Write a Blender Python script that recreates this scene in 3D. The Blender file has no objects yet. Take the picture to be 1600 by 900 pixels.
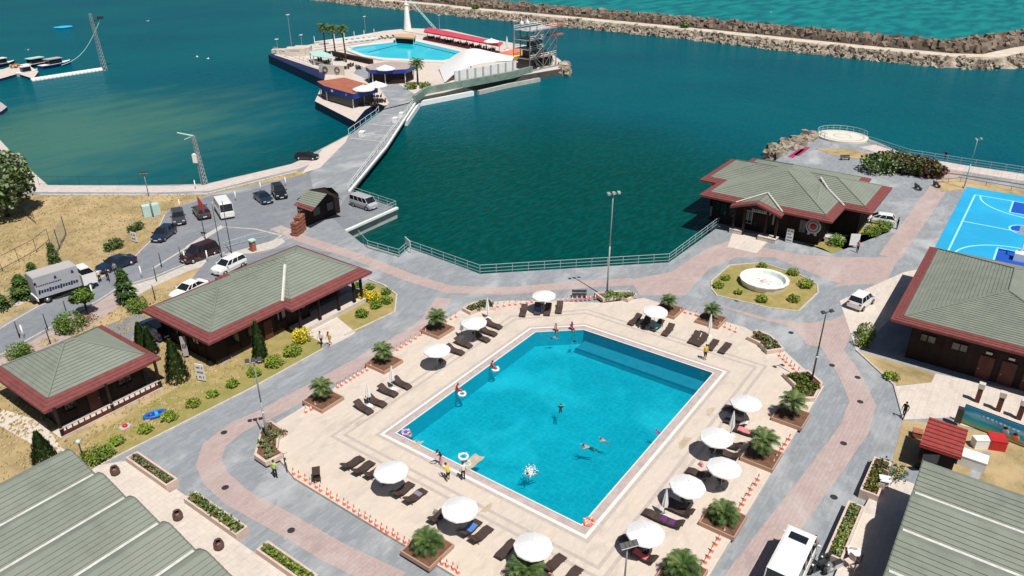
import bpy, bmesh, math, random
from mathutils import Vector, Matrix
R=math.radians; rnd=random.Random(7)
sc=bpy.context.scene; C=sc.collection
# ---------------- camera, sky, sun, exposure ----------------
F=1160.0; PITCH=R(26.58); HEAD=R(54.3); CH=39.0
cd=bpy.data.cameras.new("camera"); cam=bpy.data.objects.new("camera",cd); C.objects.link(cam)
cd.sensor_width=36; cd.lens=36*F/1600; cd.clip_start=0.5; cd.clip_end=6000
fx,fy=math.sin(HEAD),math.cos(HEAD)          # heading in the site frame
cam.location=(0,0,CH)
cam.rotation_euler=Vector((fx*math.cos(PITCH),fy*math.cos(PITCH),-math.sin(PITCH))).to_track_quat('-Z','Y').to_euler()
sc.camera=cam
w=bpy.data.worlds.new("World"); sc.world=w; w.use_nodes=True
nt=w.node_tree; bg=nt.nodes["Background"]; sky=nt.nodes.new("ShaderNodeTexSky"); sky.sky_type='NISHITA'
SD=R(68); SE=R(63.5)                          # shadows fall towards SD
sdir=Vector((-math.cos(SD)*math.cos(SE),-math.sin(SD)*math.cos(SE),math.sin(SE)))
sky.sun_disc=False; sky.sun_elevation=SE; sky.sun_rotation=math.atan2(sdir.x,sdir.y)
nt.links.new(sky.outputs[0],bg.inputs[0]); bg.inputs[1].default_value=0.045
sl=bpy.data.lights.new("sun",'SUN'); sun=bpy.data.objects.new("sun",sl); C.objects.link(sun)
sl.energy=4.7; sl.angle=R(0.53); sl.color=(1,0.955,0.89); sun.rotation_euler=sdir.to_track_quat('Z','Y').to_euler()
sc.view_settings.view_transform='Standard'; sc.view_settings.look='None'; sc.view_settings.exposure=0.12; sc.view_settings.gamma=1
sc.view_settings.use_curve_mapping=False
sc.render.engine='CYCLES'; sc.cycles.max_bounces=6; sc.cycles.transparent_max_bounces=8
sc.render.resolution_x=1024; sc.render.resolution_y=576

def Q(px,py,z=0.0):
    """point at height z seen at a photo position, in the site frame"""
    dx=(px-800)/F; dy=(450-py)/F
    f=math.cos(PITCH)+dy*math.sin(PITCH); u=-math.sin(PITCH)+dy*math.cos(PITCH)
    t=(z-CH)/u; x=dx*t; y=f*t
    return Vector((x*fy+y*fx,-x*fx+y*fy,z))
def QL(pts,z=0.0): return [Q(x,y,z) for x,y in pts]

# ---------------- materials ----------------
def NN(nt,t,**k):
    n=nt.nodes.new(t)
    for a,b in k.items(): setattr(n,a,b)
    return n
def mk(name,col,rough=0.7,var=None,vs=1.0,amt=1.0,bump=0,bs=20,spec=0.4,metal=0,obj=False,big=None,coat=0):
    """principled, with optional noise towards colour var (scale vs) and a broad stain colour big"""
    m=bpy.data.materials.new(name); m.use_nodes=True; t=m.node_tree; p=t.nodes["Principled BSDF"]
    p.inputs["Base Color"].default_value=(*col,1); p.inputs["Roughness"].default_value=rough
    p.inputs["Specular IOR Level"].default_value=spec; p.inputs["Metallic"].default_value=metal
    if coat: p.inputs["Coat Weight"].default_value=coat; p.inputs["Coat Roughness"].default_value=0.05
    if var or bump or big:
        if obj: co=NN(t,"ShaderNodeTexCoord").outputs["Object"]
        else: co=NN(t,"ShaderNodeNewGeometry").outputs["Position"]
    cur=None
    if var:
        n=NN(t,"ShaderNodeTexNoise"); t.links.new(co,n.inputs[0]); n.inputs["Scale"].default_value=vs; n.inputs["Detail"].default_value=6; n.inputs["Roughness"].default_value=0.65
        r=NN(t,"ShaderNodeMapRange"); t.links.new(n.outputs[0],r.inputs[0]); r.inputs[1].default_value=0.35; r.inputs[2].default_value=0.65; r.inputs[4].default_value=amt
        x=NN(t,"ShaderNodeMix",data_type='RGBA'); t.links.new(r.outputs[0],x.inputs[0]); x.inputs[6].default_value=(*col,1); x.inputs[7].default_value=(*var,1); cur=x.outputs[2]
    if big:
        n=NN(t,"ShaderNodeTexNoise"); t.links.new(co,n.inputs[0]); n.inputs["Scale"].default_value=0.09; n.inputs["Detail"].default_value=5; n.inputs["Roughness"].default_value=0.7
        r=NN(t,"ShaderNodeMapRange"); t.links.new(n.outputs[0],r.inputs[0]); r.inputs[1].default_value=0.45; r.inputs[2].default_value=0.7
        x=NN(t,"ShaderNodeMix",data_type='RGBA'); t.links.new(r.outputs[0],x.inputs[0])
        if cur: t.links.new(cur,x.inputs[6])
        else: x.inputs[6].default_value=(*col,1)
        x.inputs[7].default_value=(*big,1); cur=x.outputs[2]
    if cur: t.links.new(cur,p.inputs["Base Color"])
    if bump:
        n=NN(t,"ShaderNodeTexNoise"); t.links.new(co,n.inputs[0]); n.inputs["Scale"].default_value=bs; n.inputs["Detail"].default_value=5
        b=NN(t,"ShaderNodeBump"); b.inputs["Strength"].default_value=bump; b.inputs["Distance"].default_value=0.1
        t.links.new(n.outputs[0],b.inputs["Height"]); t.links.new(b.outputs[0],p.inputs["Normal"])
    return m
def paver(name,c1,c2,mortar,bw=1.2,bh=0.4,msize=0.012,stain=(0.5,0.5,0.5),samt=0.5,rough=0.75,ang=0.0,streak=0.5):
    """cut-stone paving laid in courses, with stains and worn streaks"""
    m=bpy.data.materials.new(name); m.use_nodes=True; t=m.node_tree; p=t.nodes["Principled BSDF"]
    g=NN(t,"ShaderNodeNewGeometry"); mp=NN(t,"ShaderNodeMapping"); t.links.new(g.outputs["Position"],mp.inputs[0]); mp.inputs["Rotation"].default_value=(0,0,ang)
    b=NN(t,"ShaderNodeTexBrick"); t.links.new(mp.outputs[0],b.inputs[0]); b.inputs["Scale"].default_value=1
    b.inputs["Brick Width"].default_value=bw; b.inputs["Row Height"].default_value=bh; b.inputs["Mortar Size"].default_value=msize; b.inputs["Bias"].default_value=0
    b.inputs["Color1"].default_value=(*c1,1); b.inputs["Color2"].default_value=(*c2,1); b.inputs["Mortar"].default_value=(*mortar,1)
    cur=b.outputs[0]
    def over(cur,scale,sx,lo,hi,col,amt):
        m2=NN(t,"ShaderNodeMapping"); t.links.new(mp.outputs[0],m2.inputs[0]); m2.inputs["Scale"].default_value=(sx,1,1)
        n=NN(t,"ShaderNodeTexNoise"); t.links.new(m2.outputs[0],n.inputs[0]); n.inputs["Scale"].default_value=scale; n.inputs["Detail"].default_value=7; n.inputs["Roughness"].default_value=0.62; n.inputs["Distortion"].default_value=0.6
        r=NN(t,"ShaderNodeMapRange"); t.links.new(n.outputs[0],r.inputs[0]); r.inputs[1].default_value=lo; r.inputs[2].default_value=hi; r.inputs[4].default_value=amt
        x=NN(t,"ShaderNodeMix",data_type='RGBA'); t.links.new(r.outputs[0],x.inputs[0]); t.links.new(cur,x.inputs[6]); x.inputs[7].default_value=(*col,1); return x.outputs[2]
    cur=over(cur,0.2,0.6,0.50,0.72,stain,samt)
    cur=over(cur,0.9,streak,0.5,0.72,tuple(0.62*v for v in c1),0.45)
    cur=over(cur,3.2,0.5,0.52,0.7,tuple(min(1,1.35*v) for v in c1),0.3)
    t.links.new(cur,p.inputs["Base Color"]); p.inputs["Roughness"].default_value=rough; p.inputs["Specular IOR Level"].default_value=0.3
    bp=NN(t,"ShaderNodeBump"); bp.inputs["Strength"].default_value=0.3; bp.inputs["Distance"].default_value=0.02; t.links.new(b.outputs["Fac"],bp.inputs["Height"]); bp.invert=True
    t.links.new(bp.outputs[0],p.inputs["Normal"]); return m

M={}
M['paving']=paver('grey_granite_paving',(0.285,0.305,0.325),(0.235,0.253,0.272),(0.20,0.215,0.232),1.0,0.33,0.012,(0.50,0.505,0.515),0.75)
M['pink']=paver('pink_paving',(0.44,0.345,0.32),(0.40,0.31,0.29),(0.30,0.245,0.23),0.6,0.3,0.012,(0.52,0.47,0.45),0.6)
M['asphalt']=paver('road_cobble',(0.225,0.24,0.265),(0.19,0.205,0.23),(0.16,0.17,0.18),0.5,0.25,0.01,(0.29,0.30,0.32),0.7)
M['deckstone']=paver('travertine_deck',(0.60,0.52,0.445),(0.57,0.495,0.425),(0.52,0.455,0.395),0.9,0.6,0.01,(0.66,0.54,0.40),0.45,0.6)
M['deckband']=mk('brown_stone_band',(0.42,0.36,0.33),0.6,(0.5,0.43,0.39),3)
M['terrace']=paver('terrace_stone',(0.62,0.55,0.49),(0.58,0.51,0.45),(0.46,0.4,0.35),0.6,0.6,0.012,(0.55,0.48,0.42),0.5)
M['quaytop']=paver('pale_quay_stone',(0.60,0.53,0.485),(0.53,0.475,0.44),(0.36,0.32,0.3),2.0,1.1,0.03,(0.48,0.43,0.40),0.6)
M['concrete']=mk('pale_concrete',(0.5,0.48,0.44),0.85,(0.36,0.34,0.31),0.7,0.8,0.3,8)
M['kerb']=mk('kerb_stone',(0.58,0.53,0.48),0.8,(0.42,0.39,0.36),2)
M['grass']=mk('dry_grass',(0.43,0.32,0.165),0.95,(0.22,0.18,0.09),0.5,0.9,0.6,7,0.1,big=(0.55,0.41,0.235))
M['grass2']=mk('patchy_lawn',(0.42,0.31,0.14),0.95,(0.24,0.225,0.07),0.8,0.9,0.8,9,0.1,big=(0.24,0.24,0.07))
M['tuft']=mk('straw_blades',(0.47,0.36,0.19),0.9,(0.32,0.26,0.12),0.4,1)
M['soil']=mk('dry_soil',(0.20,0.105,0.06),0.95,(0.11,0.055,0.035),3,1,0.6,12)
M['roofg']=mk('green_grey_roof_tiles',(0.215,0.24,0.198),0.8,(0.175,0.195,0.163),0.9,1.0,0.15,14,0.3,big=(0.235,0.262,0.215))
M['roofg2']=mk('green_grey_tiles_of_halls',(0.225,0.25,0.208),0.8,(0.18,0.2,0.168),0.8,1.0,0.15,12,0.3,big=(0.25,0.275,0.23))  # own tile colour of the wave roofs, slightly paler than the hip roofs
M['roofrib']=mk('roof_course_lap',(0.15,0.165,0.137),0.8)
M['roofr']=mk('red_roof_tiles',(0.215,0.066,0.062),0.8,(0.16,0.045,0.043),2,0.9,0.2,14,0.3)
M['kioskr']=mk('kiosk_roof_red',(0.36,0.05,0.04),0.55,(0.26,0.035,0.03),2,0.9,0.2,14,0.4)
M['ridgew']=mk('white_flashing',(0.66,0.66,0.62),0.6,(0.5,0.5,0.46),2)
M['dwood']=mk('dark_stained_timber',(0.03,0.016,0.013),0.75,(0.017,0.010,0.009),1.5,1,0.2,20,0.25)
M['rwood']=mk('red_stained_timber',(0.12,0.035,0.025),0.7,(0.07,0.022,0.017),1.5)
M['soffit']=mk('dark_soffit',(0.05,0.03,0.025),0.8)
M['white']=mk('white_paint',(0.82,0.82,0.8),0.5,(0.74,0.74,0.72),1.5,obj=True)
M['canvas']=mk('white_umbrella_canvas',(0.76,0.76,0.755),0.85,(0.68,0.68,0.675),2.0,0.7,0.1,6,0.2,obj=True)
M['rattan']=mk('dark_brown_rattan',(0.045,0.026,0.022),0.6,(0.085,0.052,0.042),14,1,0.5,40,0.4,obj=True)
M['dmetal']=mk('dark_metal',(0.035,0.037,0.04),0.45,spec=0.5)
M['gmetal']=mk('galvanised_metal',(0.38,0.41,0.41),0.45,(0.28,0.30,0.30),1.2,metal=0.3,obj=True)
M['bmetal']=mk('blue_grey_rail_metal',(0.33,0.42,0.45),0.5,spec=0.5)
M['rubber']=mk('tyre_rubber',(0.02,0.02,0.022),0.85)
M['alloy']=mk('wheel_alloy',(0.45,0.46,0.47),0.35,metal=0.8)
M['glass']=mk('dark_window_glass',(0.012,0.016,0.02),0.06,spec=0.8)
M['chrome']=mk('light_lens',(0.7,0.72,0.72),0.15,metal=0.4)
M['redlens']=mk('red_lens',(0.35,0.01,0.01),0.2)
M['orange']=mk('orange_plastic',(0.80,0.17,0.10),0.55)
M['red']=mk('red_plastic',(0.55,0.03,0.03),0.5,(0.4,0.02,0.02),2,obj=True)
M['blue']=mk('blue_paint',(0.02,0.05,0.33),0.5,(0.015,0.035,0.22),0.6)
M['skyblue']=mk('sky_blue_plastic',(0.03,0.42,0.85),0.45)
M['navy']=mk('navy_hull_paint',(0.012,0.02,0.085),0.5,(0.008,0.012,0.05),0.5)
M['court']=mk('cyan_sport_coating',(0.004,0.36,0.66),0.7,(0.03,0.30,0.52),0.9,0.8,0.2,6,big=(0.02,0.42,0.72))
M['courtb']=mk('royal_blue_sport_coating',(0.005,0.09,0.5),0.7,(0.004,0.07,0.38),1.0,0.8)
M['courtl']=mk('court_line_paint',(0.35,0.75,0.85),0.7)
M['rock']=mk('breakwater_rock',(0.46,0.40,0.32),0.9,(0.15,0.115,0.09),0.45,1,0.6,3,0.2)
M['rockd']=mk('brown_armour_rock',(0.27,0.215,0.17),0.9,(0.13,0.095,0.07),0.4,1,0.6,3,0.2)
M['rockgap']=mk('painted_rock_gap_shade',(0.05,0.04,0.033),0.95,(0.09,0.07,0.055),0.5)  # very dark base colour paints the shade between the armour rocks
M['sandpath']=mk('pale_rubble_path',(0.64,0.56,0.46),0.9,(0.5,0.43,0.35),0.3,1)
M['bark']=mk('tree_bark',(0.10,0.07,0.05),0.9,(0.05,0.035,0.028),6,1,0.5,20,obj=True)
M['palmtrunk']=mk('fibrous_palm_trunk',(0.13,0.085,0.055),0.95,(0.05,0.03,0.02),9,1,0.8,25,obj=True)
def leaf(name,c,v,s=0.5): return mk(name,c,0.6,v,s,1,spec=0.3,obj=True)
M['lf_dark']=leaf('leaf_dark',(0.04,0.085,0.025),(0.025,0.055,0.018))
M['lf_mid']=leaf('leaf_mid',(0.12,0.19,0.035),(0.07,0.12,0.025))
M['lf_lime']=leaf('leaf_lime',(0.27,0.33,0.04),(0.15,0.21,0.03))
M['lf_yel']=leaf('leaf_yellow',(0.80,0.62,0.02),(0.55,0.45,0.02))
M['lf_green']=leaf('leaf_fresh_green',(0.19,0.31,0.03),(0.10,0.19,0.02))
M['lf_olive']=leaf('leaf_olive_grey',(0.30,0.36,0.21),(0.15,0.20,0.10))
M['lf_red']=leaf('leaf_red_brown',(0.16,0.06,0.035),(0.08,0.035,0.025))
M['lf_palm']=leaf('palm_leaflet',(0.075,0.13,0.03),(0.035,0.07,0.018),1)
M['lf_palm2']=leaf('palm_leaflet_pale',(0.15,0.20,0.06),(0.08,0.12,0.035),1)
M['skin']=mk('skin',(0.48,0.27,0.19),0.6); M['hair']=mk('dark_hair',(0.025,0.018,0.015),0.7)
M['brick']=mk('terracotta',(0.40,0.15,0.09),0.85,(0.24,0.09,0.055),2.5,1,obj=True)
M['teal']=mk('pale_teal_canvas',(0.45,0.68,0.62),0.7,(0.36,0.56,0.52),0.8)
M['pinkred']=mk('faded_red_awning',(0.62,0.07,0.12),0.7,(0.5,0.05,0.08),0.5)
M['orangeroof']=mk('orange_brown_panel',(0.42,0.14,0.075),0.7,(0.3,0.1,0.06),0.6)
M['greyroof']=mk('pale_grey_panel',(0.42,0.40,0.40),0.7)
M['yellow']=mk('yellow_vinyl',(0.75,0.48,0.03),0.5)
M['umbrella_shell']=M['canvas']
def paint(name,c,r=0.25): 
    if name not in M: M[name]=mk(name,c,r,spec=0.5,coat=0.6)
    return M[name]
def cloth(name,c):
    if name not in M: M[name]=mk(name,c,0.85,tuple(0.75*v for v in c),6,0.6,obj=True)
    return M[name]

# ---------------- mesh builder ----------------
class MB:
    def __init__(s): s.v=[]; s.f=[]; s.m=[]; s.mats=[]; s.t=Matrix.Identity(4); s.sm=[]
    def mi(s,m):
        if m not in s.mats: s.mats.append(m)
        return s.mats.index(m)
    def add(s,vs,fs,m,smooth=False):
        b=len(s.v); s.v+= [s.t@Vector(v) for v in vs]; k=s.mi(m)
        for f in fs: s.f.append([b+i for i in f]); s.m.append(k); s.sm.append(smooth)
        return s
    def box(s,c,d,m,rz=0,taper=1.0,rot=None):
        x,y,z=d[0]/2,d[1]/2,d[2]/2; T=taper
        mt=Matrix.Translation(c)@(rot if rot is not None else Matrix.Rotation(rz,4,'Z'))
        vs=[mt@Vector(p) for p in [(-x,-y,-z),(x,-y,-z),(x,y,-z),(-x,y,-z),(-x*T,-y*T,z),(x*T,-y*T,z),(x*T,y*T,z),(-x*T,y*T,z)]]
        return s.add(vs,[(0,3,2,1),(4,5,6,7),(0,1,5,4),(1,2,6,5),(2,3,7,6),(3,0,4,7)],m)
    def prism(s,pts,z0,z1,m,side=None):
        pts=[(p[0],p[1]) for p in pts]
        ar=sum(pts[i][0]*pts[(i+1)%len(pts)][1]-pts[(i+1)%len(pts)][0]*pts[i][1] for i in range(len(pts)))
        if ar<0: pts=pts[::-1]
        n=len(pts); s.add([(x,y,z1) for x,y in pts],[tuple(range(n))],m)
        sd=side or m
        s.add([(x,y,z0) for x,y in pts]+[(x,y,z1) for x,y in pts],[(i,(i+1)%n,n+(i+1)%n,n+i) for i in range(n)],sd)
        s.add([(x,y,z0) for x,y in pts],[tuple(range(n-1,-1,-1))],sd); return s
    def sheet(s,pts,z,m):
        pts=[(p[0],p[1]) for p in pts]
        ar=sum(pts[i][0]*pts[(i+1)%len(pts)][1]-pts[(i+1)%len(pts)][0]*pts[i][1] for i in range(len(pts)))
        if ar<0: pts=pts[::-1]
        return s.add([(x,y,z) for x,y in pts],[tuple(range(len(pts)))],m)
    def tube(s,p0,p1,r0,r1,m,n=8,cap=True):
        p0=Vector(p0); p1=Vector(p1); d=p1-p0
        if d.length<1e-6: return s
        q=d.to_track_quat('Z','Y').to_matrix(); a=q@Vector((1,0,0)); b=q@Vector((0,1,0)); vs=[]
        for p,r in ((p0,r0),(p1,r1)):
            for i in range(n): t=2*math.pi*i/n; vs.append(p+a*math.cos(t)*r+b*math.sin(t)*r)
        fs=[(i,(i+1)%n,n+(i+1)%n,n+i) for i in range(n)]
        if cap: fs+= [tuple(range(n-1,-1,-1)),tuple(range(n,2*n))]
        return s.add(vs,fs,m,n>6)
    def path(s,pts,r,m,n=6):
        for i in range(len(pts)-1): s.tube(pts[i],pts[i+1],r,r,m,n)
        return s
    def lathe(s,prof,m,c=(0,0,0),n=16,smooth=True,scallop=0):
        vs=[];c=Vector(c)
        for r,z in prof:
            for i in range(n):
                a=2*math.pi*i/n; rr=r*(1-scallop*(i%2)); vs.append(c+Vector((rr*math.cos(a),rr*math.sin(a),z)))
        fs=[]
        for j in range(len(prof)-1):
            for i in range(n): fs.append((j*n+i,j*n+(i+1)%n,(j+1)*n+(i+1)%n,(j+1)*n+i))
        return s.add(vs,fs,m,smooth)
    def ball(s,c,r,m,n=10,k=6,noise=0,squash=(1,1,1)):
        vs=[];fs=[];c=Vector(c)
        for j in range(k+1):
            ph=math.pi*j/k
            for i in range(n):
                a=2*math.pi*i/n; rr=r*(1+noise*(rnd.random()-.5))
                vs.append(c+Vector((rr*math.sin(ph)*math.cos(a)*squash[0],rr*math.sin(ph)*math.sin(a)*squash[1],-rr*math.cos(ph)*squash[2])))
        for j in range(k):
            for i in range(n): fs.append((j*n+i,j*n+(i+1)%n,(j+1)*n+(i+1)%n,(j+1)*n+i))
        return s.add(vs,fs,m,noise==0)
    def torus(s,c,R1,r,m,n=16,k=8,flat=1.0):
        vs=[];c=Vector(c)
        for i in range(n):
            a=2*math.pi*i/n
            for j in range(k):
                b=2*math.pi*j/k; vs.append(c+Vector(((R1+r*math.cos(b))*math.cos(a),(R1+r*math.cos(b))*math.sin(a),r*math.sin(b)*flat)))
        fs=[(i*k+j,((i+1)%n)*k+j,((i+1)%n)*k+(j+1)%k,i*k+(j+1)%k) for i in range(n) for j in range(k)]
        return s.add(vs,fs,m,True)
    def obj(s,name,parent=None,world=False,mesh_only=False):
        off=parent.location if (parent is not None and world) else Vector((0,0,0))
        me=bpy.data.meshes.new(name); me.from_pydata([tuple(v-off) for v in s.v],[],s.f)
        for m in s.mats: me.materials.append(m)
        me.polygons.foreach_set("material_index",s.m); me.polygons.foreach_set("use_smooth",s.sm); me.update()
        o=bpy.data.objects.new(name,me); C.objects.link(o)
        if parent is not None: o.parent=parent
        return o
def T(name,label,cat,loc=(0,0,0),rz=0,group=None):
    o=bpy.data.objects.new(name,None); C.objects.link(o); o.location=loc; o.rotation_euler=(0,0,rz); o.empty_display_size=0.3
    o['label']=label; o['category']=cat
    if group: o['group']=group
    return o
def tag(o,label,cat,group=None):
    o['label']=label; o['category']=cat
    if group: o['group']=group
    return o
def struct(o,label=None,kind='structure',cat=None):
    o['kind']=kind
    if label: o['label']=label
    if cat: o['category']=cat
    return o
KIDS={}
def kids(o):
    return [c for c in o.children]
def dup(root,loc=None,rz=None,label=None,group=None,scale=None):
    def rec(o,par):
        c=o.copy(); C.objects.link(c)
        if par is not None: c.parent=par
        for ch in o.children: rec(ch,c)
        return c
    r=rec(root,None)
    if loc is not None: r.location=loc
    if rz is not None: r.rotation_euler=(0,0,rz)
    if label: r['label']=label
    if group: r['group']=group
    if scale: r.scale=(scale,)*3 if not isinstance(scale,tuple) else scale
    return r
class Proto:
    """first placing moves the source itself, later ones copy it"""
    def __init__(s,root): s.r=root; s.used=False
    def put(s,loc,rz=0,label=None,group=None,scale=None):
        if not s.used:
            s.used=True; o=s.r; s.src=o; o.location=loc; o.rotation_euler=(0,0,rz)
            if label: o['label']=label
            if group: o['group']=group
            if scale: o.scale=(scale,)*3 if not isinstance(scale,tuple) else scale
            return o
        if not scale: scale=1.0
        return dup(s.src,loc,rz,label,group,scale)
# ---------------- sea, land ----------------
def sea_mat():
    m=bpy.data.materials.new('sea_water'); m.use_nodes=True; t=m.node_tree; p=t.nodes["Principled BSDF"]
    g=NN(t,"ShaderNodeNewGeometry"); pos=g.outputs["Position"]
    def noise(sc_,det=4,stretch=(1,1,1),rot=0):
        mp=NN(t,"ShaderNodeMapping"); t.links.new(pos,mp.inputs[0]); mp.inputs["Scale"].default_value=stretch; mp.inputs["Rotation"].default_value=(0,0,rot)
        n=NN(t,"ShaderNodeTexNoise"); t.links.new(mp.outputs[0],n.inputs[0]); n.inputs["Scale"].default_value=sc_; n.inputs["Detail"].default_value=det; return n.outputs[0]
    def near(cx,cy,r0,r1,amp=25,nz=None,sx=1,sy=1):
        v=NN(t,"ShaderNodeVectorMath",operation='SUBTRACT'); t.links.new(pos,v.inputs[0]); v.inputs[1].default_value=(cx,cy,0)
        v2=NN(t,"ShaderNodeVectorMath",operation='MULTIPLY'); t.links.new(v.outputs[0],v2.inputs[0]); v2.inputs[1].default_value=(sx,sy,0)
        l=NN(t,"ShaderNodeVectorMath",operation='LENGTH'); t.links.new(v2.outputs[0],l.inputs[0])
        a=NN(t,"ShaderNodeMath",operation='MULTIPLY_ADD'); t.links.new(nz,a.inputs[0]); a.inputs[1].default_value=amp; t.links.new(l.outputs["Value"],a.inputs[2])
        r=NN(t,"ShaderNodeMapRange",interpolation_type='SMOOTHSTEP'); t.links.new(a.outputs[0],r.inputs[0]); r.inputs[1].default_value=r1+amp*.5; r.inputs[2].default_value=r0+amp*.5; return r.outputs[0]
    def mix(f,a,b):
        x=NN(t,"ShaderNodeMix",data_type='RGBA'); t.links.new(f,x.inputs[0])
        for s_,v in ((6,a),(7,b)):
            if isinstance(v,tuple): x.inputs[s_].default_value=(*v,1)
            else: t.links.new(v,x.inputs[s_])
        return x.outputs[2]
    n1=noise(0.02,5); n2=noise(0.06,6,(1,3,1),0.5)
    r=NN(t,"ShaderNodeMapRange"); t.links.new(n1,r.inputs[0]); r.inputs[1].default_value=.35; r.inputs[2].default_value=.65
    c=mix(r.outputs[0],(0.0,0.072,0.108),(0.0,0.093,0.118))
    # sheltered green basin by the promenade
    b=near(85,62,30,78,30,n1); c=mix(b,c,(0.0,0.048,0.040))
    # sandy shallows off the left quay
    s=near(62,165,8,52,45,n2,0.75,1.0)
    sm=NN(t,"ShaderNodeMath",operation='MULTIPLY'); t.links.new(s,sm.inputs[0]); sm.inputs[1].default_value=0.7
    c=mix(sm.outputs[0],c,(0.075,0.175,0.12))
    # open sea beyond the breakwater, lighter over sand
    sx=NN(t,"ShaderNodeSeparateXYZ"); t.links.new(pos,sx.inputs[0])
    a=NN(t,"ShaderNodeMath",operation='MULTIPLY_ADD'); t.links.new(n1,a.inputs[0]); a.inputs[1].default_value=40; t.links.new(sx.outputs[0],a.inputs[2])
    o=NN(t,"ShaderNodeMapRange"); t.links.new(a.outputs[0],o.inputs[0]); o.inputs[1].default_value=310; o.inputs[2].default_value=318
    orr=NN(t,'ShaderNodeMapRange'); t.links.new(n2,orr.inputs[0]); orr.inputs[1].default_value=.38; orr.inputs[2].default_value=.62; oc=mix(orr.outputs[0],(0.0,0.13,0.16),(0.006,0.24,0.235)); c=mix(o.outputs[0],c,oc)
    # wavelet speckle
    wn=noise(0.55,5,(1,2.6,1),0.62); wr=NN(t,"ShaderNodeMapRange"); t.links.new(wn,wr.inputs[0]); wr.inputs[1].default_value=.42; wr.inputs[2].default_value=.7; wr.inputs[4].default_value=.28
    c=mix(wr.outputs[0],c,(0.004,0.135,0.15))
    t.nodes.remove(p); out=t.nodes["Material Output"]; df=NN(t,"ShaderNodeBsdfDiffuse"); t.links.new(c,df.inputs[0]); gl=NN(t,"ShaderNodeBsdfGlossy"); gl.inputs[0].default_value=(.55,.85,.9,1); gl.inputs["Roughness"].default_value=0.13
    fr=NN(t,"ShaderNodeFresnel"); fr.inputs[0].default_value=1.33; fm=NN(t,"ShaderNodeMath",operation='MULTIPLY'); t.links.new(fr.outputs[0],fm.inputs[0]); fm.inputs[1].default_value=0.4
    mx=NN(t,"ShaderNodeMixShader"); t.links.new(fm.outputs[0],mx.inputs[0]); t.links.new(df.outputs[0],mx.inputs[1]); t.links.new(gl.outputs[0],mx.inputs[2]); t.links.new(mx.outputs[0],out.inputs[0])
    h1=noise(1.1,5,(1,2.2,1),0.62); h2=noise(0.22,4,(1,1.8,1),0.45)
    ad=NN(t,"ShaderNodeMath",operation='MULTIPLY_ADD'); t.links.new(h2,ad.inputs[0]); ad.inputs[1].default_value=2.2; t.links.new(h1,ad.inputs[2])
    bp=NN(t,"ShaderNodeBump"); bp.inputs["Strength"].default_value=0.6; bp.inputs["Distance"].default_value=0.25; t.links.new(ad.outputs[0],bp.inputs["Height"])
    for q_ in (df,gl,fr): t.links.new(bp.outputs[0],q_.inputs["Normal"])
    return m
SEA=-1.6
struct(MB().sheet([(-1500,-1500),(2600,-1500),(2600,2600),(-1500,2600)],SEA,sea_mat()).obj('sea'),'teal sea')
land=QL([(-420,120),(-60,170),(0,236),(30,262),(60,289),(250,289),(322,287),(460,255),(487,240),(548,208),(548,298),(620,325),(540,360),(565,380),(625,399),(640,386),(750,428),(1045,410),(1126,352)])+[Vector(v) for v in ((97.3,34.8,0),(103.3,34.8,0),(103.3,37.3,0),(112.8,37.3,0),(118,37.2,0))]+QL([(1245,228),(1268,214)])
cc=Q(1313,216); 
land+= [Vector((x,y,0)) for x,y in [(151.2,36.6),(154,36.3),(157.5,34.5),(159.3,31.5),(158.5,28),(156.4,25.5)]]
land+= QL([(1420,243),(1500,257),(1600,271)])+[Vector((140,-160,0)),Vector((-120,-160,0)),Vector((-120,150,0))]
land=[Vector((p.x,p.y,0)) for p in land]
pool_hole=[(35.2,19.2),(59.4,19.2),(59.3,33.4),(56,37.2),(35.2,37.2)]
def holed(outer,inner,z,m,name):
    bm=bmesh.new()
    def ring(pts): 
        vs=[bm.verts.new((p[0],p[1],z)) for p in pts]; return [bm.edges.new((vs[i],vs[(i+1)%len(vs)])) for i in range(len(vs))]
    es=ring(outer)+ring(inner); bmesh.ops.triangle_fill(bm,use_beauty=True,use_dissolve=False,edges=es,normal=(0,0,1))
    for f in bm.faces:
        if f.normal.z<0: f.normal_flip()
    me=bpy.data.meshes.new(name); bm.to_mesh(me); bm.free(); me.materials.append(m); o=bpy.data.objects.new(name,me); C.objects.link(o); return o
bighole=[(34.2,18.2),(60.4,18.2),(60.3,33.8),(56.4,38.2),(34.2,38.2)]
g=holed(land,bighole,0,M['paving'],'ground'); struct(g,'grey stone paved ground of the waterfront')
def wallring(pts,z0,z1,m,name,closed=True):
    b=MB(); n=len(pts)
    for i in range(n if closed else n-1):
        p,q=pts[i],pts[(i+1)%n]; b.add([(p[0],p[1],z0),(q[0],q[1],z0),(q[0],q[1],z1),(p[0],p[1],z1)],[(0,1,2,3)],m)
    return b.obj(name)
struct(wallring(land,-5,0,M['concrete'],'quay_wall'),'concrete quay wall along the water')
def flat(name,pts,z,m,label=None,px=True): return struct(MB().sheet(QL(pts) if px else pts,z,m).obj(name),label)
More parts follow.
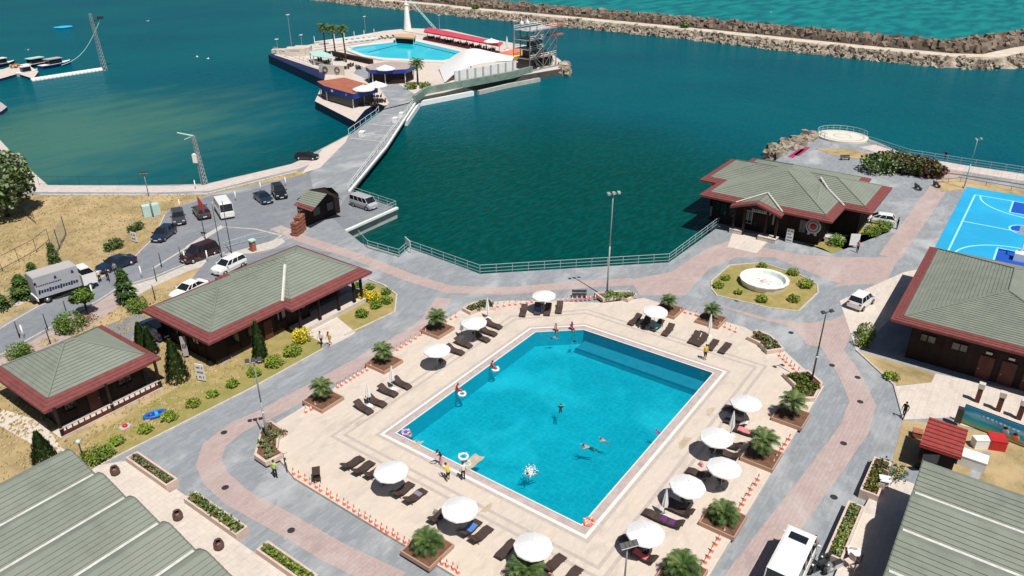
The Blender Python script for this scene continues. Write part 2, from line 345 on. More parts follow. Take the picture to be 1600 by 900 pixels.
def strip(name,pts,wd,z,m,px=True,label=None):
    P=[Vector((p[0],p[1],0)) for p in (QL(pts) if px else pts)]; L=[];Rr=[]
    for i,p in enumerate(P):
        d=(P[min(i+1,len(P)-1)]-P[max(i-1,0)]).normalized(); n=Vector((-d.y,d.x,0))
        if 0<i<len(P)-1:
            a=(P[i]-P[i-1]).normalized(); bb=(P[i+1]-P[i]).normalized(); k=1/max(.5,math.sqrt((1+a.dot(bb))/2)); n*=k
        L.append(p+n*wd/2); Rr.append(p-n*wd/2)
    b=MB()
    for i in range(len(P)-1): b.add([(*L[i][:2],z),(*Rr[i][:2],z),(*Rr[i+1][:2],z),(*L[i+1][:2],z)],[(0,1,2,3)],m)
    return struct(b.obj(name),label)
# road and car park
flat('road',[(-60,600),(-60,545),(60,480),(150,440),(215,400),(240,372),(262,331),(330,305),(385,300),(470,270),(497,254),(560,262),(548,298),(470,350),(430,378),(345,400),(290,418),(240,440),(120,492),(0,560)],0.004,M['asphalt'],'grey cobbled access road and car park')
flat('road_joint',[(290,385),(345,352),(350,355),(296,389)],0.008,M['kerb']); strip('road_marking',[(238,420),(345,354),(400,358),(440,368),(418,382)],0.3,0.012,M['kerb'],label='pale joint line across the car park')
# bridge and platform
# lawns
lawn_l=[(-60,300),(62,305),(250,305),(322,303),(470,266),(480,272),(392,290),(330,303),(262,329),(240,370),(212,398),(150,438),(60,476),(-60,540)]
flat('dry_lawn',lawn_l,0.008,M['grass'],'sunburnt dry grass field beside the left quay')
flat('dry_lawn',[(240,442),(292,420),(350,402),(430,382),(400,400),(300,440),(235,500),(150,520),(100,540),(-40,610),(-40,590),(0,575),(140,505),(158,490),(190,468)],0.010,M['grass'],'dry grass strip along the right road edge')
flat('dry_lawn',[(-60,600),(0,560),(60,530),(140,500),(230,460),(300,440),(330,560),(390,604),(150,730),(120,760),(-60,830)],0.014,M['grass'],'dry grass around the small hut')
flat('lawn_bed',[(130,690),(250,620),(330,580),(430,520),(500,505),(505,546),(394,607),(150,731),(120,712)],0.018,M['grass2'],'patchy lawn bed between huts and path')
flat('lawn_bed',[(503,505),(575,440),(600,447),(618,461),(617,488),(545,525),(540,524)],0.018,M['grass2'],'planted bed at the end of the long building')
flat('side_pavement',[(-60,640),(-60,592),(0,562),(120,494),(158,470),(185,452),(196,470),(160,500),(120,520),(0,600)],0.022,M['pink'],'pink kerbside pavement')
flat('side_pavement',[(185,452),(240,436),(292,414),(350,398),(440,372),(446,378),(430,388),(350,406),(294,424),(240,448),(200,470)],0.022,M['kerb'],'pale kerbside pavement by the car park')
flat('driveway',[(150,515),(215,490),(250,505),(250,560),(190,540)],0.024,M['asphalt'],'driveway between the two buildings')
flat('driveway',[(270,470),(330,400),(410,395),(450,385),(520,395),(470,420),(300,500)],0.024,M['asphalt'],'paved yard behind the long building')
# quay strip on the left and its kerb
strip('quay_walk',[(-60,170),(0,238),(40,277),(62,295),(250,296),(322,294),(462,260),(492,247)],3.2,0.03,M['quaytop'],label='pale quay walk along the water')
strip('quay_kerb',[(62,304),(250,305),(322,303),(464,268)],0.5,0.034,M['kerb'])
strip('field_path',[(-40,510),(0,487),(75,455),(130,423)],0.9,0.02,M['kerb'],label='pale path across the dry field')
# pink paving bands
strip('pink_band',[(620,910),(520,862),(440,815),(370,777),(338,748),(326,722),(335,695),(370,668),(410,650),(470,618),(560,568),(640,523),(672,500),(694,466)],1.9,0.006,M['pink'],label='pink paving band round the pool terrace')
strip('pink_band',[(430,355),(470,372),(560,402),(640,434),(700,452),(790,455),(900,445),(990,440)],1.9,0.010,M['pink'],label='pink paving band along the promenade')
flat('pink_plaza',[(985,437),(1048,425),(1105,388),(1140,376),(1200,388),(1250,398),(1320,402),(1390,402),(1404,405),(1384,440),(1350,473),(1330,520),(1320,545),(1262,540),(1235,510),(1180,497),(1075,462),(1000,462)],0.012,M['pink'],'pink paved plaza round the fountain')
flat('plaza_ring',[(1070,462),(1108,420),(1150,402),(1210,402),(1262,424),(1310,443),(1285,470),(1262,505),(1200,497)],0.016,M['paving'],'grey ring path round the fountain bed')
flat('plaza_side',[(1292,448),(1385,442),(1349,476),(1300,500),(1262,505)],0.018,M['paving'])
strip('pink_band',[(1390,402),(1455,310),(1478,278),(1500,262)],2.6,0.014,M['pink'],label='pink paving strip towards the court')
strip('pink_band',[(1285,520),(1330,590),(1348,630),(1335,670),(1285,740),(1225,820),(1155,915)],2.2,0.014,M['pink'],label='pink paving band down the service road')
strip('promenade',[(1355,228),(1420,248),(1500,262),(1620,281)],4.2,0.02,M['quaytop'],label='pale seafront promenade')
strip('promenade_seat_wall',[(1390,262),(1500,273),(1620,292)],0.6,0.03,M['soil'])
strip('promenade_strip',[(1450,272),(1500,284),(1620,303)],1.2,0.02,M['pink']); flat('dry_bed',[(1468,282),(1500,279),(1620,300),(1620,320),(1510,296),(1470,300)],0.026,M['grass'],'dry planted bed above the sports court')
flat('dry_bed',[(1275,232),(1330,233),(1375,245),(1362,252),(1300,242)],0.03,M['grass'],'small dry bed below the round terrace')
flat('entry_mat',[(1145,362),(1165,363),(1207,370),(1182,396),(1137,386)],0.02,M['terrace'],'pale stone entrance apron of the sea pavilion')
flat('building_strip',[(1250,378),(1285,388),(1300,396),(1318,390),(1302,380),(1378,340),(1392,350),(1390,362),(1345,378)],0.02,M['grass2'],'narrow planted strip beside the sea pavilion')
flat('lawn_bed',[(1338,548),(1460,583),(1455,600),(1397,602)],0.02,M['grass'],'small dry lawn in front of the hall')
flat('cream_paving',[(1396,604),(1455,598),(1462,584),(1640,620),(1640,700),(1500,664),(1500,652),(1412,656)],0.024,M['terrace'],'cream paved court before the hall')
flat('dry_lawn',[(1410,657),(1500,665),(1640,705),(1640,800),(1440,720),(1400,745),(1395,720)],0.02,M['grass'],'dry grass round the red kiosk')
flat('hall_path',[(1512,745),(1536,705),(1548,708),(1528,752)],0.03,M['paving'],'short grey path beside the kiosk')
flat('edge_kerb',[(1312,470),(1413,425),(1440,420),(1420,470),(1345,545),(1338,548)],0.02,M['terrace'],'pale kerb paving beside the hall')
flat('cream_step',[(497,507),(520,490),(556,520),(545,527),(517,541),(470,520)],0.03,M['terrace'],'cream entrance slab of the long building')
flat('stone_yard',[(5,640),(68,660),(96,700),(122,712),(110,735),(60,700),(-10,660)],0.024,M['terrace'])
# kerbs of beds
def kerb(name,pts,wd=0.18,h=0.12,label=None,m=None,px=True):
    P=[Vector((p[0],p[1],0)) for p in (QL(pts) if px else pts)]; b=MB()
    for i in range(len(P)-1):
        d=P[i+1]-P[i]; c=(P[i]+P[i+1])/2; b.box((c.x,c.y,h/2+0.003*(i%2)),(d.length+wd*.9,wd,h),m or M['kerb'],math.atan2(d.y,d.x))
    return struct(b.obj(name),label)
kerb('path_kerb',[(150,731),(394,607),(505,546)],label='kerb between lawn bed and path')
kerb('path_kerb',[(540,524),(617,488),(620,461),(600,446),(576,437)],label='kerb round the end bed')
kerb('path_kerb',[(-60,543),(0,515),(60,480),(150,440),(213,400),(241,372),(258,336)],label='kerb of the dry field')
kerb('path_kerb',[(0,556),(120,490),(158,468),(185,450),(240,434),(292,412),(350,396)],label='kerb of the road')
kerb('path_kerb',[(1338,548),(1397,602),(1412,656)],label='kerb before the hall lawn')
# fountain bed
fb=[(1112,452),(1112,440),(1140,415),(1190,411),(1250,430),(1277,445),(1278,458),(1247,487),(1200,481),(1120,462)]
flat('fountain_bed',fb,0.03,M['grass2'],'planted bed round the fountain'); kerb('bed_kerb',fb+fb[:1],0.16,0.1)
# sports court
cx0,cx1=103.5,135.8
flat('sports_court',[(cx0-6,7.2),(cx1,7.2),(cx1,-45),(cx0-6,-45)],0.03,M['court'],'bright cyan sports court',px=False)
b=MB(); Lm=M['courtl']; zc=0.036
def cl(x0,y0,x1,y1,wd=0.22,z=zc,m=Lm):
    d=Vector((x1-x0,y1-y0,0)); n=Vector((-d.y,d.x,0)).normalized()*wd/2
    b.add([(x0+n.x,y0+n.y,z),(x0-n.x,y0-n.y,z),(x1-n.x,y1-n.y,z),(x1+n.x,y1+n.y,z)],[(0,1,2,3)],m)
s0=5.6; t0=Q(1521,304); xt=t0.x; m0=Q(1500,345); xm=m0.x
cl(cx0-5,s0,xt,s0); cl(xt,s0,xt,-40); cl(xm,s0,xm,-9.6,z=zc+.001)
def arc(cx,cy,r,a0,a1,n=20):
    for i in range(n):
        a=a0+(a1-a0)*i/n; a2=a0+(a1-a0)*(i+1)/n; cl(cx+r*math.cos(a),cy+r*math.sin(a),cx+r*math.cos(a2),cy+r*math.sin(a2),z=zc+.002)
mid=Q(1590,358); arc(mid.x,mid.y-1,2.0,0,6.283,18)
k1=Q(1583,315); arc(xt,k1.y-2.9,k1.y*-1+9.3 if False else (Q(1532,306).y-k1.y+2.9),math.pi/2,math.pi*1.5)
yk=k1.y-2.9; rr=Q(1532,306).y-yk
k2=Q(1556,398); xb=xm-(xt-xm); arc(xb,yk,rr,-math.pi/2,math.pi/2)
cl(xb,s0,xb,-40)
struct(b.obj('court_lines'),'pale cyan court line markings')
b=MB(); b.sheet([(xt,k1.y),(xt-5.8,k1.y),(xt-5.8,k1.y-5.8),(xt,k1.y-5.8)],zc-.003,M['courtb']); b.sheet([(xb,k1.y),(xb+5.8,k1.y),(xb+5.8,k1.y-5.8),(xb,k1.y-5.8)],zc-.003,M['courtb']); b.lathe([(0.01,zc-.003),(1.9,zc-.003)],M['courtb'],(mid.x,mid.y-1,0),n=18)
struct(b.obj('court_keys'),'royal blue key zones of the court')
b=MB(); 
for x in (xt-5.8,xt): cl(x,k1.y,x,k1.y-5.8,z=zc+.004)
for y in (k1.y,k1.y-5.8): cl(xt-5.8,y,xt,y,z=zc+.005); cl(xb,y,xb+5.8,y,z=zc+.005)
cl(xb+5.8,k1.y,xb+5.8,k1.y-5.8,z=zc+.004)
struct(b.obj('court_key_lines'))
# pool terrace
dk=[(26.5,39.8),(28.4,46.5),(57.0,46.6),(60.2,43.6),(66.0,34.6),(69.6,31.5),(69.7,19.8),(67.6,15.2),(63.2,10.0),(26.3,10.0)]
DZ=0.25
g=holed(dk,bighole,DZ,M['deckstone'],'pool_deck'); struct(g,'cream stone pool deck')
struct(wallring(dk,0,DZ,M['kerb'],'deck_step'),'stone step round the pool deck')
def ringstrip(pts,w0,w1,z,m,name,label=None):
    def off(pts,d):
        out=[];n=len(pts)
        for i in range(n):
            p=Vector(pts[i]);a=(p-Vector(pts[i-1])).normalized();c=(Vector(pts[(i+1)%n])-p).normalized()
            n1=Vector((a.y,-a.x));n2=Vector((c.y,-c.x)); k=(n1+n2); k/= (1+n1.dot(n2)); out.append(p+k*d)
        return out
    A=off(pts,w0);B=off(pts,w1);b=MB();n=len(pts)
    for i in range(n):
        j=(i+1)%n; b.add([(*A[i],z),(*B[i],z),(*B[j],z),(*A[j],z)],[(0,1,2,3)],m)
    return struct(b.obj(name),label)
OR=[(32.6,16.4),(62.6,16.4),(62.5,35.0),(56.9,40.4),(32.6,40.4)]
ringstrip(OR,0,0.28,DZ+.004,M['deckband'],'deck_band','brown stone band round the pool'); ringstrip(OR,0.75,1.03,DZ+.004,M['deckband'],'deck_band')
M['poolw']=mk('pool_edge_white',(0.70,0.68,0.64),0.5); M['gut']=mk('gutter_grate',(0.40,0.31,0.30),0.7,(0.5,0.42,0.4),2)
ringstrip(bighole,0.0,0.30,DZ+.006,M['deckband'],'pool_border','dark stone border of the pool')
ringstrip(bighole,-0.28,0.0,DZ+.006,M['poolw'],'pool_edge','white stone edge of the pool')
ringstrip(bighole,-0.88,-0.28,DZ-.03,M['gut'],'pool_gutter','overflow gutter of the pool'); ringstrip(bighole,-1.0,-0.88,DZ+.0,M['poolw'],'pool_lip','white lip of the pool')
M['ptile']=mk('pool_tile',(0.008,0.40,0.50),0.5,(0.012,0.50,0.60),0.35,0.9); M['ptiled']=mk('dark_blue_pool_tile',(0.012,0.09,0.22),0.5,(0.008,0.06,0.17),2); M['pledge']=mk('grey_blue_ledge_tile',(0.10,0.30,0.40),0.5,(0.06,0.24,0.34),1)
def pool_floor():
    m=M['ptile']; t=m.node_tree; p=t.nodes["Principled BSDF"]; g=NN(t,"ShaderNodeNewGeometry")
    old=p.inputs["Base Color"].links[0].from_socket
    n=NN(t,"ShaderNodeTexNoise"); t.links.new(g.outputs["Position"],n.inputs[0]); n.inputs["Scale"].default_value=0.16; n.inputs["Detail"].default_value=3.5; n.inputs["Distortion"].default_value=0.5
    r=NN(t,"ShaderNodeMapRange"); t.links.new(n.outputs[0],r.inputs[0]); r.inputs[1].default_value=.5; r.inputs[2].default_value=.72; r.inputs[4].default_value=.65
    x=NN(t,"ShaderNodeMix",data_type='RGBA'); t.links.new(r.outputs[0],x.inputs[0]); t.links.new(old,x.inputs[6]); x.inputs[7].default_value=(0.13,0.80,0.88,1)  # paler cyan patches: caustic light painted into the floor colour
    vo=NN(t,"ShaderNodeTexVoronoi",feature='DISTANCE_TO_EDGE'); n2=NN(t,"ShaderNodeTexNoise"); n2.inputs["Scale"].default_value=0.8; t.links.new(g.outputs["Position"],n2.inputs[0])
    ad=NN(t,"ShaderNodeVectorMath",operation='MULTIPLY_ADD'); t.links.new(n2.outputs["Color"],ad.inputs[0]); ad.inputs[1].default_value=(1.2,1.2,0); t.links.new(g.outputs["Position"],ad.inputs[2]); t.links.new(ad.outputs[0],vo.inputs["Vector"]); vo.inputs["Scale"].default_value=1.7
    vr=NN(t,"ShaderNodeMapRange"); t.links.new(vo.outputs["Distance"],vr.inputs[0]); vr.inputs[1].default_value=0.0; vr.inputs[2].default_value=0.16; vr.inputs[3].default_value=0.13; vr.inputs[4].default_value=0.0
    x2=NN(t,"ShaderNodeMix",data_type='RGBA'); t.links.new(vr.outputs[0],x2.inputs[0]); t.links.new(x.outputs[2],x2.inputs[6]); x2.inputs[7].default_value=(0.25,0.95,1.0,1)  # bright cell edges paint a caustic light net onto the tiles
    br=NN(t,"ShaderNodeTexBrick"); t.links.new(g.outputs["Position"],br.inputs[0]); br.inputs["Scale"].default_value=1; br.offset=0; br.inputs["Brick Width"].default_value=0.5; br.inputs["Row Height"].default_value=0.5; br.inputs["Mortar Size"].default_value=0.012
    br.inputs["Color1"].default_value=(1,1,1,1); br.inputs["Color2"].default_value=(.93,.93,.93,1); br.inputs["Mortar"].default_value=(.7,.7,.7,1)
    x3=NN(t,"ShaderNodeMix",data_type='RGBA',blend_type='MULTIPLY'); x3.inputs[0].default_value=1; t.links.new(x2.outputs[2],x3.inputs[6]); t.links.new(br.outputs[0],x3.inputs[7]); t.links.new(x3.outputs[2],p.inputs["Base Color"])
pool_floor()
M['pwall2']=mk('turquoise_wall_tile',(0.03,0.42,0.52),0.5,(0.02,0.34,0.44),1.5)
ph=[Vector(p) for p in [(35.2,19.2),(59.4,19.2),(59.35,33.4),(56,37.2),(35.2,37.2)]]
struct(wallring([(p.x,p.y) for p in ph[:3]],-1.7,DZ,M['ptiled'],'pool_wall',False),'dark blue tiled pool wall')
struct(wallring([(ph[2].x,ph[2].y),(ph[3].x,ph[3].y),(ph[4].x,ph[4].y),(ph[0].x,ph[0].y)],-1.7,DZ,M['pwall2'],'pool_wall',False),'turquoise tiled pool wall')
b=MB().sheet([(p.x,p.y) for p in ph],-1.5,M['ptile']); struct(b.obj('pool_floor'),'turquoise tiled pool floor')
b=MB().box((58.35,26.2,-1.3),(2.1,14.0,0.5),M['pledge']); struct(b.obj('pool_ledge'),'submerged ledge along the far pool side')
b=MB()
b.box((57.45,26.2,-1.04),(0.3,14.0,0.03),M['ptiled'])
struct(b.obj('pool_ledge_line'))
def water_mat(name,tint,bs=3.0,st=0.5):
    m=bpy.data.materials.new(name); m.use_nodes=True; t=m.node_tree; t.nodes.remove(t.nodes["Principled BSDF"]); out=t.nodes["Material Output"]
    tr=NN(t,"ShaderNodeBsdfTransparent"); tr.inputs[0].default_value=(*tint,1); gl=NN(t,"ShaderNodeBsdfGlossy"); gl.inputs["Roughness"].default_value=0.03
    fr=NN(t,"ShaderNodeFresnel"); fr.inputs[0].default_value=1.33; g=NN(t,"ShaderNodeNewGeometry")
    n=NN(t,"ShaderNodeTexNoise"); t.links.new(g.outputs["Position"],n.inputs[0]); n.inputs["Scale"].default_value=bs; n.inputs["Detail"].default_value=4
    bp=NN(t,"ShaderNodeBump"); bp.inputs["Strength"].default_value=st; bp.inputs["Distance"].default_value=0.06; t.links.new(n.outputs[0],bp.inputs["Height"])
    t.links.new(bp.outputs[0],gl.inputs["Normal"]); t.links.new(bp.outputs[0],fr.inputs["Normal"])
    df=NN(t,"ShaderNodeBsdfDiffuse"); df.inputs[0].default_value=(0.0,0.30,0.42,1)
    m1=NN(t,"ShaderNodeMixShader"); m1.inputs[0].default_value=0.2; t.links.new(tr.outputs[0],m1.inputs[1]); t.links.new(df.outputs[0],m1.inputs[2]); t.links.new(bp.outputs[0],df.inputs["Normal"])
    mx=NN(t,"ShaderNodeMixShader"); t.links.new(fr.outputs[0],mx.inputs[0]); t.links.new(m1.outputs[0],mx.inputs[1]); t.links.new(gl.outputs[0],mx.inputs[2]); t.links.new(mx.outputs[0],out.inputs[0]); return m
M['poolwater']=water_mat('clear_pool_water',(0.38,0.88,0.93))
struct(MB().sheet([(p.x,p.y) for p in ph],DZ-.08,M['poolwater']).obj('pool_water'),'turquoise swimming pool water')
# breakwater
PA=[(300,380),(291.5,300),(289.5,254),(285.6,229),(283,170),(279,112),(271.8,56),(270.8,28),(276,18),(297.5,11),(340,-8),(400,-30)]
def offl(pts,d):
    out=[]
    for i,p in enumerate(pts):
        a=Vector(pts[max(i-1,0)]);c=Vector(pts[min(i+1,len(pts)-1)]);t_=(c-a).normalized(); out.append(Vector(p)+Vector((-t_.y,t_.x))*d)
    return out
def along(pts,z=0):
    L=0;out=[]
    for i in range(len(pts)-1): out.append((L,Vector(pts[i]),Vector(pts[i+1]))); L+=(Vector(pts[i+1])-Vector(pts[i])).length
    return out,L
b=MB(); prof=[(-15,-4),(-8.5,-1.6),(-3.0,0.9),(3.0,1.0),(5.5,2.0),(15,2.3),(24,-1.6),(31,-5)]
rows=[]
for d,z in prof: rows.append([(p.x,p.y,z) for p in offl(PA,d)])
for j in range(len(prof)-1):
    mm=M['sandpath'] if j==2 else (M['rock'] if j<2 else M['rockgap'])
    for i in range(len(PA)-1): b.add([rows[j][i],rows[j][i+1],rows[j+1][i+1],rows[j+1][i]],[(0,1,2,3)],mm)
struct(b.obj('breakwater'),'long breakwater with a pale path on top')
def rockat(b,p,r,m):
    sg=[(1,1,1),(1,1,-1),(1,-1,1),(1,-1,-1),(-1,1,1),(-1,1,-1),(-1,-1,1),(-1,-1,-1)]
    a=rnd.random()*6.28; ca,sa=math.cos(a),math.sin(a); bt=rnd.random()*1.5; cb,sb=math.cos(bt),math.sin(bt); sx,sy,sz=r*(.5+.6*rnd.random()),r*(.5+.6*rnd.random()),r*(.55+.6*rnd.random()); vs=[]
    for x,y,z in sg:
        x*=sx*(.65+.5*rnd.random());y*=sy*(.65+.5*rnd.random());z*=sz*(.7+.4*rnd.random()); y,z=y*cb-z*sb,y*sb+z*cb; vs.append((p[0]+x*ca-y*sa,p[1]+x*sa+y*ca,p[2]+z))
    b.add(vs,[(0,1,3,2),(4,6,7,5),(0,4,5,1),(2,3,7,6),(0,2,6,4),(1,5,7,3)],m)
segs,LL=along(PA)
def pt_at(s,d):
    for L0,p,q in reversed(segs):
        if s>=L0: t_=(q-p).normalized(); return p+t_*(s-L0)+Vector((-t_.y,t_.x))*d
def rocks(name,n,d0,d1,zf,r0,r1,m,label):
    b=MB()
    for i in range(n):
        d=d0+(d1-d0)*rnd.random(); s=rnd.random()*LL; p=pt_at(s,d); rockat(b,(p.x,p.y,zf(d)+rnd.uniform(-.2,.5)),rnd.uniform(r0,r1),m)
    o=b.obj(name); o['kind']='stuff'; o['label']=label; return o
rocks('armour_rocks',4600,3.9,23,lambda d:1.3+(d-3.9)*.5 if d<6 else 2.3 if d<15 else 2.3-(d-15)*.43,0.6,1.35,M['rockd'],'brown armour rocks on the sea side of the breakwater')
rocks('riprap_rocks',3200,-10.5,-3.9,lambda d:0.9+(d+3.0)*.42,0.35,0.85,M['rock'],'pale riprap rocks on the harbour side of the breakwater')
# rocks by the sea pavilion
b=MB()
for i in range(420):
    t_=rnd.random(); p=Q(1205+t_*62+rnd.uniform(-8,10),238-t_*26+rnd.uniform(-6,8)); rockat(b,(p.x,p.y,rnd.uniform(-1.2,0.3)),rnd.uniform(.3,.85),M['rock'])
o=b.obj('shore_rocks'); o['kind']='stuff'; o['label']='pale boulders on the shore behind the sea pavilion'
# grass tufts
def inpoly(x,y,P):
    c=False;n=len(P)
    for i in range(n):
        x0,y0=P[i][:2];x1,y1=P[(i+1)%n][:2]
        if (y0>y)!=(y1>y) and x<(x1-x0)*(y-y0)/(y1-y0)+x0: c=not c
    return c
b=MB(); LP=QL(lawn_l); L2=QL([(0,560),(140,500),(230,460),(300,440),(300,560),(430,560),(150,725),(0,780)])
for P,n in ((LP,4200),(L2,3200)):
    xs=[p.x for p in P];ys=[p.y for p in P];k=0
    while k<n:
        x=rnd.uniform(max(min(xs),-5),max(xs));y=rnd.uniform(min(ys),min(max(ys),190))
        if not inpoly(x,y,P): k+=0.2; continue
        k+=1; h=rnd.uniform(.06,.24);a=rnd.random()*3.14;r=rnd.uniform(.08,.24)
        for q in (a,a+1.5): b.add([(x-r*math.cos(q),y-r*math.sin(q),0.01),(x+r*math.cos(q),y+r*math.sin(q),0.01),(x+r*.7*math.cos(q)+.1,y+r*.7*math.sin(q),h),(x-r*.5*math.cos(q),y-r*.5*math.sin(q)+.1,h*.8)],[(0,1,2,3)],M['tuft'])
o=b.obj('grass_tufts'); o['kind']='stuff'; o['label']='straw coloured grass tufts on the dry lawns'
# ---------------- buildings ----------------
def hip(bd,rect,tgt,ze,zr,band=1.1,name='roof',green=None,step=0.34,ridge=True,parent=None,lift=0.0):
    """hipped roof laid in lapped courses; rect=(x0,x1,y0,y1) at the eaves shrinks to tgt at the ridge"""
    green=green or M['roofg']; x0,x1,y0,y1=rect; a0,a1,b0,b1=tgt
    run=min(abs(a0-x0),abs(y0-b0)) or abs(y0-b0); run=max(abs(y0-b0),0.1) if (y1-y0)<(x1-x0) else max(abs(a0-x0),.1)
    sl=math.hypot(run,zr-ze); n=max(3,int(sl/step)); g=MB(); r=MB(); nb=max(1,round(band/(sl/n)))
    def ring(t,dz=0):
        return [(x0+(a0-x0)*t,y0+(b0-y0)*t,ze+(zr-ze)*t+dz),(x1+(a1-x1)*t,y0+(b0-y0)*t,ze+(zr-ze)*t+dz),(x1+(a1-x1)*t,y1+(b1-y1)*t,ze+(zr-ze)*t+dz),(x0+(a0-x0)*t,y1+(b1-y1)*t,ze+(zr-ze)*t+dz)]
    for k in range(n):
        A=ring(k/n,0.055); B=ring((k+1)/n,0.0); A0=ring(k/n,-0.02); m=r if k<nb else g; mm=M['roofr'] if k<nb else green
        for i in range(4):
            j=(i+1)%4; m.add([A[i],A[j],B[j],B[i]],[(0,1,2,3)],mm)
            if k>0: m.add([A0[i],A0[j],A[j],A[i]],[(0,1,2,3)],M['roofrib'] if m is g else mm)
    # fascia and soffit
    E=ring(0,0.055); r.add(E+[(x,y,z-.26) for x,y,z in E],[(i,4+i,4+(i+1)%4,(i+1)%4) for i in range(4)],M['roofr'])
    r.add([(x,y,z-.25) for x,y,z in E],[(3,2,1,0)],M['soffit'])
    go=g.obj(name,bd,True); ro=r.obj('roof_band',bd,True)
    if ridge:
        c=MB(); R0=ring(nb/n,.06); R1=ring(1,.05)
        for i in range(4): c.tube(R0[i],R1[i],.08,.08,green,6)
        if Vector(R1[0])!=Vector(R1[1]): c.tube(R1[0],R1[1],.09,.09,green,6)
        if Vector(R1[1])!=Vector(R1[2]): c.tube(R1[1],R1[2],.09,.09,green,6)
        c.obj('ridge_cap',go,False) if False else None
        co=c.obj('ridge_cap',bd,True)
    return go
def window(bd,c,wd,h,axis,frame=None):
    """window on a wall facing -y (axis 'x') or -x (axis 'y')"""
    f=MB(); m=frame or M['dwood']; x,y,z=c
    def bx(b,dx,dz,sx,sz,dep,off,mm):
        if axis=='x': b.box((x+dx,y-off,z+dz),(sx,dep,sz),mm)
        else: b.box((x-off,y+dx,z+dz),(dep,sx,sz),mm)
    for s in (-1,1):
        bx(f,s*wd/2,0,.08,h+.16,.10,.05,m); bx(f,0,s*h/2,wd-.08,.08,.10,.05,m)
    bx(f,0,0,.05,h-.08,.06,.04,m); o=f.obj('window',bd,True)
    g=MB(); bx(g,0,0,wd-.06,h-.06,.03,.025,M['glass']); p=g.obj('pane',o); 
    p.data.transform(Matrix.Translation(-bd.location)); return o
def door(bd,c,wd,h,axis,m=None):
    b=MB(); x,y,z=c; d=(wd,.08,h) if axis=='x' else (.08,wd,h); off=(0,-.05,h/2) if axis=='x' else (-.05,0,h/2)
    b.box((x+off[0],y+off[1],z+off[2]),d,m or M['rwood']); o=b.obj('door',bd,True)
    h_=MB(); hp=(x+wd*.38,y-.12,z+1.0) if axis=='x' else (x-.12,y+wd*.38,z+1.0); h_.ball(hp,.05,M['chrome'],6,4); q=h_.obj('handle',o); q.data.transform(Matrix.Translation(-bd.location)); return o
def walls(bd,x0,x1,y0,y1,h,m=None,boards=True):
    b=MB(); m=m or M['dwood']
    b.add([(x0,y0,0),(x1,y0,0),(x1,y1,0),(x0,y1,0),(x0,y0,h),(x1,y0,h),(x1,y1,h),(x0,y1,h)],[(0,1,5,4),(1,2,6,5),(2,3,7,6),(3,0,4,7)],m)
    if boards:
        n=int((x1-x0)/1.3)
        for i in range(n+1): x=x0+.02+i*(x1-x0-.04)/n; b.box((x,y0-.03,h/2),(.09,.06,h),m)
        n=int((y1-y0)/1.3)
        for i in range(n+1): y=y0+.02+i*(y1-y0-.04)/n; b.box((x0-.03,y,h/2),(.06,.09,h),m)
    return b.obj('wall',bd,True)
# long building beside the path
B=T('long_building','long dark timber building with a kinked green hip roof and red eaves beside the promenade','building',(42,63,0))
hip(B,(31.8,50.4,57.7,69.0),(37.2,45,63.3,63.3),3.4,5.5)
hip(B,(40.6,51.9,56.6,69.4),(45.6,46.9,63.2,63.2),3.42,5.9,name='roof',step=0.34)
b=MB(); A_,Z_=Q(441,471,3.85),Q(445,414,5.75); b.tube(A_,Z_,.17,.17,M['ridgew'],6); b.obj('valley_flashing',B,True)
walls(B,33.0,44.6,59.0,68,3.3); walls(B,44.6,50.4,60.8,68,3.3,M['rwood'])
b=MB(); b.box((46.4,58.3,.12),(9.4,3.0,.24),M['terrace']); b.box((46.4,56.95,.22),(9.8,.28,.44),M['kerb']); b.obj('porch_floor',B,True)
for x in (42.0,44.6,47.3,49.6,50.7): b=MB(); b.box((x,57.35,1.75),(.24,.24,3.2),M['dwood']); b.obj('porch_post',B,True)
for x in (35.3,37.4,41.0,43.6): window(B,(x,59.0,1.9),1.1,1.2,'x')
window(B,(33.0,62,1.9),1.2,1.1,'y'); window(B,(33.0,65.5,1.9),1.2,1.1,'y')
window(B,(47.0,60.8,1.8),1.6,1.3,'x',M['white']); door(B,(49.2,60.8,.24),1.0,2.1,'x'); door(B,(39.2,59.0,.05),1.0,2.1,'x')
# small hut left
B=T('small_hut','small dark timber hut with a pyramid green roof and red eaves at the left edge','building',(23,65,0))
hip(B,(17.9,28.2,59.7,70.0),(22.6,23.5,64.6,64.9),3.0,5.5)
walls(B,19.2,26.9,61.1,68.7,2.9); b=MB(); b.box((23.0,60.3,.1),(9.2,1.6,.2),M['terrace']); b.obj('porch_floor',B,True)
b=MB()
for i in range(19): x=18.6+i*.5; b.box((x,59.62,.5),(.09,.09,.8),M['rwood'])
b.box((23.1,59.62,.93),(9.1,.14,.08),M['kerb']); b.box((23.1,59.62,.3),(9.1,.1,.5),M['rwood']); b.obj('porch_rail',B,True)
door(B,(22.3,61.1,.2),1.0,2.1,'x'); window(B,(20.4,61.1,1.7),1.0,1.0,'x'); window(B,(25.2,61.1,1.7),1.2,1.0,'x'); window(B,(19.2,65,1.7),1.1,1.0,'y')
for x in (18.7,23,27.5): b=MB(); b.box((x,59.66,1.5),(.2,.2,3.0),M['dwood']); b.obj('porch_post',B,True)
# sea pavilion
B=T('sea_pavilion','large dark timber pavilion with a many-winged green roof at the water edge','building',(106,27,0))
hip(B,(95.4,117,18.4,36.3),(104.6,107.8,27.35,27.35),4.2,7.0,band=1.3,step=.4)
hip(B,(101.6,114.4,15.0,38.9),(108,108,21.4,32.5),4.22,6.25,band=1.3,step=.4)
walls(B,97.2,115.5,20.0,34.8,4.1); walls(B,103.2,112.8,16.6,37.4,4.1)
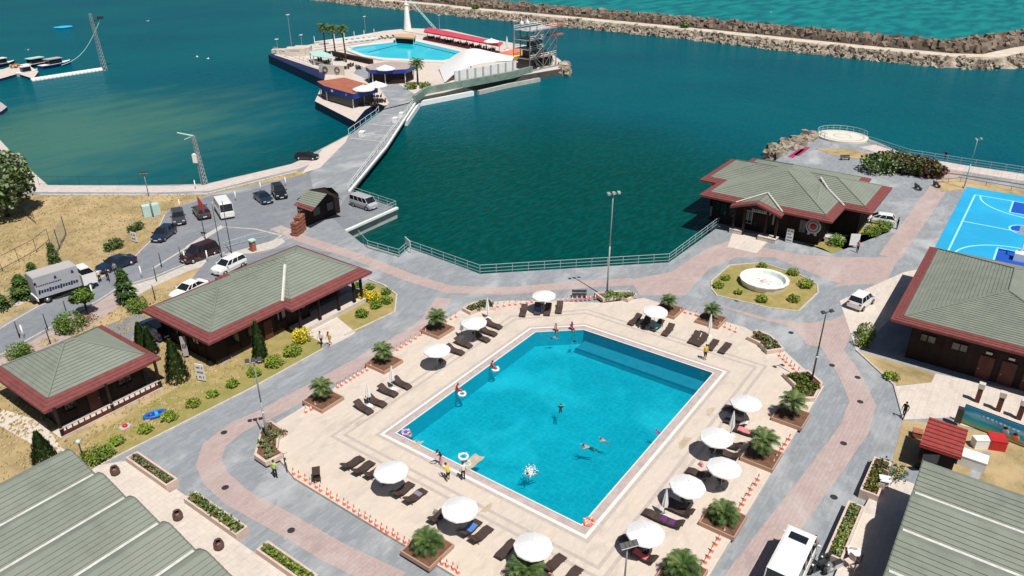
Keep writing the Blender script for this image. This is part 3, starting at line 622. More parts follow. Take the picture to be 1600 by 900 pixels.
# porch gable facing -x
b=MB(); g0,g1,gm=24.6,31.1,27.9
for (ya,yb,za,zb) in ((g0,gm,4.05,5.15),(gm,g1,5.15,4.05)):
    n=6
    for k in range(n):
        p0=k/n;p1=(k+1)/n; y_0=ya+(yb-ya)*p0;y_1=ya+(yb-ya)*p1; z_0=za+(zb-za)*p0+.05;z_1=za+(zb-za)*p1+(.05 if zb<za else 0)
        b.add([(94.6,y_0,z_0),(100.0,y_0,z_0),(100.0,y_1,z_1),(94.6,y_1,z_1)],[(0,1,2,3)],M['roofg'])
b.obj('porch_roof',B,True)
b=MB(); 
for (ya,za,yb,zb) in ((g0-.25,4.0,gm,5.12),(g1+.25,4.0,gm,5.12)):
    b.add([(94.2,ya,za),(94.2,yb,zb),(95.2,yb,zb+.12),(95.2,ya,za+.12)],[(0,1,2,3)],M['roofr']); b.add([(94.2,ya,za),(94.2,yb,zb),(94.2,yb,zb-.3),(94.2,ya,za-.3)],[(0,1,2,3)],M['roofr'])
b.obj('porch_band',B,True)
b=MB(); b.tube((95.3,g0+.1,4.3),(98.6,gm,5.35),.12,.12,M['ridgew'],6); b.tube((95.3,g1-.1,4.3),(98.6,gm,5.35),.08,.08,M['ridgew'],6); b.tube((98.2,18.9+2.3,5.1),(104.8,22.5,7.0-.3),.01,.01,M['ridgew'],4)
b.tube((102.0,18.6,4.45),(104.9,21.6,5.35),.13,.13,M['ridgew'],6); b.tube((104.9,21.6,5.35),(106.8,23.3,6.2),.13,.13,M['ridgew'],6); b.obj('valley_flashing',B,True)
b=MB(); b.add([(94.9,g0+.3,4.0),(94.9,g1-.3,4.0),(94.9,gm,4.95)],[(0,1,2)],M['dwood']); b.obj('gable_panel',B,True)
for y in (25.0,26.4,29.4,30.8): b=MB(); b.box((94.9,y,2),(.28,.28,4.0),M['dwood']); b.obj('porch_post',B,True)
for y in (33.2,31.9,22.3): window(B,(97.2,y,2.2),.9,1.8,'y')
for y in (34.1,): window(B,(97.2,y,2.4),.5,1.4,'y')
window(B,(97.2,29.6,1.9),1.1,1.8,'y',M['greyroof']); door(B,(97.2,27.9,.1),1.7,2.4,'y',M['dwood']); window(B,(97.2,26.0,2.2),.7,1.6,'y')
b=MB(); b.box((97.1,27.9,3.05),(.1,2.6,.5),M['greyroof']); so=b.obj('name_board',B,True)
b=MB(); 
for i in range(9): b.box((97.03,29.0-.27*i,3.05),(.02,.13 if i%3 else .06,.22),M['dwood'])
b.obj('lettering',so).data.transform(Matrix.Translation(-B.location))
E_=MB(); rm=Matrix.Rotation(R(90),4,'Y')
E_.t=Matrix.Translation((97.08,20.9,2.5))@Matrix.Rotation(R(-90),4,'Y')
E_.lathe([(0.01,0.08),(.95,.08),(1.0,0)],M['greyroof'],n=24); E_.lathe([(0.01,.12),(.42,.12),(.45,.08)],M['redlens'],n=16); E_.torus((0,0,.1),.72,.05,M['dmetal'],20,6)
for s in (-1,1): E_.box((-.95,s*.42,.04),(.5,.34,.06),M['greyroof'])
E_.obj('round_emblem',B,True)
b=MB(); b.box((99,15.9,1.2),(.08,1.2,1.6),M['white'],R(30)); b.obj('side_notice',B,True)
# hall right
B=T('hall','big dark timber hall with a broad green hip roof at the right edge','building',(80,-2,0))
hip(B,(71.7,93.2,-12.0,6.9),(78.4,84.5,-1.6,-1.6),4.5,7.3,band=1.4,step=.4)
walls(B,73.6,91.5,-10.5,5.0,4.4,M['dwood'])
for y in (3.5,.8): window(B,(73.6,y,2.6),1.3,.8,'y')
for y in (-1.6,-3.4,-5.2): door(B,(73.6,y,.05),1.2,2.4,'y')
for i,y in enumerate((-1.6,-3.4,-5.2)): b=MB(); b.box((73.5,y,2.85),(.1,.5,.22),M['ridgew']); b.obj('door_sign',B,True)
# wave-roofed halls
def waves(bd,along,rows,x_from,x_to,z=4.0,up=.75,first=None):
    """ribbed saw-tooth bays; rows = bay edges; along 'x' or 'y' gives the ridge direction"""
    for k in range(len(rows)-1):
        a,bb=rows[k],rows[k+1]; L=bb-a; g=MB(); prof=[(0.0,.02),(.06,.28),(.16,.55),(.30,up)]
        n=7; s0=.33
        for i in range(n): t0=s0+(1-s0)*i/n; t1=s0+(1-s0)*(i+1)/n; zz=up*(1-(t0-s0)/(1-s0))**1.0; z1=up*(1-(t1-s0)/(1-s0)); prof+= [(t0,zz),(t1,z1+.05)]
        pts=[(a+L*t,z+h) for t,h in prof]
        def P3(e,p): return (e,p[0],p[1]) if along=='x' else (p[0],e,p[1])
        nseg=12
        for i in range(len(pts)-1):
            p,q=pts[i],pts[i+1]; steep=abs(p[0]-q[0])<1e-6
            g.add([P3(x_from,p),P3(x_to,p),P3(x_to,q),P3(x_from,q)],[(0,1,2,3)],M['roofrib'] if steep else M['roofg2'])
        # fine corrugation ribs across the bay
        m=int(abs(x_to-x_from)/.5)
        for i in range(m):
            e=x_from+(x_to-x_from)*(i+.5)/m
            g.add([P3(e-.025,(a+L*.3,z+up+.03)),P3(e+.025,(a+L*.3,z+up+.03)),P3(e+.025,(a+L*.99,z+.04)),P3(e-.025,(a+L*.99,z+.04))],[(0,1,2,3)],M['roofg2'])
        g.obj('roof_bay',bd,True)
        w_=MB(); c=(P3((x_from+x_to)/2,(bb,z+.09))); ln=abs(x_to-x_from)-.3; d=(ln,.22,.16) if along=='x' else (.22,ln,.16)
        w_.box(c,d,M['ridgew']); w_.obj('valley_gutter',bd,True)
        e_=MB(); q=[P3(x_from,p) for p in pts]
        for i in range(len(q)-1): 
            if (Vector(q[i])-Vector(q[i+1])).length>.1: e_.tube(q[i],q[i+1],.05,.05,M['roofrib'],5)
        e_.obj('edge_trim',bd,True)
        gb=MB(); base=[P3(x_from+(-.35 if x_from>x_to else .35)*(-1 if x_from<0 else 1),p) for p in [(a,z-.5)]+pts+[(bb,z-.5)]]
        gb.add(base,[tuple(range(len(base)))],M['soffit']); gb.obj('gable',bd,True)
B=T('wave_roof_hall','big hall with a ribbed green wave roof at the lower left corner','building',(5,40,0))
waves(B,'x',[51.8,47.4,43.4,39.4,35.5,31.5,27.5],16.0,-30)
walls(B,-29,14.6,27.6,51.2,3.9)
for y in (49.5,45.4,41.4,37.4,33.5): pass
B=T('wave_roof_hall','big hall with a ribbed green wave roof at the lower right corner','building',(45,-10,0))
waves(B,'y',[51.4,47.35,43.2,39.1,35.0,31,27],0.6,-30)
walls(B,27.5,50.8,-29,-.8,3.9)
# terraces at the halls
struct(MB().prism([(15,28),(19.9,28),(19.9,52.2),(18.4,53.4),(15,52.6)],0,.32,M['terrace']).obj('left_terrace'),'stone terrace before the left hall')
struct(MB().prism([(19.9,44.3),(20.5,44.3),(20.5,46.1),(19.9,46.1)],0,.16,M['terrace']).obj('terrace_step'))
struct(MB().prism([(38,0),(53.6,-.2),(53.6,2.9),(48,3.3),(38,3.3)],0,.3,M['terrace']).obj('right_terrace'),'stone terrace before the right hall')
# gate booth
B=T('gate_booth','dark timber gate booth with a green lean-to roof at the bridge head','booth',(66,81,0))
g=MB(); c0,c1,c2,c3=[Q(*p) for p in ((458,321),(491,328),(508,303),(480,297))]
c0=Q(458,321,2.9);c1=Q(487,331,2.9);c2=Q(511,303,4.6);c3=Q(480,297,4.6)
n=9
for k in range(n):
    A=c0.lerp(c3,k/n)+Vector((0,0,.05));A2=c1.lerp(c2,k/n)+Vector((0,0,.05));D=c0.lerp(c3,(k+1)/n);D2=c1.lerp(c2,(k+1)/n)
    g.add([A,A2,D2,D],[(0,1,2,3)],M['roofr'] if k<2 else M['roofg'])
g.obj('roof',B,True)
g=MB(); d0=Q(534,311,3.4)
g.add([c2+Vector((0,0,.02)),c3+Vector((0,0,.02)),Q(508,295,3.4),Q(536,313,3.0)],[(0,1,2,3)],M['dwood']); g.obj('rear_roof',B,True)
cen=(c0+c1+c2+c3)/4
g=MB()
q0,q1,q2,q3=Q(480,353),Q(532,332),Q(512,322),Q(468,340)
for (u_,v_,h1,h2) in ((q0,q1,3.6,2.9),(q1,q2,2.9,2.9),(q2,q3,3.0,2.8),(q3,q0,2.8,2.9)):
    g.add([(u_.x,u_.y,0),(v_.x,v_.y,0),(v_.x,v_.y,h2),((u_.x+v_.x)/2,(u_.y+v_.y)/2,max(h1,h2)+.5),(u_.x,u_.y,h1 if h1<3.3 else 2.9)],[(0,1,2,3,4)],M['dwood'])
g.obj('wall',B,True)
for t_ in (.3,.7):
    w_=MB(); p=q0.lerp(q1,t_); d=(q1-q0).normalized(); n_=Vector((d.y,-d.x,0)); w_.box((p.x+n_.x*.06,p.y+n_.y*.06,1.6),(1.2,.06,1.1),M['glass'],math.atan2(d.y,d.x)); w_.obj('window',B,True)
w_=MB(); w_.tube(c0+Vector((.5,-.3,-.1)),(c0.x+.5,c0.y-.3,0),.1,.1,M['dwood'],6); w_.obj('post',B,True)
# red kiosk
B=T('red_kiosk','small kiosk with a ribbed red roof between the cream court and the right hall','kiosk',(59.5,.5,0))
k0,k1,k2,k3=Q(1452,652,2.7),Q(1513,672,2.7),Q(1502,716,2.4),Q(1437,695,2.4)
g=MB(); nn=(k1-k0).normalized()
for i in range(7):
    a,b_=i/7,(i+1)/7; A=k0.lerp(k3,a)+Vector((0,0,.05));A2=k1.lerp(k2,a)+Vector((0,0,.05)); D=k0.lerp(k3,b_-.02);D2=k1.lerp(k2,b_-.02); g.add([A,A2,D2,D],[(0,1,2,3)],M['kioskr']); E1=k0.lerp(k3,b_)+Vector((0,0,.05));E2=k1.lerp(k2,b_)+Vector((0,0,.05)); g.add([D,D2,E2,E1],[(0,1,2,3)],M['red'])
[g.tube(k0.lerp(k3,(i+.5)/7)+Vector((0,0,.07)),k1.lerp(k2,(i+.5)/7)+Vector((0,0,.07)),.05,.05,M['roofr'],4) for i in range(7)]
g.add([k0,k1,k2,k3]+[v-Vector((0,0,.2)) for v in (k0,k1,k2,k3)],[(0,1,5,4),(1,2,6,5),(2,3,7,6),(3,0,4,7),(7,6,5,4)],M['kioskr']); g.obj('roof',B,True)
g=MB(); P4=[v*0.96+(k0+k1+k2+k3)/4*.04 for v in (k0,k1,k2,k3)]; g.prism([(p.x*.9+59.3*.1-.1,p.y*.85+.4*.15) for p in (k0,k1,k2,k3)],0,2.35,M['dwood']); g.obj('wall',B,True)
g=MB(); p=k3.lerp(k2,.4); g.box((p.x-.0,p.y+.1,1.5),(1.4,.1,.9),M['glass'],R(-55)); g.obj('service_window',B,True)
# white chest freezers and red box, planter
def boxy(name,label,cat,loc,d,m,rz,lid=None):
    t_=T(name,label,cat,loc,rz); b=MB(); b.box((0,0,d[2]*.46),(d[0],d[1],d[2]*.92),m); b.obj('body',t_); b=MB(); b.box((0,0,d[2]*.96),(d[0]+.06,d[1]+.06,d[2]*.08),lid or m); b.obj('lid',t_); 
    b=MB(); b.box((0,-d[1]/2-.04,d[2]*.75),(d[0]*.5,.04,.05),M['dmetal']); b.obj('handle',t_); return t_
p=Q(1517,727); boxy('chest_freezer','white chest freezer at the lower corner of the red kiosk','freezer',(p.x,p.y,0),(1.2,1.9,1.0),M['white'],R(0))
p=Q(1530,698); boxy('cabinet','small white cabinet behind the red kiosk','cabinet',(p.x,p.y,0),(.7,1.2,.9),M['white'],R(35))
p=Q(1554,698); boxy('red_chest','bright red lidded chest on dry grass below the sea mural','chest',(p.x,p.y,0),(1.2,1.2,1.0),M['red'],R(20))
p=Q(1432,682); boxy('crate','terracotta coloured crate left of the red kiosk','crate',(p.x,p.y,0),(.7,.7,.6),M['brick'],R(10))
# brick piers with pale caps
for i,(x,y) in enumerate([(1526,628),(1559,642),(1591,655)]):
    p=Q(x,y); t_=T('brick_pier','brick pier with a pale cap, '+['leftmost','middle','rightmost'][i]+' of the three before the hall doors','pier',(p.x,p.y,0),0,'brick piers before the hall')
    b=MB(); b.box((0,0,.75),(.4,.4,1.5),M['rwood']); b.obj('shaft',t_); b=MB(); b.box((0,0,1.75),(.5,.5,.5),M['terrace']); b.obj('cap',t_)
# mural wall
m0_=Q(1500,660); m1_=Q(1500+150,660+58); d=(m1_-m0_).normalized(); ang=math.atan2(d.y,d.x)
B=T('mural_wall','long banner wall painted with blue sea and beach figures','mural',(m0_.x,m0_.y,0),ang); Lm_=12.0
b=MB(); b.box((Lm_/2,0,.95),(Lm_,.16,1.9),M['dwood']); b.obj('wall',B)
def mural():
    m=bpy.data.materials.new('sea_mural_print'); m.use_nodes=True; t=m.node_tree; p=t.nodes["Principled BSDF"]; co=NN(t,"ShaderNodeTexCoord"); s=NN(t,"ShaderNodeSeparateXYZ"); t.links.new(co.outputs["Object"],s.inputs[0])
    n=NN(t,"ShaderNodeTexNoise"); mp=NN(t,"ShaderNodeMapping"); mp.inputs["Scale"].default_value=(.5,1,2); t.links.new(co.outputs["Object"],mp.inputs[0]); t.links.new(mp.outputs[0],n.inputs[0]); n.inputs["Scale"].default_value=1.3; n.inputs["Detail"].default_value=4
    a=NN(t,"ShaderNodeMath",operation='MULTIPLY_ADD'); t.links.new(n.outputs[0],a.inputs[0]); a.inputs[1].default_value=.9; t.links.new(s.outputs[2],a.inputs[2])
    r=NN(t,"ShaderNodeValToRGB"); sc2=NN(t,"ShaderNodeMath",operation='DIVIDE'); t.links.new(a.outputs[0],sc2.inputs[0]); sc2.inputs[1].default_value=2.4; t.links.new(sc2.outputs[0],r.inputs[0])
    e=r.color_ramp.elements; e[0].position=0.1; e[0].color=(.42,.2,.1,1); e[1].position=.98; e[1].color=(.01,.35,.6,1)
    for ps,cl_ in ((.3,(.30,.36,.14,1)),(.42,(.03,.42,.42,1)),(.58,(.01,.33,.55,1)),(.72,(.25,.6,.75,1)),(.82,(.01,.28,.6,1))): k=e.new(ps); k.color=cl_
    t.links.new(r.outputs[0],p.inputs["Base Color"]); p.inputs["Roughness"].default_value=.6; return m
b=MB(); b.box((Lm_/2,-.1,1.0),(Lm_-.1,.03,1.75),mural()); b.obj('mural_print',B)
b=MB()
for k,(x,s) in enumerate([(3.2,1),(4.0,.8),(6.4,.9),(9.2,1)]):
    b.ball((x,-.125,1.15*s),.16,M['hair'],8,5,0,(1,.1,1)); b.ball((x+.05,-.122,.8*s),.3,M['orange'] if k%2 else M['greyroof'],8,5,0,(1,.06,.9)); b.box((x+.35,-.121,.55*s),(.7,.015,.12),M['skin'],0)
b.obj('painted_figures',B)
b=MB()
for i in range(9): b.box((1.5+i*.32,-.124,1.45-.02*i),(.2 if i%3 else .09,.012,.16),M['white'])
b.obj('painted_lettering',B)
b=MB(); b.box((-.35,0,1.1),(.5,.5,1.4),M['dmetal']); tag(b.obj('dark_bin'),'dark square bin at the left end of the mural wall','bin').location=(m0_.x-.3,m0_.y+.2,0)
# fountain
p=Q(1193,444); B=T('fountain','round white fountain basin with pale blue lining on the planted bed','fountain',(p.x,p.y,0)); b=MB()
b.lathe([(2.6,0),(2.75,.55),(2.85,.7),(2.85,.8),(2.45,.8),(2.4,.7),(2.25,.35),(.02,.32)],M['white'],n=16,smooth=False); b.obj('basin',B)
M['fblue']=mk('pale_blue_render',(0.52,0.66,0.64),0.6,(0.68,0.66,0.56),1.2); b=MB(); b.lathe([(2.38,.72),(2.2,.36),(1.5,.34)],M['fblue'],n=16,smooth=False); b.obj('lining',B)
b=MB(); b.lathe([(.5,.34),(.45,.4),(.2,.45),(.15,.6),(.01,.62)],M['terrace'],n=12)
for i in range(6): a=i*1.047; b.box((.8*math.cos(a),.8*math.sin(a),.38),(.3,.1,.06),M['terrace'],a)
b.obj('nozzle_plinth',B)
for (x,y) in ((.9,-.3),): pass
# ---------------- pool terrace furniture ----------------
UMB='open white umbrellas on the pool deck'
def umbrella():
    r=T('pool_umbrella','','umbrella'); c=MB(); n=16
    prof=[(1.32,1.96),(1.30,2.06),(.85,2.25),(.42,2.40),(.03,2.52)]
    c.lathe(prof,M['canvas'],n=n,smooth=False,scallop=.035); c.obj('canopy',r)
    c=MB(); c.lathe([(.05,2.5),(.03,2.6),(.005,2.64)],M['white'],n=8); c.obj('finial',r)
    c=MB(); c.tube((0,0,.05),(0,0,2.48),.03,.03,M['gmetal'],8); c.obj('pole',r)
    c=MB(); c.lathe([(.35,0),(.35,.06),(.1,.1),(.06,.25)],M['gmetal'],n=14); c.obj('base',r)
    for i in range(8): a=i*math.pi/4; c=MB(); c.tube((.03*math.cos(a),.03*math.sin(a),2.44),(1.2*math.cos(a),1.2*math.sin(a),1.99),.012,.012,M['gmetal'],4); c.obj('rib',r)
    return r
UP=Proto(umbrella())
US=[(851,460,'open white umbrella topmost on the far deck edge, between two planters'),(742,502,'open white umbrella below the far left planter'),(683,545,'open white umbrella standing alone left of the pool, one stripe of deck from two loungers'),
(1023,484,'open white umbrella beside the far palm right of the bench'),(1167,628,'open white umbrella uppermost of the five right of the pool'),(1121,680,'open white umbrella over the pink towel lounger, second from the top right of the pool'),
(1131,729,'open white umbrella nearest the service road side, third down right of the pool'),(1073,757,'open white umbrella beside the purple towel lounger, fourth down right of the pool'),
(1009,832,'open white umbrella by the near pool corner with a lamp post in front'),(833,852,'open white umbrella at the bottom edge above a palm top'),(718,793,'open white umbrella beside the near left palm planter'),(611,735,'open white umbrella left of the pool with two loungers on each side')]
for x,y,l in US:
    p=Q(x,y,2.45); o=UP.put((p.x,p.y,DZ),rnd.random(),l,UMB); o.rotation_euler=(R(rnd.uniform(-2.5,2.5)),R(rnd.uniform(-2.5,2.5)),rnd.random())
def closed():
    r=T('folded_umbrella','','umbrella'); c=MB(); c.lathe([(.26,.95),(.24,1.2),(.14,1.9),(.04,2.45),(.01,2.5)],M['canvas'],n=12,smooth=False,scallop=.3); c.obj('canopy',r)
    c=MB(); c.tube((0,0,.05),(0,0,2.45),.03,.03,M['gmetal'],8); c.obj('pole',r); c=MB(); c.lathe([(.35,0),(.35,.06),(.1,.1),(.06,.25)],M['white'],n=14); c.obj('base',r); return r
CP=Proto(closed())
for x,y,l in [(577,633,'folded white umbrella between the leftmost pair of loungers'),(614,607,'folded white umbrella between the second pair of left loungers'),(721,527,'folded white umbrella beside the far left open umbrella'),(762,497,'folded pale umbrella at the far left planter'),(1107,524,'folded white umbrella behind the four far right loungers'),(1141,680,'folded white umbrella beside the pink towel lounger'),(1037,806,'folded white umbrella beside the purple towel lounger')]:
    p=Q(x,y,DZ); CP.put((p.x,p.y,DZ),rnd.random(),l,'folded umbrellas')
LG='brown rattan sun loungers'
def lounger(up=.34):
    r=T('sun_lounger','','sun lounger'); c=MB(); prof=[(-1.0,.34+up),(-.8,.33+up*.9),(-.35,.33),(.1,.30),(.45,.36),(.7,.33),(1.0,.24)]
    def slab(a,b_,nm):
        c=MB()
        for i in range(a,b_):
            (x0,z0),(x1,z1)=prof[i],prof[i+1]; w0=.36 if 0<i<5 else .33
            c.add([(x0,-w0,z0),(x1,-.35,z1),(x1,.35,z1),(x0,w0,z0),(x0,-w0,z0-.07),(x1,-.35,z1-.07),(x1,.35,z1-.07),(x0,w0,z0-.07)],[(0,1,2,3),(7,6,5,4),(0,4,5,1),(2,6,7,3),(1,5,6,2),(3,7,4,0)],M['rattan'])
        return c.obj(nm,r)
    slab(2,6,'seat'); slab(0,2,'backrest')
    for s in (-1,1): 
        for x in (-.65,.7): c=MB(); c.tube((x,s*.28,.3),(x+.05,s*.3,0),.03,.025,M['dmetal'],5); c.obj('leg',r)
    return r
L1=Proto(lounger(.34)); L2=Proto(lounger(.05))
LP_=[ # px,py, heading of the feet in the site frame, label, raised
(568,637,-90,'leftmost lounger left of the pool',1),(588,627,-90,'second lounger from the left, beside a folded umbrella',1),(606,611,-90,'third lounger from the left on the upper left deck',1),(628,599,-90,'fourth lounger from the left, by the second folded umbrella',1),
(711,547,-90,'lounger right of the lone left umbrella, lower one',1),(724,536,-90,'lounger right of the lone left umbrella, upper one',1),(752,527,-90,'lounger in the shade of the far left umbrella, lower one',1),(763,518,-90,'lounger in the shade of the far left umbrella, upper one',1),(771,507,-90,'lounger right of the far left umbrella tips',1),
(818,486,-150,'lounger standing alone left of the topmost umbrella',1),(840,483,-150,'lounger left under the topmost umbrella, below a blue towel',1),(856,484,-150,'lounger right under the topmost umbrella',1),(874,481,-150,'lounger right of the topmost umbrella',1),
(992,500,180,'lounger left of the umbrella by the far palm',1),(1008,504,180,'lounger in the umbrella shade by the far palm',1),(1027,509,180,'lounger with a turquoise towel near the far palm',1),(1044,516,180,'lounger right of the turquoise towel one',1),
(1085,528,180,'first of four loungers before the folded far right umbrella',1),(1096,532,180,'second of four loungers before the folded far right umbrella',1),(1114,538,180,'third of four loungers before the folded far right umbrella',0),(1133,543,180,'last of four loungers near the far right planter',0),
(1148,640,90,'lounger under the uppermost right umbrella',0),(1150,660,90,'lounger with a white cushion below the uppermost right umbrella',1),(1166,674,90,'lounger with a pink towel beside the second right umbrella',1),
(1140,694,90,'lounger shaded by the second right umbrella',1),(1138,709,90,'lower lounger shaded by the second right umbrella',1),(1092,740,90,'lounger poking out left of the third right umbrella',1),
(1056,787,90,'lounger with two open armrests right of the folded umbrella',1),(1063,797,90,'lounger behind the purple towel one',1),(1047,815,90,'lounger with a purple towel',1),(1025,806,90,'dark lounger headed by a folded umbrella',0),
(990,848,90,'lounger shaded by the near corner umbrella',1),(1005,868,90,'lounger with a salmon towel by the near corner umbrella',1),
(792,857,0,'lounger left of the bottom umbrella',0),(855,892,0,'lounger right of the bottom umbrella, cut by its shade',1),(866,880,0,'lounger right of the bottom umbrella nearest the pool',1),(893,900,0,'lounger at the very bottom edge right of the bottom umbrella',0),
(752,835,0,'lounger alone right of the umbrella beside the near left palm',1),(735,825,0,'lounger with a blue towel beside the near left umbrella',1),(687,805,0,'lounger left of the umbrella beside the near left palm',1),
(551,723,0,'outermost lounger left of the left umbrella',1),(568,731,0,'second lounger left of the left umbrella',1),(587,737,0,'third lounger half under the left umbrella',1),(630,765,0,'first lounger right of the left umbrella',1),(649,775,0,'outermost lounger right of the left umbrella, with a folded grey towel',1)]
LO={}
for i,(x,y,h,l,u) in enumerate(LP_):
    p=Q(x,y,DZ+.3); o=(L1 if u else L2).put((p.x,p.y,DZ),R(h+rnd.uniform(-5,5)),'brown rattan sun lounger, '+l,LG); LO[i]=o
def towel(i,m,label,cols=None,x0=-.5,x1=.9):
    o=LO[i]; prof=[(-1.0,.68),(-.8,.65),(-.35,.34),(.1,.31),(.45,.37),(.7,.34),(1.0,.25)]
    c=MB(); pts=[(x,z+.03) for x,z in prof if x0<=x<=x1]; w_=.3
    for a,b_ in zip(pts,pts[1:]): c.add([(a[0],-w_,a[1]),(b_[0],-w_-.03,b_[1]),(b_[0],w_-.02,b_[1]),(a[0],w_,a[1]),(a[0],-w_,a[1]-.02),(b_[0],-w_-.03,b_[1]-.02),(b_[0],w_-.02,b_[1]-.02),(a[0],w_,a[1]-.02)],[(0,1,2,3),(0,4,5,1),(2,6,7,3),(7,6,5,4)],m)
    t_=c.obj('towel'); t_.location=o.location; t_.rotation_euler=o.rotation_euler; tag(t_,label,'towel')
towel(15,cloth('turquoise_cloth',(.1,.55,.5)),'turquoise towel on a lounger near the far palm'); towel(10,cloth('blue_cloth',(.08,.2,.5)),'blue towel on a lounger under the topmost umbrella'); towel(23,cloth('pink_cloth',(.65,.22,.24)),'pink towel spread over a lounger right of the pool')
towel(22,cloth('cream_cloth',(.75,.7,.66)),'white cushion on a lounger right of the pool',x0=-1,x1=-.3); towel(29,cloth('purple_cloth',(.12,.03,.17)),'purple towel on a lounger right of the pool'); towel(32,cloth('salmon_cloth',(.75,.16,.18)),'salmon towel on the near right lounger'); towel(38,cloth('blue_cloth',(.08,.2,.5)),'blue towel on a lounger beside the near left umbrella',x0=-.4,x1=.5); towel(44,cloth('grey_cloth',(.25,.2,.28)),'folded grey towel across the outermost left lounger',x0=.1,x1=.5)
# small side tables
def stable():
    r=T('side_table','','table'); c=MB(); c.lathe([(.01,.42),(.28,.42),(.28,.39),(.01,.39)],M['rattan'],n=14,smooth=False); c.obj('tabletop',r); c=MB(); c.tube((0,0,0),(0,0,.4),.05,.05,M['dmetal'],8); c.obj('leg',r); return r
SP=Proto(stable())
for x,y,l in [(600,757,'under the left umbrella'),(705,812,'under the umbrella beside the near left palm'),(836,885,'under the bottom umbrella'),(688,569,'under the lone left umbrella'),(1112,708,'under the second right umbrella'),(1125,756,'under the third right umbrella'),(1068,786,'under the fourth right umbrella'),(1012,508,'under the umbrella by the far palm')]:
    p=Q(x,y,DZ); SP.put((p.x,p.y,DZ),0,'round dark side table '+l,'side tables')
# palms in planters
def palm(n=26,L=1.2,h=1.25,nl=13):
    r=T('potted_palm','','palm'); c=MB()
    for k in range(6): c.tube((0,0,k*h/6),(0,0,(k+1)*h/6+.02),.17-.01*k,.14-.008*k,M['palmtrunk'],8)
    c.obj('trunk',r); c=MB()
    for i in range(n):
        a=i*2.39996+rnd.uniform(-.2,.2); e=.05+1.35*((i+.5)/n)**.8; ln=L*rnd.uniform(.85,1.12); m=M['lf_palm'] if rnd.random()<.62 else M['lf_palm2']
        p=Vector((0,0,h)); ds=ln/nl; pts=[p.copy()]; el=e; d0=Vector((math.cos(a),math.sin(a),0))
        for k in range(nl): p=p+(d0*math.cos(el)+Vector((0,0,math.sin(el))))*ds; el-=.085+.03*k/nl; pts.append(p.copy())
        sd=Vector((-math.sin(a),math.cos(a),0))
        for k in range(1,nl):
            q=pts[k]; fw=(pts[k+1]-pts[k]).normalized(); wl=.30*math.sin(math.pi*(k+.6)/(nl+1))+.08
            for s in (-1,1):
                tip=q+sd*s*wl+fw*wl*.75+Vector((0,0,-.05-.1*rnd.random())); c.add([q-fw*.05,q+fw*.05,tip],[(0,1,2)],m)
        c.path([pts[0],pts[nl//2],pts[-1]],.012,M['lf_palm2'],3)
    c.obj('crown',r); return r
PP=Proto(palm()); PB=Proto(palm(36,1.2,.6))
def planterbox(d=3.0):
    r=T('palm_planter','','planter'); c=MB(); h=.34; t_=.09
    for sx,sy,lx,ly in ((0,1,d,t_),(0,-1,d,t_),(1,0,t_,d-2*t_),(-1,0,t_,d-2*t_)): c.box((sx*(d-t_)/2,sy*(d-t_)/2,h/2),(lx,ly,h),M['brickrim'])
    c.obj('rim',r); c=MB(); c.box((0,0,.14),(d-2*t_-.01,d-2*t_-.01,.28),M['soil']); c.obj('soil',r); return r
M['brickrim']=mk('pinkish_planter_stone',(0.42,0.25,0.18),0.85,(0.42,0.27,0.2),2)
M['rimbrown']=mk('brown_planter_cap',(0.23,0.11,0.065),0.85,(0.15,0.07,0.045),3)
BP=Proto(planterbox(2.6))
for k,(x,y,l,sc_) in enumerate([(683,514,'far left corner, highest of the three left palms',1.05),(600,566,'second palm on the upper left edge',1.0),(505,624,'lower palm on the upper left edge',1.0),(1044,484,'palm beside the umbrella by the far planter',.9),(1111,499,'palm behind the folded far right umbrella',.9),(1236,650,'tall palm nearest the right planter',1.15),(1190,712,'palm midway down the right edge',1.15),(1130,812,'squat spreading palm on the right edge',1.0),(1065,897,'bushy palm at the bottom of the right edge',1.1),(668,857,'bushy palm at the near left corner',1.0),(822,905,'palm top at the bottom edge below the umbrella',1.15)]):
    p=Q(x,y,DZ+.25); bush=k in (7,8,9,10)
    BP.put((p.x,p.y,DZ),R(0),'square stone planter holding the '+l,'palm planters',1.0)
    (PB if bush else PP).put((p.x,p.y,DZ+.24),rnd.random()*6,'potted palm: '+l,'potted palms',sc_)
# leafy plants
def leafmass(c,cen,rad,n,mats,size=.16,flat=False,shell=.45):
    cx,cy,cz=cen
    for i in range(n):
        u=rnd.gauss(0,1),rnd.gauss(0,1),rnd.gauss(0,1); l=math.sqrt(sum(v*v for v in u)) or 1; k=(shell+(1-shell)*rnd.random()**.5)
        lump=1+.16*math.sin(u[0]/l*5+cx)*math.cos(u[1]/l*5+cy)
        p=Vector((cx+rad[0]*u[0]/l*k*lump,cy+rad[1]*u[1]/l*k*lump,cz+rad[2]*u[2]/l*k*lump))
        if p.z<.03: p.z=.03+rnd.random()*.1
        a=Vector((rnd.gauss(0,1),rnd.gauss(0,1),rnd.gauss(0,.7))).normalized(); b_=a.cross(Vector((rnd.gauss(0,1),rnd.gauss(0,1),rnd.gauss(0,1)))).normalized(); s=size*rnd.uniform(.6,1.3)
        c.add([p-a*s*.5-b_*s*.35,p+a*s*.5-b_*s*.3,p+a*s*.35+b_*s*.4,p-a*s*.4+b_*s*.3],[(0,1,2,3)],mats[int(rnd.random()*len(mats))])
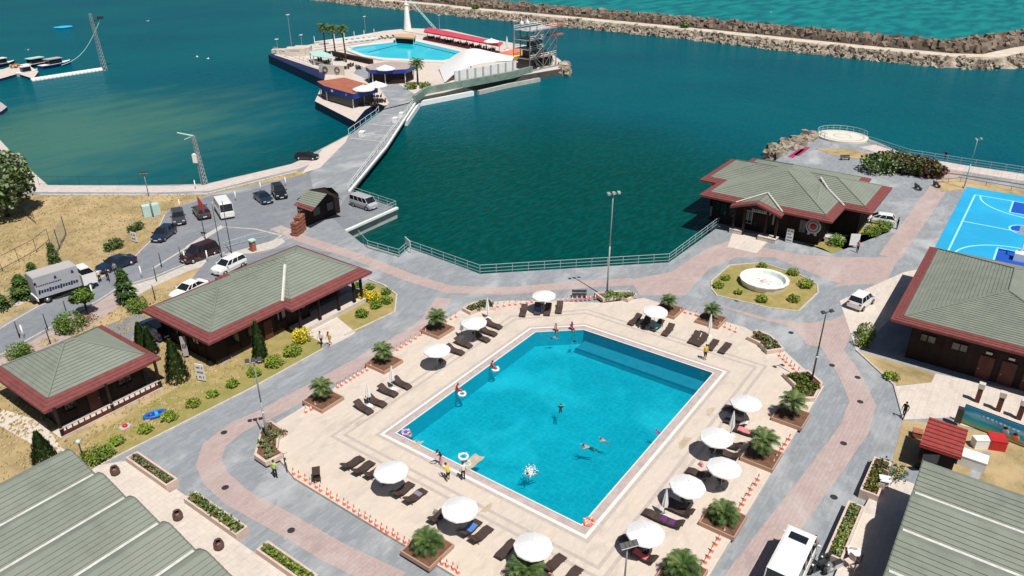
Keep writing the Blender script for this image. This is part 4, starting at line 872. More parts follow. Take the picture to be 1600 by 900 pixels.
def bush(name,label,cat,loc,r,h,mats,n=260,group=None,size=.17):
    t_=T(name,label,cat,loc,0,group); c=MB(); leafmass(c,(0,0,h*.5),(r,r,h*.55),int(n*.6),mats,size)
    for k in range(3): a=rnd.random()*6.28; leafmass(c,(r*.5*math.cos(a),r*.5*math.sin(a),h*rnd.uniform(.35,.6)),(r*.55,r*.55,h*.4),n//6,mats,size)
    c.obj('foliage',t_)
    c=MB()
    for k in range(5): a=k*1.26; c.tube((0,0,0),(r*.5*math.cos(a),r*.5*math.sin(a),h*.55),.03,.012,M['bark'],4)
    c.obj('stems',t_); return t_
LI=[M['lf_lime'],M['lf_lime'],M['lf_green']]; YE=[M['lf_yel'],M['lf_yel'],M['lf_lime']]; GR=[M['lf_green'],M['lf_green'],M['lf_mid']]; DK=[M['lf_dark'],M['lf_dark'],M['lf_mid']]
def bushes(L,mats,desc,grp,r=.75,h=.7,cat='shrub',name='garden_shrub',size=.17):
    for x,y,l,s in L: p=Q(x,y); bush(name,desc+' '+l,cat,(p.x,p.y,0.02),r*s*.86,h*s*.9,mats,int(230*s*s)+60,grp,size)
bushes([(183,693,'nearest the near end of the hut lawn',1),(228,674,'below the blue kayak',1),(266,655,'right of the blue kayak',1.1),(302,634,'midway along the path lawn',1),(333,619,'beside the twin information boards',.9),(363,603,'below the tall lamp head',1.0),(398,586,'just left of the lime hedge by the cypress',1.1),(430,570,'under the cypress, low and wide',1.5)],LI,'low lime green shrub','lime shrubs along the path')
bushes([(458,553,'behind the yellow one by the entrance slab',1.5)],LI,'large lime green shrub','lime shrubs along the path'); bushes([(474,533,'beside the entrance slab',1.5)],YE,'golden yellow shrub','golden shrubs',.8,1.1)
bushes([(570,467,'upper one in the end bed',1.2),(584,470,'middle one in the end bed',1.3)],YE,'golden yellow shrub','golden shrubs',.75,1.0)
bushes([(566,494,'front one in the end bed',1.2),(588,480,'middle front one in the end bed',1.2),(605,473,'right front one in the end bed',1.1),(604,459,'rightmost one in the end bed',1.0),(579,451,'uppermost in the end bed near the porch',.9),(560,448,'tucked by the porch corner',.8)],GR,'fresh green round shrub','green shrubs of the end bed',.7,.75)
bushes([(1191,419,'upper left in the fountain bed',1),(1239,429,'upper right in the fountain bed',1.1),(1258,448,'rightmost in the fountain bed',1.4),(1240,471,'lower right in the fountain bed',1.1),(1190,471,'below the basin',1.1),(1153,459,'lower left in the fountain bed',.8),(1122,449,'leftmost in the fountain bed',1),(1133,437,'left in the fountain bed, yellowish',.9)],LI,'small round shrub','shrubs round the fountain',.75,.75)
bushes([(1378,361,'at the pavilion side wall, upper',1.5),(1361,369,'at the pavilion side wall, lower',1.4),(1306,384,'at the pavilion front corner',1.4)],GR,'glossy green globe bush','globe bushes of the pavilion',.95,1.25)
bushes([(207,363,'right of the white notice board',1.0),(218,358,'topmost above the car park corner',1.1),(183,388,'behind the dark saloon',1.4),(172,392,'left behind the dark saloon',1.1)],DK,'dark green clipped bush','dark bushes at the car park corner',.8,1.1,'bush','clipped_bush')
bushes([(113,516,'on the verge before the small hut',2.2),(32,557,'left on the verge behind the small hut',1.6),(218,486,'bright one by the road bend',1.7)],[M['lf_green'],M['lf_mid'],M['lf_mid']],'leafy green bush','verge bushes',.85,1.0,'bush','verge_bush')
bushes([(1352,527,'tall yellow-green one at the hall corner',1.4),(1346,540,'front one at the hall corner',1.2)],[M['lf_lime'],M['lf_mid'],M['lf_mid']],'hall corner bush,','bushes at the hall corner',.8,1.2); bushes([(1393,592,'on the small lawn before the hall',1.1)],LI,'sparse yellow-green shrub','',.8,.6)
bushes([(150,720,'at the terrace end beside the green lamp',1.4),(162,715,'right of the green lamp',1.2)],[M['lf_mid'],M['lf_lime']],'olive green shrub','shrubs by the left hall terrace',.9,.9)
# big red and green hedge by the sea promenade
for x,y,l,mt,s in [(1372,262,'leftmost clump',[M['lf_olive'],M['lf_mid'],M['lf_dark']],2.4),(1392,258,'second clump',[M['lf_mid'],M['lf_mid'],M['lf_dark'],M['lf_red']],2.7),(1412,261,'third clump',[M['lf_mid'],M['lf_olive'],M['lf_red'],M['lf_dark']],2.6),(1433,265,'fourth clump',[M['lf_red'],M['lf_mid'],M['lf_dark']],2.5),(1449,268,'rightmost reddest clump',[M['lf_red'],M['lf_red'],M['lf_dark']],2.1)]:
    p=Q(x,y+6); bush('flowering_bush','large seaside bush, '+l+' of the row behind the pavilion','bush',(p.x,p.y,0),1.35*s,1.1*s,mt,900,'big seaside bushes',.42)
def cypress(x,y,h,r,label):
    p=Q(x,y); t_=T('cypress_tree',label,'cypress',(p.x,p.y,0),0,'cypresses by the huts'); c=MB(); n=int(2600*h/4)
    for i in range(n):
        z=h*rnd.random()**1.15; rr=r*(1-(z/h)**1.7)*(.7+.3*rnd.random())*(1+.12*math.sin(z*9))+.05; a=rnd.random()*6.28; q=Vector((rr*math.cos(a),rr*math.sin(a),z)); s=.2*rnd.uniform(.6,1.2)
        d=Vector((math.cos(a)*.3,math.sin(a)*.3,1)).normalized(); e=Vector((-math.sin(a),math.cos(a),rnd.uniform(-.3,.3))); c.add([q-e*s*.4,q+e*s*.4,q+d*s*1.3],[(0,1,2)],[M['lf_dark'],M['lf_dark'],M['lf_dark'],M['lf_mid']][i%4])
    c.obj('crown',t_); c=MB(); c.tube((0,0,0),(0,0,h*.9),.09,.02,M['bark'],6); c.obj('trunk',t_)
cypress(408,563,4.3,.7,'slim dark cypress against the front of the long building'); cypress(279,594,4.3,1.0,'broad dark cypress between the two buildings beside the white board'); cypress(224,545,2.9,.7,'dark cypress behind the red eave of the small hut, left one'); cypress(237,553,2.9,.7,'dark cypress behind the red eave of the small hut, right one'); cypress(72,722,2.9,.85,'dark cypress below the small hut at the wave roof edge')
def tree(name,label,loc,h,r,mats,n,size,conical=False,lobes=7,trunk=.14,group=None,th=.35):
    t_=T(name,label,'tree',loc,0,group); c=MB(); b2=MB(); b2.tube((0,0,0),(.05,0,h*th),trunk,trunk*.75,M['bark'],8); b2.tube((.05,0,h*th),(0,.05,h*.8),trunk*.7,trunk*.2,M['bark'],6)
    if conical:
        for i in range(n):
            z=h*(.12+.88*rnd.random()); k=1-(z/h); rr=r*k**.8*(.5+.5*rnd.random())*(1+.25*math.sin(z*6)); a=rnd.random()*6.28; q=Vector((rr*math.cos(a),rr*math.sin(a),z)); s=size*rnd.uniform(.6,1.3); d=Vector((math.cos(a),math.sin(a),-.2)); e=Vector((-math.sin(a),math.cos(a),rnd.uniform(-.4,.4)))
            c.add([q-e*s*.4,q+e*s*.4,q+d*s],[(0,1,2)],mats[i%len(mats)])
    else:
        for k in range(lobes):
            a=k*2.4+rnd.random(); rr=r*.55*math.sqrt(rnd.uniform(.1,1)); cz=h*(th+.15+(.72-th)*rnd.random()); cen=(rr*math.cos(a),rr*math.sin(a),cz); leafmass(c,cen,(r*.5,r*.5,r*.42),n//lobes,mats,size,shell=.3); b2.tube((.04,0,h*th*.9),cen,trunk*.4,trunk*.12,M['bark'],5)
    c.obj('crown',t_); b2.obj('trunk',t_); return t_
p=Q(200,472); tree('conifer_tree','dark young conifer on the verge right of the truck',(p.x,p.y,0),4.2,1.25,[M['lf_dark'],M['lf_dark'],M['lf_mid']],1500,.34,True)
p=Q(137,492); tree('broadleaf_tree','round leafy street tree on the pink pavement before the truck',(p.x,p.y,0),3.6,1.5,[M['lf_green'],M['lf_mid'],M['lf_mid'],M['lf_dark']],1500,.26,th=.4)
p=Q(134,502); bush('purple_bush','low purple-brown bush under the round street tree','bush',(p.x,p.y,0),1.2,.8,[M['lf_red'],M['soil']],260)
p=Q(38,466); tree('conifer_tree','bushy young conifer on the dry verge left of the truck',(p.x,p.y,0),3.0,1.5,[M['lf_dark'],M['lf_mid']],1300,.36,True); p=Q(56,441); tree('conifer_tree','small conifer on the verge just behind the truck',(p.x,p.y,0),2.6,1.0,[M['lf_dark'],M['lf_mid']],700,.34,True)
p=Q(86,411); tree('conifer_tree','slim little conifer at the mesh fence foot',(p.x,p.y,0),2.8,.8,[M['lf_dark'],M['lf_mid']],600,.3,True); p=Q(0,484); tree('conifer_tree','young conifer cut by the left picture edge',(p.x,p.y,0),2.6,1.2,[M['lf_dark'],M['lf_mid']],800,.34,True)
for x,y,s,l in [(12,338,1,'big grey-green tree at the left edge above the dry field')]:
    p=Q(x,y); tree('olive_tree',l,(p.x,p.y,0),8.5,5.2,[M['lf_olive'],M['lf_olive'],M['lf_mid'],M['lf_dark']],11000,.5,False,20,.35,th=.22)
# deck corner planters
def deckplanter(pts,label,mats,zb=DZ,dens=1.0,rock=None):
    P=QL(pts,zb); cx=sum(p.x for p in P)/len(P); cy=sum(p.y for p in P)/len(P); t_=T('stone_planter',label,'planter',(cx,cy,zb),0,'corner planters of the pool deck')
    c=MB(); n=len(P); L=[Vector((p.x-cx,p.y-cy,0)) for p in P]; I=[v*1.0-v.normalized()*.28 for v in L]
    for i in range(n):
        j=(i+1)%n; c.add([L[i],L[j],L[j]+Vector((0,0,.4)),L[i]+Vector((0,0,.4)),I[i]+Vector((0,0,.4)),I[j]+Vector((0,0,.4)),I[i]+Vector((0,0,.1)),I[j]+Vector((0,0,.1))],[(0,1,2,3),(3,2,5,4),(4,5,7,6)],M['rimstone'])
    c.obj('rim',t_); c=MB(); c.sheet([(v.x,v.y) for v in I],.24,M['soil']); c.obj('soil',t_)
    c=MB(); xs=[v.x for v in I];ys=[v.y for v in I]; k=0
    while k<16*dens*2:
        x,y=rnd.uniform(min(xs),max(xs)),rnd.uniform(min(ys),max(ys))
        if not inpoly(x,y,[(v.x*.9,v.y*.9) for v in I]): k+=.3; continue
        k+=1; c=MB(); leafmass(c,(x,y,.42),(.42,.42,.28),44,mats,.2); c.obj('shrub',t_)
    return t_
M['rimstone']=mk('pink_cream_coping',(0.64,0.50,0.43),0.75,(0.54,0.42,0.36),1.5)
OLM=[M['lf_mid'],M['lf_olive'],M['lf_dark'],M['lf_red']]
deckplanter([(424,663),(450,678),(437,688),(434,708),(444,716),(416,729),(398,717),(410,672)],'long notched planter on the left deck corner with a lamp post in it',[M['lf_mid'],M['lf_olive'],M['soil']],dens=.7)
deckplanter([(722,486),(738,477),(768,473),(775,485),(752,486),(735,493)],'low planter at the far left deck corner',OLM,dens=.8)
deckplanter([(928,462),(958,459),(983,459),(995,464),(981,473),(967,468),(942,472)],'planter at the far deck edge with the tallest lamp post',[M['lf_green'],M['lf_mid'],M['lf_olive']],dens=.8)
deckplanter([(1166,531),(1182,520),(1204,528),(1225,550),(1198,554),(1184,540)],'planter at the far right deck corner without a lamp',[M['lf_mid'],M['lf_red'],M['lf_olive']],dens=.9)
deckplanter([(1222,588),(1262,583),(1285,603),(1272,628),(1245,628),(1240,606)],'dense green planter at the right deck corner',[M['lf_green'],M['lf_mid'],M['lf_dark'],M['lf_red']],dens=2.0)
# hall terrace planters
def longplanter(x0,x1,y0,y1,label,mats,full=1.0,base=.3):
    t_=T('terrace_planter',label,'planter',((x0+x1)/2,(y0+y1)/2,0),0,'terrace planters'); c=MB(); w_,l_=(x1-x0),(y1-y0)
    for sx,sy,dx,dy in ((1,0,.15,l_),(-1,0,.15,l_),(0,1,w_-.3,.15),(0,-1,w_-.3,.15)): c.box((sx*(w_-.15)/2,sy*(l_-.15)/2,.4),(dx,dy,.8),M['rimstone'])
    c.obj('rim',t_); c=MB(); c.box((0,0,.3),(w_-.32,l_-.32,.6),M['soil']); c.obj('soil',t_); c=MB(); n=int(max(w_,l_)/.45)
    for i in range(n):
        f=(i+.5)/n-.5; a=(f*(w_-.6),0) if w_>l_ else (0,f*(l_-.6)); leafmass(c,(a[0],a[1],.75),(.3*full,.36*full,.3*full),70,mats,.16); c.obj('shrub',t_); c=MB()
longplanter(19.9,20.9,46.3,51.9,'narrow planter with sparse shrubs before the left hall, uppermost',[M['lf_olive'],M['lf_mid'],M['lf_red']],.8)
longplanter(19.9,20.9,37.8,44.0,'planter with bushy green shrubs before the left hall, middle one',[M['lf_mid'],M['lf_olive'],M['lf_lime'],M['lf_dark']],1.5)
longplanter(19.9,20.9,30.5,35.6,'planter with yellow-green shrubs at the bottom edge before the left hall',[M['lf_mid'],M['lf_lime']],1.1)
longplanter(49.9,54.6,2.6,3.9,'bushy planter before the right hall, upper one',[M['lf_mid'],M['lf_lime'],M['lf_dark'],M['lf_red']],1.5)
longplanter(42.0,48.2,3.2,4.3,'narrow planter before the right hall, lower one beside the van',[M['lf_mid'],M['lf_olive'],M['lf_lime']],1.1)
p=Q(1388,742); bush('garden_shrub','dark green hedge end at the corner of the right hall terrace','shrub',(p.x,p.y,0),1.5,1.0,[M['lf_mid'],M['lf_dark']],420)
def urn():
    r=T('ribbed_urn','','urn'); c=MB(); c.lathe([(.16,0),(.3,.12),(.34,.35),(.28,.55),(.2,.62),(.24,.68),(.2,.68),(.14,.6)],M['urn'],n=16,smooth=False,scallop=.06); c.obj('bowl',r); c=MB(); c.lathe([(.24,0),(.22,.06),(.16,.09)],M['urn'],n=12); c.obj('foot',r); return r
M['urn']=mk('brown_glazed_pot',(0.14,0.07,0.06),0.5,(0.08,0.04,0.035),6,obj=True); UR=Proto(urn())
for x,y,l in [(181,741,'beside the uppermost left planter'),(279,811,'between the terrace steps and the middle planter'),(343,857,'at the near end of the middle planter')]: p=Q(x,y,.32); UR.put((p.x,p.y,.32),0,'brown ribbed urn on the left terrace, '+l,'brown urns',1.1)
# traffic cones
def cone():
    r=T('traffic_cone','','cone'); c=MB(); c.box((0,0,.015),(.26,.26,.03),M['orange']); c.obj('foot',r); c=MB(); 
    for a,b_,m in ((.03,.2,'orange'),(.2,.42,'white'),(.42,.62,'orange')): c.lathe([(.105-.11*a,a),(.105-.11*b_,b_)],M[m],n=10)
    c.obj('body',r); return r
KP=Proto(cone())
ORD='first second third fourth fifth sixth seventh eighth ninth tenth eleventh twelfth thirteenth fourteenth fifteenth sixteenth seventeenth eighteenth nineteenth twentieth twenty-first twenty-second'.split()
CR=[([(459,740),(640,853)],22,'lower left deck edge'),([(690,880),(716,895)],4,'bottom deck edge below the near left palm'),([(478,645),(493,636)],3,'deck edge left of the lowest left palm'),([(527,606),(580,575)],9,'deck edge between the two lower left palms'),([(620,548),(664,520)],7,'deck edge between the two upper left palms'),([(697,503),(712,496)],3,'deck edge left of the far left planter'),([(779,480),(832,473)],7,'far deck edge left of the topmost umbrella'),([(872,471),(930,466)],9,'far deck edge at the bench'),
([(1062,488),(1088,493)],4,'far right deck edge before the second far palm'),([(1124,508),(1148,519)],4,'far right deck edge beside the second far palm'),([(1218,557),(1246,582)],6,'right deck corner edge above the dense planter'),([(1208,724),(1233,688)],6,'right deck edge between the two upper palms'),([(1154,797),(1184,750)],7,'right deck edge above the squat palm'),([(1096,889),(1130,833)],7,'right deck edge above the bottom palm')]
for (a,b_),n,l in CR:
    for i in range(n): t_=i/(n-1); p=Q(a[0]+(b_[0]-a[0])*t_,a[1]+(b_[1]-a[1])*t_,DZ); KP.put((p.x+rnd.uniform(-.06,.06),p.y+rnd.uniform(-.06,.06),DZ),rnd.uniform(-.3,.3),ORD[i]+(' cone down, ' if a[1]<b_[1] else ' cone up, ')+l,'traffic cones')
# lamp posts
def lamp(x,y,z,h,label,top=None,arms=2,m='gmetal',r=.09,kind='flood',heads=2,spread=.7):
    p=Q(x,y,z) if not top else Q(top[0],top[1],z+h); t_=T('lamp_post',label,'lamp post',(p.x,p.y,z),R(-35)); c=MB(); c.tube((0,0,0),(0,0,h*.5),r,r*.8,M[m],8); c.tube((0,0,h*.5),(0,0,h),r*.75,r*.5,M[m],8); c.box((0,0,.15),(.4,.4,.3),M['concrete']); c.obj('pole',t_)
    c=MB(); c.tube((-spread/2,0,h-.05),(spread/2,0,h-.05),.04,.04,M[m],6); c.obj('crossarm',t_)
    hm=M['dmetal'] if kind=='flood' else M['gmetal']
    for i in range(heads):
        f=(i/(heads-1)-.5)*spread; c=MB(); c.box((f,-.12,h+.08),(.34,.34,.14),hm,0,1,Matrix.Rotation(R(25),4,'X')); o=c.obj('lamp_head',t_); c=MB(); c.box((f,-.16,h-.0),(.28,.28,.03),M['chrome'],0,1,Matrix.Rotation(R(25),4,'X')); c.obj('lens',o)
    return t_
def ringcol(t_,z): c=MB(); c.lathe([(.12,z),(.14,z+.1),(.12,z+.2)],M['white'],n=10); c.obj('collar',t_)
t_=lamp(948,462,DZ,12.3,'tallest grey lamp post rising from the far deck planter',kind='flat',spread=1.2,r=.11,heads=3)
t_=lamp(1267,600,DZ,7.6,'dark lamp post with twin floodlights in the right corner planter',m='dmetal',heads=2,spread=.9); ringcol(t_,2.9)
t_=lamp(419,690,DZ,7.9,'grey lamp post with floodlights in the left corner planter',heads=3,spread=.9); ringcol(t_,2.9)
t_=lamp(980,912,DZ,5.6,'thin grey lamp post with a floodlight cluster at the bottom edge',top=(981,850),heads=4,spread=.8,m='gmetal')
lamp(241,343,0,7.0,'dark headed lamp post at the car park corner',heads=3,spread=.8); lamp(1506,294,0,8.0,'thin grey lamp post beside the sports court',kind='flat',spread=1.0)
# ---------------- vehicles ----------------
def vehicle(name,label,cat,px,py,hd,col,kind='saloon',L=4.5,W=1.8,H=1.45,z=0,group='parked vehicles'):
    """body lofted from stations along x (front = +x); greenhouse with glass, roof panel, pillars"""
    p=Q(px,py,z)
    if isinstance(hd,tuple): v=Q(hd[2],hd[3],z+.8)-Q(hd[0],hd[1],z+.8); hd=math.degrees(math.atan2(v.y,v.x))
    t_=T(name,label,cat,(p.x,p.y,z),R(hd),group); pm=col; h=W/2
    S={'saloon':dict(body=[(-.5,.45,.78,.8),(-.47,.3,.95,.93),(-.3,.22,1.0,1),(.2,.2,.96,1),(.4,.22,.86,.97),(.48,.3,.72,.88),(.5,.4,.6,.75)],gb=(-.36,.22),gt=(-.2,.05)),
       'suv':dict(body=[(-.5,.45,.85,.85),(-.48,.32,1.08,.95),(-.3,.28,1.12,1),(.2,.26,1.1,1),(.4,.28,1.02,.97),(.485,.36,.9,.9),(.5,.45,.7,.8)],gb=(-.47,.25),gt=(-.42,.08)),
       'hatch':dict(body=[(-.5,.45,.8,.8),(-.48,.3,.98,.93),(-.3,.24,1.0,1),(.2,.22,.97,1),(.4,.24,.88,.97),(.485,.3,.75,.88),(.5,.4,.6,.75)],gb=(-.47,.25),gt=(-.36,.06)),
       'van':dict(body=[(-.5,.4,1.15,.9),(-.49,.3,1.2,.98),(-.3,.26,1.2,1),(.3,.26,1.2,1),(.42,.28,1.1,.97),(.49,.34,.95,.9),(.5,.45,.8,.82)],gb=(-.49,.4),gt=(-.475,.27))}[kind]
    c=MB(); rows=[]
    for fx_,z0,z1,wf in S['body']:
        x=fx_*L; ww=h*wf; zm=z0+(z1-z0)*.55; rows.append([(x,-ww*.92,z0),(x,-ww,zm),(x,-ww*.93,z1-.04),(x,-ww*.8,z1),(x,ww*.8,z1),(x,ww*.93,z1-.04),(x,ww,zm),(x,ww*.92,z0)])
    for a,b_ in zip(rows,rows[1:]):
        for i in range(8): j=(i+1)%8; c.add([a[i],a[j],b_[j],b_[i]],[(0,1,2,3)],pm,False)
    c.add(rows[0],[tuple(range(8))],pm); c.add(rows[-1],[tuple(range(7,-1,-1))],pm); body=c.obj('body',t_)
    zb=S['body'][2][2]-.03; g0,g1=[v*L for v in S['gb']]; r0,r1=[v*L for v in S['gt']]; wb=h*.9; wt=h*(.72 if kind!='van' else .84); zt=H-.06
    c=MB(); B8=[(g0,-wb,zb),(g1,-wb,zb),(g1,wb,zb),(g0,wb,zb),(r0,-wt,zt),(r1,-wt,zt),(r1,wt,zt),(r0,wt,zt)]; c.add(B8,[(0,1,5,4),(1,2,6,5),(2,3,7,6),(3,0,4,7)],M['glass']); c.obj('windows',t_)
    c=MB(); c.add([(r0-.05,-wt-.02,zt),(r1+.05,-wt-.02,zt),(r1+.05,wt+.02,zt),(r0-.05,wt+.02,zt),(r0+.05,-wt*.85,H),(r1-.1,-wt*.85,H),(r1-.1,wt*.85,H),(r0+.05,wt*.85,H)],[(0,1,5,4),(1,2,6,5),(2,3,7,6),(3,0,4,7),(4,5,6,7)],pm)
    for a,b_ in ((0,4),(1,5),(2,6),(3,7)): c.tube(B8[a],B8[b_],.045,.04,pm,5)
    for s in (-1,1):
        for k in ([.42,.72] if kind!='van' else [.25,.5,.75]):
            xa=g0+(g1-g0)*k; xb_=r0+(r1-r0)*k; c.tube((xa,s*wb,zb),(xb_,s*wt,zt),.04,.035,pm,5)
    c.obj('roof',t_)
    for sx in (-.31,.32):
        for s in (-1,1):
            rr=.33 if kind!='van' else .36; c=MB(); c.tube((sx*L,s*(h-.2),rr),(sx*L,s*(h+.015),rr),rr,rr,M['rubber'],14); w_=c.obj('wheel',t_); c=MB(); c.tube((sx*L,s*(h-.1),rr),(sx*L,s*(h+.03),rr),rr*.6,rr*.58,M['alloy'],10); c.obj('rim',w_)
    zf=S['body'][-2][2]-.12; zr=S['body'][1][2]-.15
    for s in (-1,1):
        c=MB(); c.box((L*.487,s*h*.66,zf),(.12,.34,.14),M['chrome']); c.obj('headlight',t_); c=MB(); c.box((-L*.487,s*h*.74,zr),(.1,.26,.18),M['redlens']); c.obj('tail_light',t_)
        c=MB(); c.box((g1-.12,s*(h+.06),zb+.1),(.12,.2,.14),pm); c.obj('mirror',t_)
    c=MB(); c.box((L*.5,0,.42),(.03,.5,.12),M['white']); c.box((-L*.5,0,.55),(.03,.5,.12),M['white']); c.obj('number_plate',t_)
    c=MB(); c.box((L*.485,0,.5),(.06,W*.5,.16),M['dmetal']); c.obj('grille',t_); return t_
BL=paint('paint_black',(.012,.013,.016)); NB=paint('paint_dark_blue',(.012,.025,.055)); DG=paint('paint_dark_grey',(.05,.05,.055)); WH=paint('paint_white',(.80,.80,.79)); MR=paint('paint_maroon',(.035,.012,.014)); SV=paint('paint_silver',(.42,.43,.45))
# headings in the site frame
vehicle('parked_car','dark blue hatchback parked at the grass kerb below the teal cabin','car',257,371,(268,355,245,372),NB,'hatch',4.3,1.8,1.5)
vehicle('parked_car','dark grey estate car parked right of the teal cabin','car',280,346,(277,330,281,350),DG,'suv',4.3,1.8,1.6)
vehicle('parked_car','dark grey car with a flagpole before it, left of the white minibus','car',316,337,(323,343,304,318),DG,'suv',4.5,1.9,1.6)
vehicle('parked_car','black saloon left of the pair near the quay','car',412,314,(400,302,421,317),NB,'saloon',4.4,1.8,1.4)
vehicle('parked_car','black off-roader right of the pair near the quay','car',437,306,(431,292,442,309),BL,'suv',4.4,1.9,1.75)
vehicle('parked_car','shiny dark blue saloon parked behind the box truck','car',183,418,(206,404,160,420),NB,'saloon',4.7,1.85,1.45)
vehicle('parked_car','dark maroon off-roader on the road beside the flagpoles','car',313,403,(338,388,290,406),MR,'suv',4.9,2.0,1.9)
vehicle('parked_car','white saloon behind the long building roof','car',297,459,(322,444,272,469),WH,'saloon',4.6,1.85,1.45)
vehicle('parked_car','white compact off-roader with a red door panel behind the long roof','car',359,422,(384,408,336,431),WH,'suv',4.4,1.85,1.65)
vehicle('parked_car','dark blue pickup half under the eave of the long building','car',244,522,(262,524,226,503),NB,'suv',4.6,1.9,1.6)
t_=vehicle('minibus','white high-roof minibus in the car park','minibus',351,334,(360,340,339,308),WH,'van',5.6,2.05,2.4)
vehicle('parked_minivan','silver minivan parked on the pier platform','minivan',569,324,(550,310,588,322),SV,'van',4.5,1.85,1.9)
vehicle('jeep','white off-roader with an open back on the grey paving left of the hall','off-roader',1344,477,(1330,476,1360,454),WH,'suv',3.9,1.75,1.75)
vehicle('parked_car','white and black car half hidden behind the sea pavilion','car',1373,348,100,WH,'hatch',4.2,1.8,1.5)
vn=vehicle('delivery_van','big white van with a roof hatch on the service road','van',1230,872,0,WH,'van',5.9,2.15,2.6)
vn.location=(39.6,5.85,0); c=MB(); c.box((.7,0,2.63),(.65,1.15,.06),M['glass']); c.obj('roof_hatch',vn)
M['winered']=paint('paint_red',(.4,.03,.05))
# driver's open door side
# box truck
p=Q(104,459); v=Q(150,440)-Q(76,463); t_=T('box_truck','grey box truck with dark lettering on its side on the road','truck',(p.x,p.y,0),math.atan2(v.y,v.x),'parked vehicles'); G1=mk('truck_box_grey',(.42,.43,.46),.5,(.36,.37,.4),.8,obj=True)
c=MB(); c.box((-.8,0,2.15),(4.6,2.3,2.5),G1); c.obj('cargo_box',t_); c=MB(); c.box((-.8,0,3.42),(4.5,2.2,.05),M['greyroof']); c.obj('box_roof',t_)
c=MB(); c.box((-.8,0,.72),(5.6,1.0,.25),M['dmetal']); c.box((-3.15,0,.75),(.12,2.2,.35),M['white']); c.obj('chassis',t_)
c=MB(); c.box((2.5,0,1.35),(1.5,2.0,1.3),WH); c.add([(1.8,-.95,2),(3.2,-.95,2),(3.2,.95,2),(1.8,.95,2),(1.85,-.85,2.65),(2.75,-.85,2.65),(2.75,.85,2.65),(1.85,.85,2.65)],[(0,1,5,4),(1,2,6,5),(2,3,7,6),(3,0,4,7)],M['glass']); c.box((2.3,0,2.68),(1.0,1.75,.08),WH); c.obj('cab',t_)
for x in (-2.2,2.4):
    for s in (-1,1): c=MB(); c.tube((x,s*.75,.42),(x,s*1.05,.42),.42,.42,M['rubber'],14); w_=c.obj('wheel',t_); c=MB(); c.tube((x,s*.9,.42),(x,s*1.07,.42),.22,.22,M['alloy'],10); c.obj('rim',w_)
for s in (-1,1): c=MB(); c.box((3.26,s*.7,1.0),(.05,.3,.2),M['chrome']); c.obj('headlight',t_)
c=MB(); r2=random.Random(3)
for i in range(15): c.box((-2.8+i*.28,-1.16,1.62),(.2,.02,.34 if i%4 else .5),M['navy'],0,1,Matrix.Rotation(R(12),4,'Y'))
for i in range(12): c.box((-2.9+i*.22,-1.16,2.35),(.15,.02,.12),M['navy'])
for x,z in ((-3.0,2.7),(-.9,2.85),(.9,2.9)): c.box((x,-1.16,z),(.3,.02,.34),M['navy'],0,.5)
c.obj('side_lettering',t_)
